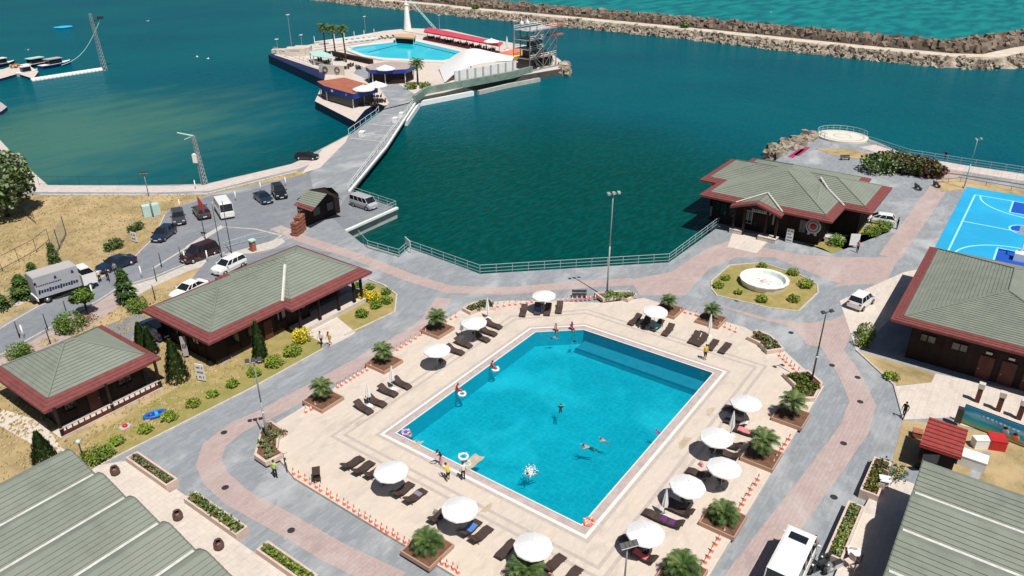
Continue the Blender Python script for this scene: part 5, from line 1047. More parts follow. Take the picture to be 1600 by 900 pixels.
# ---------------- people ----------------
POSE={
'stand':dict(P=(0,0,.93),sp=(0,0,1.15),ch=(0,0,1.36),nk=(0,0,1.50),hd=(.02,0,1.66),sL=(0,.17,1.42),eL=(.02,.24,1.14),wL=(.08,.23,.90),sR=(0,-.17,1.42),eR=(-.02,-.24,1.14),wR=(.04,-.25,.9),hL=(0,.09,.88),kL=(.03,.10,.48),aL=(0,.10,.08),hR=(0,-.09,.88),kR=(.03,-.10,.48),aR=(-.02,-.11,.08)),
'walk':dict(P=(0,0,.91),sp=(.02,0,1.13),ch=(.05,0,1.34),nk=(.07,0,1.48),hd=(.10,0,1.64),sL=(.05,.17,1.40),eL=(-.08,.23,1.14),wL=(.02,.22,.92),sR=(.05,-.17,1.40),eR=(.12,-.23,1.14),wR=(.28,-.2,1.0),hL=(0,.09,.88),kL=(.22,.10,.52),aL=(.28,.10,.1),hR=(0,-.09,.88),kR=(-.08,-.10,.48),aR=(-.34,-.10,.14)),
'reach':dict(P=(0,0,.90),sp=(.06,0,1.10),ch=(.14,0,1.28),nk=(.2,0,1.4),hd=(.27,0,1.53),sL=(.14,.17,1.34),eL=(.36,.2,1.22),wL=(.56,.12,1.25),sR=(.14,-.17,1.34),eR=(.36,-.2,1.2),wR=(.56,-.12,1.22),hL=(0,.10,.87),kL=(.05,.12,.47),aL=(-.02,.13,.08),hR=(0,-.10,.87),kR=(.1,-.13,.47),aR=(.08,-.14,.08)),
'sit':dict(P=(0,0,.12),sp=(-.03,0,.34),ch=(-.02,0,.55),nk=(.02,0,.69),hd=(.06,0,.84),sL=(-.02,.17,.61),eL=(-.1,.26,.36),wL=(-.12,.26,.12),sR=(-.02,-.17,.61),eR=(.1,-.24,.4),wR=(.24,-.14,.26),hL=(.02,.09,.1),kL=(.42,.1,.12),aL=(.46,.1,-.3),hR=(.02,-.09,.1),kR=(.42,-.12,.12),aR=(.44,-.13,-.3)),
'swim':dict(P=(-.25,0,-.12),sp=(-.08,0,-.04),ch=(.1,0,.02),nk=(.2,0,.08),hd=(.3,0,.16),sL=(.1,.17,.02),eL=(.3,.34,-.02),wL=(.5,.3,-.04),sR=(.1,-.17,.02),eR=(.3,-.34,-.02),wR=(.48,-.3,.02),hL=(-.28,.09,-.14),kL=(-.6,.12,-.3),aL=(-.95,.13,-.36),hR=(-.28,-.09,-.14),kR=(-.62,-.12,-.22),aR=(-.98,-.13,-.3)),
'lie':dict(P=(0,0,.12),sp=(-.2,0,.15),ch=(-.4,0,.22),nk=(-.52,0,.3),hd=(-.66,0,.4),sL=(-.42,.17,.24),eL=(-.2,.28,.16),wL=(.02,.26,.16),sR=(-.42,-.17,.24),eR=(-.2,-.28,.16),wR=(.02,-.26,.16),hL=(.05,.09,.12),kL=(.45,.1,.3),aL=(.78,.1,.12),hR=(.05,-.09,.12),kR=(.47,-.1,.18),aR=(.85,-.1,.1))}
BONES=[('P','sp',.13,.125),('sp','ch',.125,.145),('ch','nk',.10,.055),('nk','hd',.05,.09),('ch','sL',.10,.065),('sL','eL',.06,.045),('eL','wL',.042,.03),('ch','sR',.10,.065),('sR','eR',.06,.045),('eR','wR',.042,.03),('P','hL',.11,.10),('hL','kL',.095,.065),('kL','aL',.06,.04),('P','hR',.11,.10),('hR','kR',.095,.065),('kR','aR',.06,.04)]
RAD=dict(P=(.14,.11),sp=(.125,.1),ch=(.15,.105),nk=(.055,.055),hd=(.085,.1),sL=(.065,.065),eL=(.043,.043),wL=(.03,.03),sR=(.065,.065),eR=(.043,.043),wR=(.03,.03),hL=(.095,.095),kL=(.062,.062),aL=(.042,.042),hR=(.095,.095),kR=(.062,.062),aR=(.042,.042))
SKC={}
def skinmesh(pose):
    if pose in SKC: return SKC[pose]
    J=POSE[pose]; K=list(J); me=bpy.data.meshes.new('skel'); E_=[('P','sp'),('sp','ch'),('ch','nk'),('nk','hd'),('ch','sL'),('sL','eL'),('eL','wL'),('ch','sR'),('sR','eR'),('eR','wR'),('P','hL'),('hL','kL'),('kL','aL'),('P','hR'),('hR','kR'),('kR','aR')]
    vs=[J[k] for k in K]; ed=[(K.index(a),K.index(b)) for a,b in E_]; rad=[RAD[k] for k in K]
    fwd=Vector((1,0,0))
    for s in 'LR':   # feet
        a=Vector(J['a'+s]); vs.append(tuple(a+Vector((.17,0,-.045)))); ed.append((K.index('a'+s),len(vs)-1)); rad.append((.035,.03))
        w_=Vector(J['w'+s]); e=Vector(J['e'+s]); d=(w_-e).normalized(); pa=w_+d*.085; vs.append(tuple(pa)); ed.append((K.index('w'+s),len(vs)-1)); rad.append((.036,.022)); pi_=len(vs)-1
    me.from_pydata(vs,ed,[]); o=bpy.data.objects.new('skel',me); C.objects.link(o); o.modifiers.new('s','SKIN'); 
    for i,v in enumerate(me.skin_vertices[0].data): v.radius=rad[i]; v.use_root=(i==0)
    sb=o.modifiers.new('b','SUBSURF'); sb.levels=1; dg=bpy.context.evaluated_depsgraph_get(); ev=o.evaluated_get(dg); m2=ev.to_mesh(); V=[v.co.copy() for v in m2.vertices]; Fs=[list(p.vertices) for p in m2.polygons]; ev.to_mesh_clear(); bpy.data.objects.remove(o); bpy.data.meshes.remove(me)
    SKC[pose]=(V,Fs); return SKC[pose]
def segd(p,a,b): ab=b-a; t_=max(0,min(1,(p-a).dot(ab)/max(ab.length_squared,1e-9))); return (p-a-ab*t_).length
def person(px,py,hd,pose,label,shirt,pants,z=0,s=1.0,calf='skin',hair='hair',arms='skin',at=None):
    if pose=='swim': s*=.85
    V,Fs=skinmesh(pose); J={k:Vector(v) for k,v in POSE[pose].items()}; p=at or Q(px,py,z); t_=T('person',label,'person',(p.x,p.y,z),R(hd)); t_.scale=(s,s,s)
    B_=[('P','sp',shirt),('sp','ch',shirt),('ch','nk',shirt),('nk','hd',M['skin']),('sL','eL',shirt),('eL','wL',M['skin'] if arms=='skin' else shirt),('sR','eR',shirt),('eR','wR',M['skin'] if arms=='skin' else shirt),('P','hL',pants),('P','hR',pants),('hL','kL',pants),('hR','kR',pants),('kL','aL',M['skin'] if calf=='skin' else pants),('kR','aR',M['skin'] if calf=='skin' else pants)]
    c=MB(); c.v=list(V)
    for f in Fs:
        q=sum((V[i] for i in f),Vector())/len(f); best=min(B_,key=lambda b:segd(q,J[b[0]],J[b[1]])); c.f.append(f); c.m.append(c.mi(best[2])); c.sm.append(True)
    hdp=J['hd']; up=(J['hd']-J['nk']).normalized(); f_=Vector((1,0,0)); f_=(f_-up*f_.dot(up)).normalized() if abs(f_.dot(up))<.95 else Vector((0,0,1)); sd=up.cross(f_)
    c.tube(hdp+f_*.085+up*.02,hdp+f_*.115-up*.01,.012,.016,M['skin'],5)
    for s_ in (-1,1): c.ball(hdp+f_*.09+sd*s_*.033+up*.025,.012,M['hair'],5,3); c.ball(hdp+sd*s_*.093,.02,M['skin'],5,3)
    c.box(hdp+f_*.098-up*.04,(.012,.04,.01),M['redlens'])
    for s_ in 'LR':   # fingers and thumb
        w_=J['w'+s_];d=(w_-J['e'+s_]).normalized(); a=d.cross(Vector((0,0,1))); a=a.normalized() if a.length>.2 else Vector((1,0,0)); n_=a.cross(d).normalized(); pa=w_+d*.085
        for k in range(4): b0=pa+a*(k-1.5)*.02; m_=b0+d*.035; c.tube(b0,m_,.009,.008,M['skin'],4); c.tube(m_,m_+d*(.028-.004*abs(k-1.5))+n_*.012,.008,.006,M['skin'],4)
        c.tube(w_+d*.03+a*.03,w_+d*.07+a*.06+n_*.01,.01,.008,M['skin'],4)
    c.obj('body',t_); c=MB(); c.ball(hdp+up*.03-f_*.012,.103,M[hair] if isinstance(hair,str) else hair,10,6,0,(1,.95,.85)); c.obj('hair',t_); return t_
K_=cloth('black_cloth',(.015,.015,.018)); Yc=cloth('yellow_cloth',(.75,.5,.03)); Rc=cloth('red_cloth',(.6,.05,.03)); Wc=cloth('white_cloth',(.75,.73,.7)); Pk=cloth('pink_top_cloth',(.7,.3,.4)); Bc=cloth('navy_cloth',(.02,.04,.12)); Gc=cloth('lime_cloth',(.5,.65,.15)); Gy=cloth('grey_cloth2',(.25,.25,.26)); MA=cloth('magenta_cloth',(.4,.02,.12))
person(503,540,200,'walk','person in a white top and black skirt walking past the entrance slab',Wc,K_,calf='p'); person(516,541,180,'walk','person in a yellow shirt and dark shorts walking past the entrance slab',Yc,Gy)
person(1411,653,170,'walk','person in black striding beside the cream court',K_,K_,calf='p',arms='p'); person(1339,395,150,'stand','person in a pale pink top and black trousers near the pavilion corner',Pk,K_,calf='p'); person(1401,358,120,'stand','person in black on the paving right of the globe bushes',K_,K_,calf='p',arms='p')
person(1101,562,-120,'stand','person in a yellow shirt walking by the far right pool corner',Yc,K_,z=DZ); person(431,747,30,'stand','person in a lime vest standing below the left corner planter',Gc,K_,calf='p')
person(701,752,80,'reach','person in a yellow shirt and dark shorts at the near pool edge',Yc,K_,z=DZ); person(724,750,60,'stand','person in dark trousers holding a white ring at the pool edge',Wc,K_,z=DZ,calf='p'); person(690,727,150,'reach','person with dark hair leaning over the near pool edge',K_,Pk,z=DZ)
person(769,576,-40,'sit','person in red sitting on the left pool edge, upper one',Rc,Rc,z=DZ,s=.95); person(715,612,-40,'sit','person in red sitting on the left pool edge, lower one',Rc,Rc,z=DZ,s=.95)
person(868,516,-110,'sit','person sitting on the far pool edge, left one',M['skin'],K_,z=DZ,s=.9); person(893,514,-110,'sit','person in dark red sitting on the far pool edge, right one',MA,K_,z=DZ,s=.95)
wz=DZ-.08
person(876,637,30,'swim','swimmer with a dark cap alone in the middle of the pool',K_,K_,z=wz); person(917,698,120,'swim','swimmer in black shorts left of the pair in the pool',M['skin'],K_,z=wz,s=1.1); person(943,688,100,'swim','swimmer in pale clothes right of the pair in the pool',M['skin'],Pk,z=wz,s=.9)
person(829,740,160,'swim','swimmer splashing at the near side of the pool',Wc,K_,z=wz,s=1.1); person(1029,675,90,'swim','child in magenta holding the right pool edge',MA,MA,z=wz,s=.8); person(866,527,-60,'swim','swimmer close to the far left pool corner',M['skin'],Bc,z=wz,s=.8); person(641,681,60,'swim','child in the left pool corner beside a pink ring',M['skin'],Bc,z=wz,s=.7); person(647,690,40,'swim','child right of the pink ring in the left pool corner',M['skin'],Pk,z=wz,s=.6); person(898,533,-150,'swim','swimmer in navy below the far pool edge',Bc,Bc,z=wz,s=.9)
person(170,440,60,'walk','person in black crossing the road behind the truck',K_,K_,calf='p',arms='p'); person(157,441,90,'stand','person in black and white beside the truck cab',Wc,K_,calf='p'); person(182,430,90,'stand','person standing close behind the dark blue saloon',Gy,Bc,calf='p')
person(1476,250,170,'walk','person in black walking on the seafront promenade',K_,K_,calf='p',arms='p'); person(1270,866,130,'walk','person in a wine red top beside the white van',MA,Gy)
person(716,806,100,'sit','person with blue shorts sitting under the near left umbrella',Gy,Bc,z=DZ+.28); person(848,476,-120,'sit','person in a pale top sitting under the topmost umbrella',Wc,Bc,z=DZ+.3); person(1012,866,100,'sit','person sitting under the near corner umbrella',K_,K_,z=DZ+.3,s=.9)
# splash, rings, buoys
def ring(x,y,z,m,label,r=.32): 
    t_=T('swim_ring',label,'swim ring',tuple(Q(x,y,z)),0); c=MB(); c.torus((0,0,.05),r,.09,m,18,8); c.obj('tube',t_); c=MB(); 
    for k in range(4): a=k*1.57; c.box((r*math.cos(a),r*math.sin(a),.06),(.2,.06,.19),M['white'],a)
    c.obj('stripe',t_)
ring(774,577,wz,M['white'],'white ring floating by the upper red-clad person'); ring(722,616,wz,M['white'],'white ring floating by the lower red-clad person'); ring(634,676,wz,cloth('pink_vinyl',(.8,.25,.55)),'pink swim ring in the left pool corner'); ring(724,714,wz+.4,M['white'],'white swim ring held up at the near pool edge',.36); ring(729,725,wz,M['teal'],'pale green ring beside the held white ring')
ring(920,816,DZ,M['orange'],'red lifebuoy lying on the near pool corner',.36)
b=MB()
for i in range(90): q=Q(829+rnd.gauss(0,5),739+rnd.gauss(0,4)); b.ball((q.x,q.y,wz+rnd.uniform(0,.12)),rnd.uniform(.02,.08),M['white'],5,3)
o=b.obj('water_splash'); o['kind']='stuff'; o['label']='white splash round the near swimmer'
M['tealcabin']=mk('pale_teal_cabin_panel',(.50,.68,.64),.6,(.42,.6,.56),1.2)
# kayak, notices, cabin, bench etc.
p=Q(243,650); t_=T('inflatable_boat','blue inflatable boat lying on the lawn before the small hut','boat',(p.x,p.y,.05),R(-20)); t_.scale=(1.15,.62,1); c=MB(); c.torus((0,0,.14),.72,.16,M['skyb'] if 'skyb' in M else mk('blue_inflatable_vinyl',(.02,.13,.45),.4),22,8); c.obj('hull',t_); c=MB(); c.lathe([(.01,.06),(.6,.07)],M['blue'],n=16); c.obj('floor',t_); c=MB(); c.box((.1,0,.2),(.22,.9,.06),M['skyblue']); c.obj('seat',t_)
p=Q(196,668); t_=T('valve_cover','small red capped hydrant on a pale stone pad in the lawn','hydrant',(p.x,p.y,.02),0); c=MB(); c.box((0,0,.05),(.9,.7,.1),M['concrete']); c.obj('pad',t_); c=MB(); c.lathe([(.2,.1),(.22,.22),(.14,.32),(.01,.35)],M['red'],n=12); c.obj('cap',t_)
def sign(px,py,hd,w,h,z0,m,label,lines=3,ink=None,posts=2,z=0,cat='sign',name='notice_board'):
    p=Q(px,py,z); t_=T(name,label,cat,(p.x,p.y,z),R(hd)); c=MB(); c.box((0,0,z0+h/2),(.07,w,h),m); bo=c.obj('panel',t_)
    for s_ in ((-1,1) if posts==2 else (0,)): c=MB(); c.box((.06,s_*w*.42,(z0+h)/2),(.05,.06,z0+h),M['gmetal']); c.obj('post',t_)
    c=MB(); r3=random.Random(int(px)); 
    for i in range(lines):
        zz=z0+h*(1-(i+.7)/(lines+.4)); n_=max(2,int(w/.16))
        for k in range(n_):
            if r3.random()<.82: c.box((-.042,-w*.4+w*.8*(k+.5)/n_,zz),(.012,w*.8/n_*.6,h/(lines+1)*.45),ink or M['navy'])
    c.obj('lettering',bo); return t_
sign(211,379,10,1.0,1.35,.15,M['white'],'white notice board with a dark emblem at the car park corner',2); sign(316,596,20,.9,1.75,.15,M['white'],'white notice board with a blue panel beside the long building corner',3); sign(292,560,60,.5,2.2,.3,M['greyroof'],'tall pale panel leaning at the end wall of the long building',1)
sign(1232,379,0,.9,1.9,.05,M['white'],'white roll-up notice before the pavilion wall',4); sign(638,393,-25,1.7,.9,.9,M['white'],'white blank sign panel on the quay railing',1,M['greyroof'])
p=Q(221,342); t_=T('teal_cabin','pair of pale teal utility cabinets at the car park corner','cabinet',(p.x+1,p.y,0),R(-20)); 
for k in (0,1): c=MB(); c.box((k*1.2,0,.9),(1.1,1.0,1.8),M['tealcabin']); o=c.obj('housing',t_); c=MB(); c.box((k*1.2,-.52,.9),(.9,.03,1.6),M['tealcabin']); c.obj('door',o)
def bench(px,py,hd,label,m='dmetal',z=0):
    p=Q(px,py,z); t_=T('bench',label,'bench',(p.x,p.y,z),R(hd)); c=MB()
    for k in range(4): c.box((0,-.2+k*.13,.45),(1.7,.1,.04),M[m])
    c.obj('seat',t_); c=MB()
    for k in range(3): c.box((0,.27,.58+k*.13),(1.7,.04,.1),M[m])
    c.obj('backrest',t_)
    for s_ in (-1,1): c=MB(); c.box((s_*.7,0,.22),(.06,.5,.44),M['dmetal']); c.obj('leg',t_)
bench(905,465,-55,'dark bench on the promenade behind the deck edge'); bench(1320,250,-55,'dark bench on the paving below the round terrace'); bench(1434,296,35,'dark bench by the strip towards the court, left one'); bench(1463,292,35,'dark bench by the strip towards the court, right one')
bench(1180,387,-90,'pale double bench by the pavilion entrance','terrace') if False else None
p=Q(1203,372); boxy('stone_bench','pale stepped stone block right of the pavilion entrance','stone block',(p.x-1,p.y,0),(1.3,2.4,.6),M['terrace'],0); p=Q(1150,364); boxy('stone_bench','pale stone block left of the pavilion entrance','stone block',(p.x,p.y,0),(.9,1.7,.6),M['terrace'],0); p=Q(1303,378); boxy('stone_bench','pale stone trough at the pavilion corner','stone block',(p.x,p.y,0),(1.0,2.4,.7),M['terrace'],R(10))
# wooden crates by the booth, oil jars etc
p=Q(463,368)
for k,(dx,dy,h,l) in enumerate([(0,0,2.0,'front'),(.9,.3,2.5,'middle'),(1.7,.8,2.9,'rear')]):
    t_=T('timber_planter_tower','terracotta stacked planter tower, '+l+' one of the cluster left of the gate booth','planter',(p.x+dx,p.y+dy,0),R(20),'planter towers'); n=int(h/.5)
    for i in range(n): c=MB(); c.box((0,0,i*.5+.2),(.8,.8,.38),M['brick'],0,1.15); c.obj('tray',t_)
    c=MB(); leafmass(c,(0,0,h+.05),(.3,.3,.12),24,[M['lf_red'],M['lf_olive']],.14); c.obj('planting',t_)
p=Q(396,392); t_=T('brick_pillar','short brick pillar with a blue-green top by the road chain','pillar',(p.x,p.y,0),0); c=MB(); c.box((0,0,.7),(.6,.6,1.4),M['brick']); c.obj('shaft',t_); c=MB(); c.box((0,0,1.5),(.8,.8,.2),M['tealcabin']); c.obj('cap',t_)
# flagpoles
for k,(x,y,l) in enumerate([(321,374,'left flagpole with a drooping red flag'),(347,403,'middle bare flagpole'),(362,396,'right bare flagpole')]):
    p=Q(x,y); t_=T('flagpole','dark '+l+' beside the maroon off-roader','flagpole',(p.x,p.y,0),0); c=MB(); c.tube((0,0,0),(0,0,7.2 if k else 6.2),.06,.04,M['dmetal'],8); c.obj('pole',t_)
    if k==0:
        c=MB(); fl=[]
        for i in range(6):
            for j in range(7): fl.append((.05+.11*i,.08*math.sin(i*1.7+j*.3),6.1-.24*j-.22*i))
        c.add(fl,[(i*7+j,i*7+j+1,(i+1)*7+j+1,(i+1)*7+j) for i in range(5) for j in range(6)],M['red'],True); c.obj('flag',t_)
# white bollards & dark posts along the road kerb
def bollard(h=.95,m='white',r=.09):
    t_=T('bollard','','bollard'); c=MB(); c.tube((0,0,0),(0,0,h),r,r*.9,M[m],8); c.obj('post',t_); c=MB(); c.lathe([(r*1.1,h),(r*.6,h+.06),(.01,h+.08)],M[m],n=8); c.obj('cap',t_); return t_
WB=Proto(bollard(1.5)); 
for x,y,l in [(38,528,'nearest to the left picture edge'),(146,464,'right of the box truck'),(222,434,'below the dark saloon'),(290,410,'left of the maroon off-roader'),(325,409,'right of the maroon off-roader'),(282,327,'behind the dark grey estate'),(369,314,'right of the white minibus'),(408,299,'behind the black saloon'),(447,291,'behind the black off-roader'),(306,296,'at the quay kerb by the lattice mast')]: p=Q(x,y); WB.put((p.x,p.y,0),0,'white bollard '+l,'white bollards')
DB=Proto(bollard(1.9,'dmetal',.06))
for x,y,l in [(31,528,'at the kerb near the left picture edge'),(75,516,'on the pink pavement, second one'),(106,495,'behind the round street tree'),(79,538,'leaning over the pink pavement'),(245,440,'on the dry grass left of the white saloon'),(243,470,'on the dry grass above the eave'),(253,418,'at the kerb below the dark saloon'),(284,408,'beside the white bollard by the off-roader')]: p=Q(x,y); DB.put((p.x,p.y,0),0,'thin dark post '+l,'thin dark posts')
# railings
def railing(pts,label,h=1.05,sp=2.0,m='bmetal',rails=3,z=0,px=True,infill=False,r=.03,name='railing',cat='railing'):
    P=[Vector((p[0],p[1],z)) for p in (QL(pts) if px else pts)]; t_=T(name,label,cat,tuple(P[0]),0); O=P[0]; c=MB(); L=[]; posts=[]
    for a,b_ in zip(P,P[1:]):
        n=max(1,round((b_-a).length/sp))
        for k in range(n): posts.append(a.lerp(b_,k/n)-O)
        for j in range(rails): zz=h*(1-j*.8/max(1,rails-1) if rails>1 else 1); c.tube(a-O+Vector((0,0,zz)),b_-O+Vector((0,0,zz)),r if j else r*1.3,r if j else r*1.3,M[m],5)
    posts.append(P[-1]-O); c.obj('rails',t_)
    c=MB(); c.tube((0,0,0),(0,0,h),r*1.3,r*1.3,M[m],6); p0=None
    for i,q in enumerate(posts[:100]):
        if p0 is None: p0=c.obj('post',t_); p0.location=q
        else: o=p0.copy(); C.objects.link(o); o.parent=t_; o.location=q
    return t_
railing([(561,372),(575,388),(624,402),(640,388),(750,427),(1045,409),(1122,351)],'blue-grey railing along the harbour basin promenade',1.1,2.0)
railing([(553,303),(619,325),(600,334)],'railing round the tip of the pier platform',1.1,2.0)
railing([(544,300),(655,152)],'pale railing along the right side of the bridge',1.2,3.2,'white',3); railing([(545,211),(588,180),(592,174)],'pale railing along the left side of the bridge',1.2,3.5,'white',2)
railing([(62,290),(250,289),(322,288),(462,253)],'dark post fence along the left quay',1.5,3.2,'dmetal',2,r=.02,name='quay_fence',cat='fence')
railing([(-30,440),(4,424),(30,410),(58,395),(78,378)],'fence of dark posts across the dry field',1.9,3.4,'dmetal',2,r=.025,name='field_fence',cat='fence')
railing([(400,372),(350,388),(400,374),(440,366)],'low dark rail along the road by the flagpoles',.8,2.0,'bmetal',2)
railing([(1420,243),(1500,256),(1620,274)],'blue-grey railing along the seafront promenade',1.1,2.2); railing([(1462,287),(1500,284),(1540,291),(1620,305)],'low dark rail above the sports court',.7,3,'dmetal',1)
railing([(1356,222),(1420,243)],'short railing linking the round terrace to the promenade',1.1,2.2)
# mesh fence panel
a,b_=Q(82,412),Q(104,368); t_=T('mesh_fence','leaning grey mesh fence panel on the dry field','fence',tuple(a),0); d=b_-a; c=MB()
for k in range(17): q=d*(k/16); c.tube(q,q+Vector((0,0,2.6)),.02,.02,M['gmetal'],4)
for k in range(7): c.tube(Vector((0,0,.3+k*.38)),d+Vector((0,0,.3+k*.38)),.018,.018,M['gmetal'],4)
c.obj('mesh',t_)
for k in (0,.5,1): c=MB(); c.tube(d*k,d*k+Vector((0,0,2.8)),.06,.06,M['dmetal'],6); c.obj('post',t_)
railing([(37,335),(56,350)],'short mesh fence behind the olive tree',1.9,1.2,'dmetal',4,r=.02,name='field_fence',cat='fence')
# round sea terrace
M['paledisc']=mk('white_terrace_stone',(.70,.66,.58),.8,(.6,.56,.49),1.2); cxt=(155.2,31.3); t_=T('round_terrace','round white sea terrace with a balustrade on the point','terrace',(cxt[0],cxt[1],0),0); c=MB(); c.lathe([(4.6,.0),(4.6,.35),(.01,.35)],M['paledisc'],n=40,smooth=False); c.obj('floor',t_)
c=MB(); c.lathe([(3.9,.36),(3.6,.36)],M['deckband'],n=40); c.lathe([(1.6,.36),(1.4,.36)],M['deckband'],n=40); c.obj('inlay',t_)
c=MB(); pr=[(4.45*math.cos(a),4.45*math.sin(a),1.3) for a in [R(-60+k*8) for k in range(28)]]; c.path(pr,.05,M['bmetal'],5); c.path([(x,y,.8) for x,y,z in pr],.03,M['bmetal'],5); c.obj('rails',t_)
for x,y,z in pr[::2]: c=MB(); c.tube((x,y,.35),(x,y,1.3),.05,.05,M['bmetal'],5); c.obj('baluster',t_)
t_.scale=(1.0,1.05,1)
for k,(x,y) in enumerate([(1243,240),(1252,237)]): strip('stage_stripe',[(x-8,y+6),(x+10,y-7)],1.0,.03,M['winered'] if k%2 else cloth('magenta_cloth',(.4,.02,.12)),label='magenta painted step stripe behind the pavilion')
# basketball hoop
p=Q(1592,404); t_=T('basketball_hoop','white basketball hoop at the right picture edge of the court','basketball hoop',(p.x,p.y,0),R(0)); c=MB(); c.tube((0,0,0),(0,0,3.4),.12,.1,M['white'],8); c.tube((0,0,3.1),(1.2,0,3.2),.07,.07,M['white'],6); c.obj('pole',t_); c=MB(); c.box((1.25,0,3.3),(.06,1.8,1.1),M['white']); c.obj('backboard',t_); c=MB(); c.torus((1.55,0,2.95),.23,.02,M['orange'],16,6); c.obj('rim',t_); c=MB(); c.box((-.5,0,.5),(1.4,1.2,1.0),M['white']); c.obj('base_box',t_)
# green garden lamp
p=Q(133,724); t_=T('garden_lamp','short dark lamp with a green globe top beside the left wave roof','lamp',(p.x,p.y,0),0); c=MB(); c.tube((0,0,0),(0,0,2.0),.07,.05,M['dmetal'],8); c.obj('post',t_); c=MB(); c.ball((0,0,2.15),.2,M['tealcabin'],10,6); c.obj('globe',t_)
# bicycles and the trolley
def bike(px,py,hd,label,z=0,m='white'):
    p=Q(px,py,z); t_=T('bicycle',label,'bicycle',(p.x,p.y,z),R(hd)); 
    for x in (-.5,.5): 
        c=MB(); c.t=Matrix.Translation((x,0,.34))@Matrix.Rotation(R(90),4,'X'); c.torus((0,0,0),.31,.025,M['rubber'],20,6)
        for k in range(8): a=k*math.pi/4; c.tube((0,0,0),(.3*math.cos(a),.3*math.sin(a),0),.004,.004,M['chrome'],3)
        c.obj('wheel',t_)
    c=MB(); A={'r':(-.5,0,.34),'b':(-.08,0,.3),'s':(-.18,0,.78),'h':(.36,0,.82),'f':(.5,0,.34)}
    for a,b_ in ('rb','bs','sr','sh','bh','hf'): c.tube(A[a],A[b_],.02,.02,M[m],6)
    c.obj('frame',t_); c=MB(); c.box((-.2,0,.88),(.26,.14,.06),M['dmetal'],0,.7); c.obj('saddle',t_); c=MB(); c.tube((.34,-.28,.98),(.34,.28,.98),.015,.015,M['dmetal'],5); c.tube(A['h'],(.34,0,.98),.018,.018,M['dmetal'],5); c.obj('handlebar',t_)
bike(447,728,60,'white framed bicycle leaning beside the left corner planter',DZ); 
def scooter(px,py,hd,label,m):
    p=Q(px,py); t_=T('motor_scooter',label,'scooter',(p.x,p.y,0),R(hd))
    for x in (-.6,.62): c=MB(); c.tube((x,-.06,.24),(x,.06,.24),.24,.24,M['rubber'],14); c.obj('wheel',t_)
    c=MB(); c.box((-.35,0,.5),(.8,.34,.36),m,0,.8); c.box((.12,0,.32),(.5,.32,.12),m); c.box((.45,0,.62),(.14,.42,.7),m,0,.7,Matrix.Rotation(R(-15),4,'Y')); c.obj('body',t_)
    c=MB(); c.box((-.32,0,.76),(.75,.3,.14),M['dmetal'],0,.85); c.obj('seat',t_); c=MB(); c.tube((.36,-.34,1.02),(.36,.34,1.02),.02,.02,M['dmetal'],5); c.obj('handlebar',t_); c=MB(); c.ball((.52,0,.82),.09,M['chrome'],8,5); c.obj('headlight',t_)
scooter(1276,893,150,'black motor scooter parked right of the white van',BL); scooter(1290,880,150,'grey motor scooter parked by the lower terrace planter',DG); scooter(1300,893,150,'pale motor scooter at the end of the lower terrace planter',SV)
def trolley(px,py,label):
    p=Q(px,py,DZ); t_=T('folding_stand',label,'stand',(p.x,p.y,DZ),R(50)); c=MB(); 
    for s_ in (-1,1): c.tube((-.3,s_*.25,0),(.3,s_*.25,1.0),.025,.025,M['dmetal'],5); c.tube((.3,s_*.25,0),(-.3,s_*.25,1.0),.025,.025,M['dmetal'],5)
    c.obj('frame',t_); c=MB(); c.box((.0,0,1.03),(.95,.6,.05),M['rattan']); c.obj('top',t_); c=MB(); c.box((0,0,.45),(.5,.5,.35),M['rattan'],.2,.85); c.obj('bag',t_)
trolley(496,752,'dark folded stand with a bag on the left deck corner')
# cafe furniture on the right terrace
def chair(px,py,hd,label,m,z=.3):
    p=Q(px,py,z); t_=T('terrace_chair',label,'chair',(p.x,p.y,z),R(hd),'terrace chairs'); c=MB(); c.box((0,0,.44),(.48,.48,.06),m); c.obj('seat',t_); c=MB(); c.box((-.22,0,.72),(.05,.46,.5),m); c.obj('backrest',t_)
    for sx in (-1,1):
        for sy in (-1,1): c=MB(); c.box((sx*.2,sy*.2,.21),(.04,.04,.42),m); c.obj('leg',t_)
TC=cloth('cream_cushion',(.62,.52,.46))
for x,y,h,l in [(1329,868,20,'uppermost by the lower planter'),(1338,880,80,'middle of the lower group'),(1325,884,150,'left of the lower group'),(1336,895,40,'bottom of the lower group'),(1374,768,10,'left of the upper group'),(1385,758,70,'right of the upper group'),(1378,752,160,'upper of the upper group')]: chair(x,y,h,'cream terrace chair before the right hall, '+l,TC)
for x,y,l in [(1331,874,'in the lower group'),(1380,760,'in the upper group')]: p=Q(x,y,.3); t_=T('terrace_table','square pale terrace table '+l+' before the right hall','table',(p.x,p.y,.3),.3); c=MB(); c.box((0,0,.74),(.8,.8,.05),M['white']); c.obj('tabletop',t_); c=MB(); c.tube((0,0,0),(0,0,.72),.05,.05,M['dmetal'],6); c.obj('leg',t_)
# drain spots, manholes on paving
c=MB()
for x,y in [(350,676),(352,762),(455,829),(1340,590),(1300,571),(1318,693),(1303,777),(1344,628),(1236,520),(1151,470)]: p=Q(x,y); c.lathe([(.01,.03),(.28,.03)],M['dmetal'],(p.x,p.y,0),n=10)
struct(c.obj('paving_drains'),'round dark drain covers in the paving')
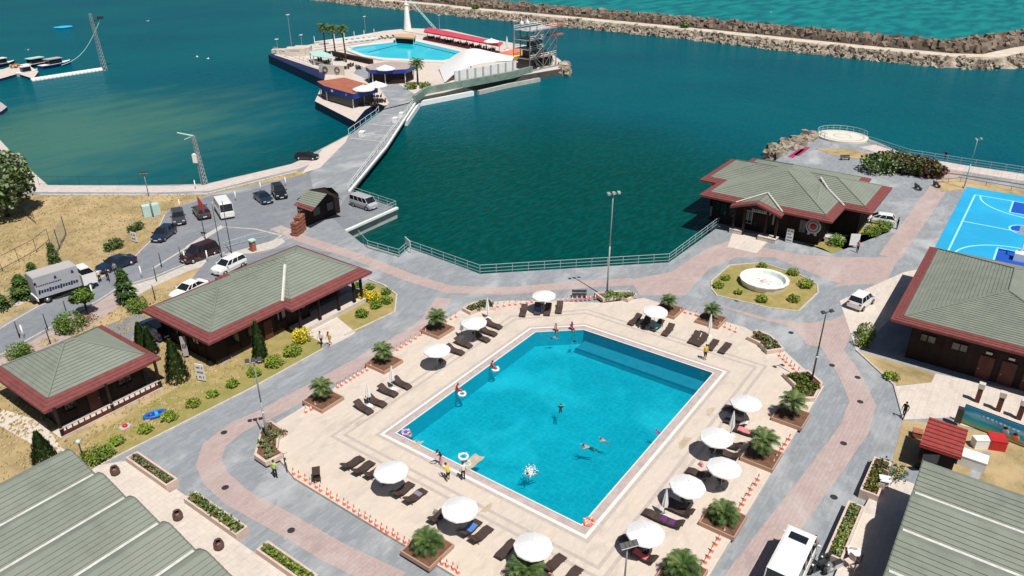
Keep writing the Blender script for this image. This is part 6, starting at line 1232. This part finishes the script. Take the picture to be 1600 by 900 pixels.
# worn wet patches and small wall-side clutter on the deck
M['wet']=mk('damp_stained_stone',(0.42,0.33,0.23),0.45,(0.55,0.46,0.36),1.5,1)
def blob(cx,cy,z,r,m,name,label):
    n=22; pts=[(cx+r*(1+.35*math.sin(3*a+cx)+.2*rnd.random())*math.cos(a),cy+r*.5*(1+.3*math.cos(2*a)+.2*rnd.random())*math.sin(a)) for a in [i*2*math.pi/n for i in range(n)]]
    return struct(MB().sheet(pts,z,m).obj(name),label)
for k,(x,y,r) in enumerate([(738,722,1.1),(652,694,.5),(1070,690,.8),(1110,642,.6),(760,795,.5),(560,660,.45)]): q=Q(x,y,DZ); blob(q.x,q.y,DZ+.008+.001*k,r,M['wet'],'damp_patch','damp brownish patch on the deck stone')
def bag(x,y,m,label): q=Q(x,y,DZ); t_=T('beach_bag',label,'bag',(q.x,q.y,DZ),rnd.random()*3); c=MB(); c.box((0,0,.16),(.42,.22,.32),m,0,.75); c.obj('body',t_); c=MB(); c.path([(-.12,0,.3),(-.1,0,.46),(.1,0,.46),(.12,0,.3)],.012,M['dmetal'],4); c.obj('handle',t_)
bag(681,803,cloth('grey_cloth2',(.25,.25,.26)),'grey bag beside the left lounger of the near left umbrella'); bag(1186,672,Wc,'white bag beside the pink towel lounger'); bag(1000,512,Wc,'white bag by the loungers near the far palm'); bag(1095,728,Pk,'pink bag under the third umbrella right of the pool')
# ---------------- bridge, floating pool island, docks ----------------
def pp(b,pts,z0,z1,m,side=None): return b.prism(QL(pts,z1),z0,z1,m,side)
t_=T('bridge','broad grey bridge from the quay to the floating pool island','bridge',(90,98,0)); 
c=MB(); pp(c,[(484,272),(497,254),(531,221),(545,212),(592,177),(640,142),(664,146),(655,152),(604,230),(546,300),(490,300)],-.55,.06,M['paving'],M['concrete']); c.obj('deck',t_,True)
c=MB(); c.sheet(QL([(497,254),(531,221),(545,212),(600,228),(548,294),(500,290)],.07),.07,M['paving']); c.obj('worn_panel',t_,True)
for a,b_ in (((560,208),(604,212)),((548,216),(602,222)),((590,178),(636,182)),((575,194),(625,198))):
    c=MB(); P0,P1=Q(*a,.1),Q(*b_,.1); d=P1-P0; c.box(tuple((P0+P1)/2),(d.length,.35,.05),M['kerb'],math.atan2(d.y,d.x)); c.obj('joint_strip',t_,True)
c=MB(); E0=[Q(x,y,.06) for x,y in ((546,300),(604,230),(655,152))]
for a,b_ in zip(E0,E0[1:]): d=b_-a; c.box(((a.x+b_.x)/2,(a.y+b_.y)/2,.12),(d.length,.35,.3),M['white'],math.atan2(d.y,d.x))
c.obj('edge_beam',t_,True)
for k in range(9): q=Q(552+k*12,298-k*17.5,-.5); c=MB(); c.tube((q.x-.6,q.y+.6,-.4),(q.x-.6,q.y+.6,-4),.3,.3,M['concrete'],8); c.obj('pile',t_,True)
for x,y in ((628,182),(618,190),(566,212)):
    q=Q(x,y,.1); boxy('white_barrier','white barrier block on the bridge near x',"barrier",(q.x,q.y,.06),(1.6,1.0,.9),M['white'],.5)['label']='white barrier block on the bridge, '+{628:'uppermost',618:'second one down',566:'on the left edge halfway'}[x]
struct(MB().sheet(QL([(470,272),(505,232),(545,211),(540,222),(500,262)],.08),.08,M['terrace']).obj('bridge_apron'),'beige stone apron left of the bridge')
q=Q(478,247,0); vehicle('parked_car','black car on the beige apron beside the bridge','car',480,249,-60,BL,'hatch',4.2,1.8,1.45)
struct(pp(MB(),[(548,298),(620,325),(540,360),(520,340)],-.5,.03,M['asphalt'],M['concrete']).obj('pier_platform'),'grey pier platform with the silver minivan'); 
c=MB(); a,b_=Q(540,361,.1),Q(621,325,.1); d=b_-a; c.box(tuple((a+b_)/2),(d.length,.4,.3),M['white'],math.atan2(d.y,d.x)); struct(c.obj('platform_edge'))
# island
IZ=.3
M['seawall']=mk('weathered_sea_wall',(.10,.10,.085),.9,(.05,.055,.05),.6)
t_=T('floating_pool_island','cream decked floating pool island at the bridge end','island',(150,160,IZ))
c=MB(); pp(c,[(424,87),(450,77),(482,70),(560,55),(600,48),(640,44),(700,46),(760,60),(830,72),(862,84),(884,100),(884,106),(760,127),(692,145),(655,152),(640,158),(600,165),(560,150),(505,130),(504,116),(470,100)],-2.2,IZ,M['terrace'],M['seawall']); c.obj('deck',t_,True)
c=MB(); pp(c,[(419,86),(424,84),(508,112),(506,125)],-2.2,.9,M['navy'],M['navy']); c.obj('hull_side',t_,True)
c=MB(); pp(c,[(492,158),(500,140),(590,142),(604,152),(570,172),(555,190)],-2.4,.35,M['terrace'],M['navy']); c.obj('barge_hull',t_,True)
c=MB(); c.sheet(QL([(600,170),(608,160),(590,132),(548,112),(556,100),(585,112),(618,128),(650,148),(640,160)],IZ+.02),IZ+.02,M['paving']); c.obj('walkway',t_,True)
c=MB(); c.sheet(QL([(655,150),(670,128),(700,118),(690,145)],IZ+.03),IZ+.03,M['deckstone']); c.sheet(QL([(545,125),(560,104),(552,103),(525,118),(530,128)],IZ+.03),IZ+.03,M['deckstone']); c.obj('court_paving',t_,True)
ip=[(547,77),(556,73),(622,65),(650,64),(726,82),(722,87),(692,94),(640,92),(600,90),(572,86)]
M['cyanw']=mk('bright_cyan_pool_water',(.0,.58,.74),.1,(.01,.68,.80),.12,.8,.15,1.0,.5)
c=MB(); big=[Q(x,y) for x,y in ip]; cen=sum(big,Vector())/len(big); pp(c,[(540,78),(553,71),(622,62),(652,61),(735,82),(727,89),(694,97),(640,95),(598,93),(566,88)],IZ,IZ+.5,M['poolw']); c.obj('pool_surround',t_,True)
c=MB(); c.sheet(QL(ip,IZ+.52),IZ+.52,M['cyanw']); c.obj('pool_water',t_,True)
c=MB(); P=QL([(575,82),(622,70),(648,69),(712,84)],IZ+.535)
for a,b_ in zip(P,P[1:]): d=b_-a; n_=Vector((-d.y,d.x,0)).normalized()*.35; c.add([a+n_,a-n_,b_-n_,b_+n_],[(0,1,2,3)],M['blue'])
c.obj('lane_line',t_,True)
struct_q=[((517,84),(578,98)),]
c=MB(); a,b_=Q(517,86,IZ),Q(580,100,IZ); d=b_-a; c.box(tuple((a+b_)/2+Vector((0,0,.6))),(d.length,1.6,1.3),M['dwood'],math.atan2(d.y,d.x)); tag(c.obj('bar_counter'),'long dark bar counter along the island pool','counter')
def canopyroof(name,label,cat,pts,zt,th,mt,ms,group=None,legs=True,under=None):
    P=QL(pts,zt); cx=sum(p.x for p in P)/len(P); cy=sum(p.y for p in P)/len(P); t2=T(name,label,cat,(cx,cy,IZ),0); c=MB(); c.prism([(p.x,p.y) for p in P],zt-th,zt,mt,ms); c.obj('roof',t2,True)
    if legs:
        for p in P: c=MB(); q=Vector((cx,cy,0)).lerp(p,.9); c.tube((q.x,q.y,IZ),(q.x,q.y,zt-th),.12,.12,M['white'],6); c.obj('post',t2,True)
    if under: c=MB(); c.prism([((p.x-cx)*.86+cx,(p.y-cy)*.86+cy) for p in P],IZ,zt-th,under); c.obj('wall',t2,True)
    return t2
t2=canopyroof('barge_restaurant','restaurant pavilion with an orange and grey striped roof and blue fascia','pavilion',[(495,127),(538,121),(590,136),(552,147),(506,134)],3.8,1.2,M['orangeroof'],M['blue'],under=M['dmetal'])  # dark block as wall paints the black shade beneath the roof
c=MB(); P=QL([(500,127),(540,122),(588,135),(553,145),(508,133)],3.64)
for k in (0,2,4): 
    f0,f1=k/5+.1,k/5+.2; a,b_=P[1].lerp(P[2],f0),P[1].lerp(P[2],f1); a2,b2=P[0].lerp(P[4],f0*.6).lerp(P[3],f0*.8),P[0].lerp(P[4],f1*.6).lerp(P[3],f1*.8); c.add([a,b_,b2,a2],[(0,1,2,3)],M['greyroof'])
c.obj('roof_panel',t2,True); c=MB()
for (x,y) in ((522,142),(545,148)): q=Q(x,y,3.2); c.box(tuple(q),(1.4,.12,.5),M['greyroof'],R(-60))
c.obj('sign_panel',t2,True)
t2=canopyroof('blue_fascia_cafe','curved café roof with a pinkish terrace top and blue fascia','café',[(571,104),(585,99),(610,96),(640,98),(650,102),(635,108),(600,110),(578,109)],4.0,1.0,M['pink'],M['blue'],under=M['dwood'])
canopyroof('green_awning','pale green awning over dark seating on the island','awning',[(482,80),(500,78),(520,86),(518,91),(488,87)],3.0,.15,M['teal'],M['teal'])
t2=T('white_pergola','long white pergola behind the three island palms','pergola',tuple(Q(540,66,IZ)),0)
for (a,b_,zz) in (((491,66),(584,53),3.0),((493,70),(590,60),3.0),((491,70),(590,58),1.3)):
    c=MB(); A,B2=Q(*a,zz),Q(*b_,zz); d=B2-A; c.box(tuple((A+B2)/2),(d.length,.5,.3),M['white'],math.atan2(d.y,d.x)); c.obj('beam',t2,True)
for k in range(7): q=Q(492+k*15.5,69.5-k*2,IZ); c=MB(); c.tube(q,q+Vector((0,0,2.7)),.12,.12,M['white'],6); c.obj('post',t2,True)
# red awning row
t2=T('red_awning','long faded red awning along the far side of the island','awning',tuple(Q(725,60,IZ)),0); c=MB(); P=QL([(664,45),(672,43),(786,66),(780,71),(700,56),(662,49)],3.3); c.prism([(p.x,p.y) for p in P],2.9,3.3,M['pinkred']); c.obj('roof',t2,True)
for k in range(12): q=Q(668+k*10.2,57+k*2.0,IZ); c=MB(); c.tube(q,q+Vector((0,0,2.7)),.09,.09,M['dmetal'],5); c.obj('post',t2,True)
def simpletable(px,py,label,m):
    q=Q(px,py,IZ); t3=T('dining_set',label,'table set',(q.x,q.y,IZ),rnd.random()*3,'island table sets'); c=MB(); c.box((0,0,.75),(1.4,.9,.07),m); c.obj('tabletop',t3)
    for sx in (-1,1): c=MB(); c.box((sx*.5,0,.36),(.08,.6,.72),M['dmetal']); c.obj('leg',t3)
    for sx in (-1,1):
        for s in (-1,1): c=MB(); c.box((sx*.4,s*.8,.45),(.45,.42,.07),M['rattan']); c.box((sx*.4,s*1.0,.7),(.45,.05,.5),M['rattan']); c.box((sx*.4,s*.8,.22),(.38,.36,.42),M['rattan']); c.obj('bench_seat',t3)
for k in range(10): simpletable(674+k*10.5,60+k*2.1,'dark table set under the red awning, '+['first from the left','second','third','fourth','fifth','sixth','seventh','eighth','ninth','rightmost'][k],M['dmetal'] if k%2 else M['white'])
for k,(x,y) in enumerate([(574,158),(590,152),(560,155),(600,112),(592,125),(612,124)]): simpletable(x,y,'white table set on the island, '+['on the barge deck, middle','on the barge deck, right','on the barge deck, left','behind the café','left of the café umbrella','right of the café umbrella'][k],M['white'])
for k,(x,y) in enumerate([(548,104),(560,108),(540,108),(630,118),(640,122),(596,160),(583,165),(500,95),(512,98),(530,94),(625,125),(700,66),(760,84)]): simpletable(x,y,ORD[k]+' dark table set scattered on the island deck',M['dmetal'])
# umbrellas and palms on the island
for x,y,l in [(569,150,'white umbrella on the barge deck, left one'),(589,144,'white umbrella on the barge deck, right one'),(603,117,'white umbrella under the blue café roof edge'),(768,73,'white umbrella right of the red awning')]:
    p=Q(x,y,2.6); UP.put((p.x,p.y,IZ),0,l,'island umbrellas',1.9)
for x,y,l in [(792,78,'folded white umbrella before the orange slide'),(520,105,'folded pinkish umbrella near the island entrance')]: p=Q(x,y,IZ); CP.put((p.x,p.y,IZ),0,l,'island umbrellas',1.7)
def tallpalm(px,py,h,label,s=1.0):
    q=Q(px,py,IZ); t3=T('palm_tree',label,'palm tree',(q.x,q.y,IZ),rnd.random()*6,'island palm trees'); c=MB()
    for k in range(8): c.tube((.06*k*k/8,0,h*k/8),(.06*(k+1)**2/8,0,h*(k+1)/8+.03),.28-.012*k,.24-.012*k,M['palmtrunk'],7)
    c.obj('trunk',t3); c=MB(); n=34
    for i in range(n):
        a=i*2.4; el=-.25+1.5*(i/n); p=Vector((.48,0,h)); L_=2.3*s; d0=Vector((math.cos(a),math.sin(a),0)); pts=[p.copy()]
        for k in range(6): p=p+(d0*math.cos(el)+Vector((0,0,math.sin(el))))*L_/6; el-=.24; pts.append(p.copy())
        sd=Vector((-math.sin(a),math.cos(a),0))
        for k in range(1,6):
            for s_ in (-1,1): c.add([pts[k]-Vector((0,0,.03)),pts[k+1] if k<6 else pts[k],pts[k]+sd*s_*.6+(pts[k+1]-pts[k])*.9-Vector((0,0,.2))],[(0,1,2)],M['lf_mid'] if i%3 else M['lf_palm'])
    c.obj('crown',t3)
tallpalm(509,84,8.0,'tall palm left of the three on the island'); tallpalm(524,85,7.8,'tall palm in the middle of the three on the island'); tallpalm(541,97,9.4,'tall palm right of the three, nearest the dark counter'); tallpalm(653,133,5.6,'palm between the café and the tensile canopy')
for x,y,l in [(641,139,'left'),(664,137,'right')]: q=Q(x,y,IZ); bush('garden_shrub','yellow-green shrub at the canopy palm foot, '+l+' one','shrub',(q.x,q.y,IZ),1.7,1.4,[M['lf_lime'],M['lf_mid']],260,None,.4)
# white mast tower with orange topped booth
q=Q(637,47,IZ); t3=T('white_mast','tapering white mast tower behind the island pool','tower',(q.x,q.y,IZ),0); c=MB(); c.lathe([(1.5,0),(1.1,4),(.75,8.5),(.6,9)],M['white'],n=14); c.obj('shaft',t3); c=MB(); c.lathe([(.9,9),(.9,9.4),(.2,9.6),(.15,11.5)],M['white'],n=12); c.obj('lantern',t3)
t3=canopyroof('orange_top_booth','booth with a pale orange flat roof at the foot of the white mast','booth',[(616,53),(645,52),(650,55),(647,59),(616,57)],3.0,.5,cloth('apricot_roof',(.65,.4,.24)),cloth('apricot_roof',(.65,.4,.24)),under=M['dwood'])
def lattice(base,top,w,m,label,name='lattice_mast',cat='mast',n=12):
    t3=T(name,label,cat,tuple(base),0); d=top-base; c=MB(); ax=d.normalized(); s=ax.cross(Vector((0,1,0.2))).normalized(); u_=ax.cross(s).normalized(); prev=None
    for k in range(n+1):
        w_=w*(1-.55*k/n); o=d*(k/n); P=[o+s*w_+u_*w_,o-s*w_+u_*w_,o-s*w_-u_*w_,o+s*w_-u_*w_]
        for i in range(4): c.tube(P[i],P[(i+1)%4],.035,.035,m,4)
        if prev:
            for i in range(4): c.tube(prev[i],P[i],.06,.06,m,4); c.tube(prev[i],P[(i+1)%4],.035,.035,m,4)
        prev=P
    c.obj('frame',t3); return t3,d
ltop=Q(288,207,7.9); lb=Q(320,288,0); t3,d=lattice(lb,Vector((lb.x-.2,lb.y+.3,8.0)),.35,M['gmetal'],'grey lattice mast with a lamp arm on the left quay')
d=Vector((-.2,.3,8.0)); sidev=Vector((-.55,.75,0)); c=MB(); c.tube(d,d+sidev*2.6+Vector((0,0,.5)),.12,.1,M['tealcabin'],6); c.tube(d,d+sidev*1.6+Vector((0,0,-.6)),.08,.08,M['tealcabin'],6); c.obj('lamp_arm',t3); c=MB(); c.box(sidev*.7+Vector((0,0,4.4)),(.8,.7,1.4),M['white'],.5); c.obj('equipment_box',t3)
q=Q(681,46,3); lattice(q,q+Vector((3,16,10)),.3,M['teal'],'pale lattice crane boom leaning over the red awning','crane_boom','crane',12)
for x,y,h,l in [(457,83,11.5,'on the left pontoon'),(571,50,5.5,'behind the white pergola'),(687,50,6.0,'at the left end of the red awning'),(804,78,9.0,'beside the yellow slide'),(473,80,5,'at the pontoon middle'),(435,84,4.4,'at the pontoon tip')]:
    q=Q(x,y,IZ); t3=T('island_lamp','thin pale lamp post on the island '+l,'lamp post',(q.x,q.y,IZ),0,'island lamp posts'); c=MB(); c.tube((0,0,0),(0,0,h),.12,.07,M['gmetal'],6); c.obj('pole',t3); c=MB(); c.box((0,0,h),(1.2,.4,.2),M['white']); c.obj('lamp_head',t3)
# tensile canopy
t3=T('tensile_canopy','white tensile fabric canopy with a raised peak over the island stage','canopy',tuple(Q(735,105,IZ)),0)
lo=[(695,130,.5),(705,119,1.6),(718,110,2.8),(734,103,3.7),(752,98,4.1),(775,96,4.2),(800,95,3.9)]; hi=[(686,107,.8),(692,100,1.8),(706,88,3.8),(733,73,7.4),(755,78,6.2),(780,84,5.2),(803,88,4.4)]
c=MB(); g=[]; nv=8; nu=len(lo)
for i in range(nu):
    a,b_=Q(*lo[i]),Q(*hi[i])
    for j in range(nv+1): v_=j/nv; p_=a.lerp(b_,v_); p_.z-=(b_.z-a.z)*.15*math.sin(math.pi*v_) if i==3 else .1*math.sin(math.pi*v_); g.append(p_)
c.add(g,[(i*(nv+1)+j,(i+1)*(nv+1)+j,(i+1)*(nv+1)+j+1,i*(nv+1)+j+1) for i in range(nu-1) for j in range(nv)],M['canvas'],True)
mo=c.obj('membrane',t3,True); sm_=mo.modifiers.new('smooth','SUBSURF'); sm_.levels=2; sm_.render_levels=2
for (x,y,z) in ((696,130,.5),(686,108,.8),(800,95,3.8),(735,74,6.8)): q=Q(x,y,z); c=MB(); c.tube((q.x,q.y,IZ),q+Vector((0,0,.1)),.15,.12,M['gmetal'],6); c.obj('mast',t3,True)
t3=T('white_screen_wall','white panelled screen wall with grey pilasters along the island edge','wall',tuple(Q(755,122,IZ)),0); c=MB(); a,b_=Q(711,135,IZ),Q(806,117,IZ); d=b_-a; ang=math.atan2(d.y,d.x)
c.box(tuple((a+b_)/2+Vector((0,0,1.9))),(d.length,.3,3.8),M['white'],ang); c.obj('panel',t3,True)
for k in range(8): q=a.lerp(b_,(k+.5)/8); c=MB(); nrm=Vector((d.y,-d.x,0)).normalized()*.25; c.box(tuple(q+nrm+Vector((0,0,1.9))),(.5,.2,3.8),M['greyroof'],ang); c.obj('pilaster',t3,True)
# slides
q=Q(796,93,IZ); t3=T('inflatable_slide','orange and yellow inflatable slide beside the metal tower','inflatable slide',(q.x,q.y,IZ),R(-40))
for k in range(4): c=MB(); c.tube((-5+k*.2,-3+k*1.6,.7),(5,-3+k*1.6,2.6 if k%2 else 1.4),.75,.75,M['orange'] if k%2 else M['yellow'],10); c.obj('tube',t3)
c=MB(); c.box((3.5,0,1.6),(2.5,5.2,2.0),M['yellow'],0,.8); c.obj('tower_block',t3)
# metal tower
M['towmetal']=mk('weathered_steel',(.20,.21,.21),.6,(.12,.125,.125),.8)
q=Q(838,108,IZ); t3=T('diving_tower','grey steel stair tower with red cantilever platforms at the island tip','tower',(q.x,q.y,IZ),R(0))
ex=(Q(868,99,IZ)-Q(822,109,IZ)); ex2=Vector((ex.x,ex.y,0)).normalized(); ey=Vector((-ex2.y,ex2.x,0)); W1,D1,H1=9.0,6.0,12.0
def tp(a,b_,z): return ex2*a+ey*b_+Vector((0,0,z))
for a in (-3,0,3,6,9):
    for b_ in (0,D1): c=MB(); c.tube(tp(a,b_,0),tp(a,b_,H1 if a<3 else 10.5),.16,.14,M['towmetal'],6); c.obj('column',t3)
for k,z in enumerate((3.0,5.5,8.0,10.5)):
    c=MB(); c.prism([tp(-3,0,0)[:2],tp(9,0,0)[:2],tp(9,D1,0)[:2],tp(-3,D1,0)[:2]] if k in (0,3) else [tp(-3,0,0)[:2],tp(3,0,0)[:2],tp(3,D1,0)[:2],tp(-3,D1,0)[:2]],z-.15,z,M['pink'] if k==0 else M['greyroof']); c.obj('platform',t3)
    c=MB()
    for b_ in (0,D1): 
        for dz in (.5,1.0): c.tube(tp(-3,b_,z+dz),tp(9 if k in (0,3) else 3,b_,z+dz),.07,.07,M['white'],4)
    c.obj('guard_rail',t3)
for k in range(3): c=MB(); c.prism([tp(-2.8+k*2.0,.4,0)[:2],tp(-1.2+k*2.0,.4,0)[:2],tp(-1.2+k*2.0,4.5,0)[:2],tp(-2.8+k*2.0,4.5,0)[:2]],[0,3.1,5.6][k],[2.7,5.2,7.6][k],M['dmetal']); c.obj('stair_enclosure',t3)
c=MB(); c.prism([tp(3.2,1,0)[:2],tp(8.6,1,0)[:2],tp(8.6,5,0)[:2],tp(3.2,5,0)[:2]],0,2.7,M['dwood']); c.obj('plant_room',t3)
for k,(a,h) in enumerate(((4,1.6),(6.5,1.3))): c=MB(); c.box(tuple(tp(a,2.5,3+h/2)),(1.6,1.4,h),M['dmetal']); c.obj('equipment',t3)
c=MB()
for z0,z1 in ((0,3),(3,5.5),(5.5,8),(8,10.5)):
    for a in (-3,3,6):
        c.tube(tp(a,0,z0),tp(a+3,0,z1),.07,.07,M['towmetal'],4); c.tube(tp(a+3,0,z0),tp(a,0,z1),.07,.07,M['towmetal'],4)
c.obj('bracing',t3)
for k,(z,l_) in enumerate(((8.3,4.5),(10.9,4.0))): c=MB(); c.prism([tp(8,.8,0)[:2],tp(9+l_,.8,0)[:2],tp(9+l_,3.4,0)[:2],tp(8,3.4,0)[:2]],z-.35,z,cloth('rust_red_board',(.5,.13,.09))); c.obj('diving_board',t3)
for k in range(4):
    c=MB(); a0,a1=(-2.5,1.5) if k%2 else (1.5,-2.5); z0,z1=(0,3,5.5,8)[k],(3,5.5,8,10.5)[k]
    for i in range(12): f=i/12; c.box(tuple(tp(a0+(a1-a0)*f,-.8,z0+(z1-z0)*f)),(.4,1.1,.06),M['towmetal'],math.atan2(ex2.y,ex2.x))
    c.tube(tp(a0,-1.3,z0+.9),tp(a1,-1.3,z1+.9),.06,.06,M['bmetal'],4); c.tube(tp(a0,-1.3,z0),tp(a1,-1.3,z1),.09,.09,M['dmetal'],4); c.obj('stair_flight',t3)
for k in (0,1): c=MB(); c.lathe([(.5,H1),(.6,H1+.6),(.1,H1+1.0),(.04,H1+2)],M['white'],tuple(tp(-3+2.5*k,3,0)),n=8); c.obj('beacon',t3)
c=MB()
for i in range(60): q=Q(880+rnd.uniform(-4,8),104+rnd.uniform(-5,6),0); rockat(c,(q.x,q.y,rnd.uniform(-1.6,.2)),rnd.uniform(.5,1.3),M['rock'])
o=c.obj('tip_rocks'); o['kind']='stuff'; o['label']='pale rocks at the tip of the island'
q=Q(858,100,IZ); boxy('equipment_cabin','pale equipment cabin under the metal tower','cabin',tuple(q),(2.5,2,1.8),M['tealcabin'],.5)
q=Q(822,97,IZ); boxy('kiosk_hut','small white hut between the slide and the tower','hut',tuple(q),(2.6,2.4,2.2),M['white'],.2)
# parapets along the island's near edge
for (P_,h_,m_,z0,l_) in (([(648,160),(665,147),(712,138),(800,121),(830,113)],1.6,'tealdark',IZ,'grey-green parapet along the near island edge'),([(634,190),(655,160),(738,144)],.25,'white',-.75,'white kerb walk along the waterline'),([(748,144),(795,133),(842,124)],.4,'concrete',-1.0,'pale kerb walk below the parapet'),([(800,126),(880,108),(886,104)],1.6,'gmetal',-1.0,'dark steel quay face below the tower')):
    if m_=='tealdark': M['tealdark']=mk('weathered_green_parapet',(.22,.30,.26),.8,(.14,.19,.16),.5)
    c=MB(); P=QL(P_,z0)
    for i,(a,b_) in enumerate(zip(P,P[1:])): d=b_-a; c.box(((a.x+b_.x)/2,(a.y+b_.y)/2,z0+h_/2+.01*i-(.6 if z0<0 else .1)),(d.length+.4,.8,h_+(1.2 if z0<0 else .2)),M[m_],math.atan2(d.y,d.x))
    tag(c.obj('parapet'),l_,'wall')
railing([(429,84),(508,113)],'white railing along the left pontoon',1.2,3.0,'white',2,z=.9,r=.05)
for k,(x,y,w_,d_,h_,l_) in enumerate([(452,84,7,3.5,1.4,'tip'),(464,86,6,5,2.2,'middle'),(474,85,5,5,2.4,'right'),(441,82,6,3,1.0,'far tip')]): q=Q(x,y,IZ); boxy('covered_seating','cream covered seating block on the left pontoon, '+l_,'seating',tuple(q),(w_,d_,h_),M['terrace'],R(-50))
q=Q(519,117,IZ); t3=T('cream_wall','cream decorated wall by the island entrance','wall',tuple(q),R(-70)); c=MB(); c.box((0,0,1.3),(7.5,.4,2.6),M['terrace']); c.obj('panel',t3)
for s in (-1,1): c=MB(); c.torus((0,0,0),.7,.12,M['palmtrunk'],14,6); c.v=[Vector((v.x+s*1.8,v.z-.3,v.y+1.4)) for v in c.v]; c.obj('round_relief',t3)
# small sun loungers on the island deck (far, tiny)
for k in range(9): q=Q(545+k*9,66-k*.9,IZ); L1.put(tuple(q),R(-90),ORD[k]+' lounger from the left in the row behind the island pool','row of loungers behind the island pool',1.3)
# docks at the left
def dock(name,pts,z0,z1,m,label,sd=None): P=QL(pts,z1); t3=T(name,label,'dock',(P[0].x,P[0].y,z1),0); c=MB(); c.prism([(p.x,p.y) for p in P],z0,z1,m,sd or m); c.obj('deck',t3,True); c=MB(); 
dock('floating_dock',[(-30,112),(5,108),(28,100),(48,104),(60,112),(52,123),(28,115),(0,123),(-30,128)],-1.6,-.9,M['terrace'],'pale floating dock at the upper left edge',M['navy']); dock('floating_dock',[(-30,152),(2,160),(11,167),(2,174),(-30,180)],-1.6,-.8,M['greyroof'],'small pale dock corner at the left edge',M['navy'])
q0,q1=Q(50,127,SEA),Q(160,110,SEA); t3=T('white_float','long white floating boom below the cable mast','float',tuple(q0),0); c=MB(); n=18
for k in range(n): a,b_=q0.lerp(q1,k/n)-q0,q0.lerp(q1,(k+.95)/n)-q0; c.tube(a+Vector((0,0,.15)),b_+Vector((0,0,.15)),.75,.75,M['white'],8)
c.obj('tube',t3)
def boat(px,py,hd,L,label,hull,cab):
    q=Q(px,py,SEA); t3=T('moored_boat',label,'boat',(q.x,q.y,SEA),R(hd)); c=MB(); st=[(-.5,.42,.0),(-.2,.5,.0),(.2,.45,.05),(.42,.2,.2),(.5,.02,.35)]; rows=[]
    for x,w_,up in st: W_=L*.32*w_*2/2; rows.append([(x*L,-W_,1.0+up),(x*L,-W_*.6,-.3),(x*L,W_*.6,-.3),(x*L,W_,1.0+up)])
    for a,b_ in zip(rows,rows[1:]):
        for i in range(3): c.add([a[i],a[i+1],b_[i+1],b_[i]],[(0,1,2,3)],hull)
        c.add([a[0],b_[0],b_[3],a[3]],[(0,1,2,3)],M['white'])
    c.add(rows[0],[(0,1,2,3)],hull); c.obj('hull',t3); c=MB(); c.box((-.05*L,0,1.7),(L*.4,L*.22,1.3),M['glass']); c.obj('cabin_windows',t3); c=MB(); c.box((-.05*L,0,2.45),(L*.46,L*.26,.2),cab); c.obj('canopy',t3)
boat(88,104,10,10,'blue cabin boat at the right end of the floating dock',M['blue'],M['greyroof']); boat(60,103,10,10,'boat under a pale turquoise cover at the floating dock',M['navy'],M['teal']); boat(4,104,10,8,'white roofed boat at the left picture edge',M['navy'],M['white']); boat(44,117,5,6,'small white boat alongside the floating dock',M['white'],M['white'])
q=Q(24,106,-.9); bush('dock_flowers','orange and pink flower tub on the floating dock','flower tub',(q.x,q.y,-.9),1.5,1.2,[cloth('coral_petal',(.8,.3,.2)),M['lf_olive']],120,None,.4)
lb=Q(164,110,SEA); t3,d=lattice(lb,lb+Vector((-.3,.3,15.8)),.55,M['gmetal'],'grey lattice cable mast standing in the water at the upper left','lattice_mast','mast',16)
top=Vector((-.3,.3,13.6)); arm=(Q(190,34,12)-Q(166,40,12)).normalized()*4.8; c=MB(); c.tube(top,top+arm+Vector((0,0,.4)),.16,.14,M['dmetal'],6); c.obj('arm',t3); c=MB(); c.box(top+arm+Vector((0,0,.6)),(1.4,1.0,.7),M['dmetal']); c.obj('pulley_head',t3)
c=MB(); A=top+arm+Vector((0,0,.2)); B2=Q(96,102,0)-lb; pts=[]
for k in range(15): f=k/14; p_=A.lerp(B2,f); p_.z-=4.5*math.sin(math.pi*f)*(.6); pts.append(p_)
c.path(pts,.1,M['teal'],5); c.obj('cable',t3)
q=Q(101,43,SEA); t3=T('blue_float','bright blue inflatable float alone on the water','float',tuple(q),0); c=MB(); c.ball((0,0,.2),2.0,M['skyblue'],12,6,.08,(1.7,1,.25)); c.ball((-2.4,1.2,.2),1.1,M['skyblue'],10,5,.1,(1.3,1,.3)); c.obj('hull',t3)
def gull(px,py,label,z=3):
    q=Q(px,py,z); t3=T('seagull',label,'bird',tuple(q),rnd.random()*6,'seagulls over the harbour'); c=MB(); 
    for a,b_,r0,r1 in (((-.35,0,0),(-.15,0,.02),.03,.1),((-.15,0,.02),(.15,0,.03),.1,.09),((.15,0,.03),(.3,0,.07),.06,.05),((.3,0,.07),(.4,0,.06),.03,.01)): c.tube(a,b_,r0*1.6,r1*1.6,M['white'],6)
    for s in (-1,1): c.add([(.14,s*.05,.06),(-.1,s*.05,.06),(-.12,s*.6,.26),(.1,s*.6,.28),(-.22,s*1.1,.14)],[(0,1,2,3),(3,2,4)],M['white'])
    c.obj('body',t3)
gull(44,78,'white gull gliding left of the cable mast'); gull(231,33,'white gull right of the cable mast'); gull(308,89,'white gull over mid harbour, left of two'); gull(325,92,'white gull over mid harbour, right of two'); gull(1205,19,'white gull over the open sea')
# channel marker by shrubs on the breakwater
for x,y,l in [(743,14,'beside the pale path, left'),(1070,43,'on the breakwater midway'),(1548,68,'large green one at the breakwater bend')]:
    q=Q(x,y,1.0); s=3.2 if x>1500 else 1.8; bush('breakwater_shrub','green shrub '+l,'shrub',(q.x,q.y,1.0),s,s*.9,[M['lf_mid'],M['lf_dark'],M['lf_green']],260,'breakwater shrubs',.7)
bpy.context.view_layer.update()
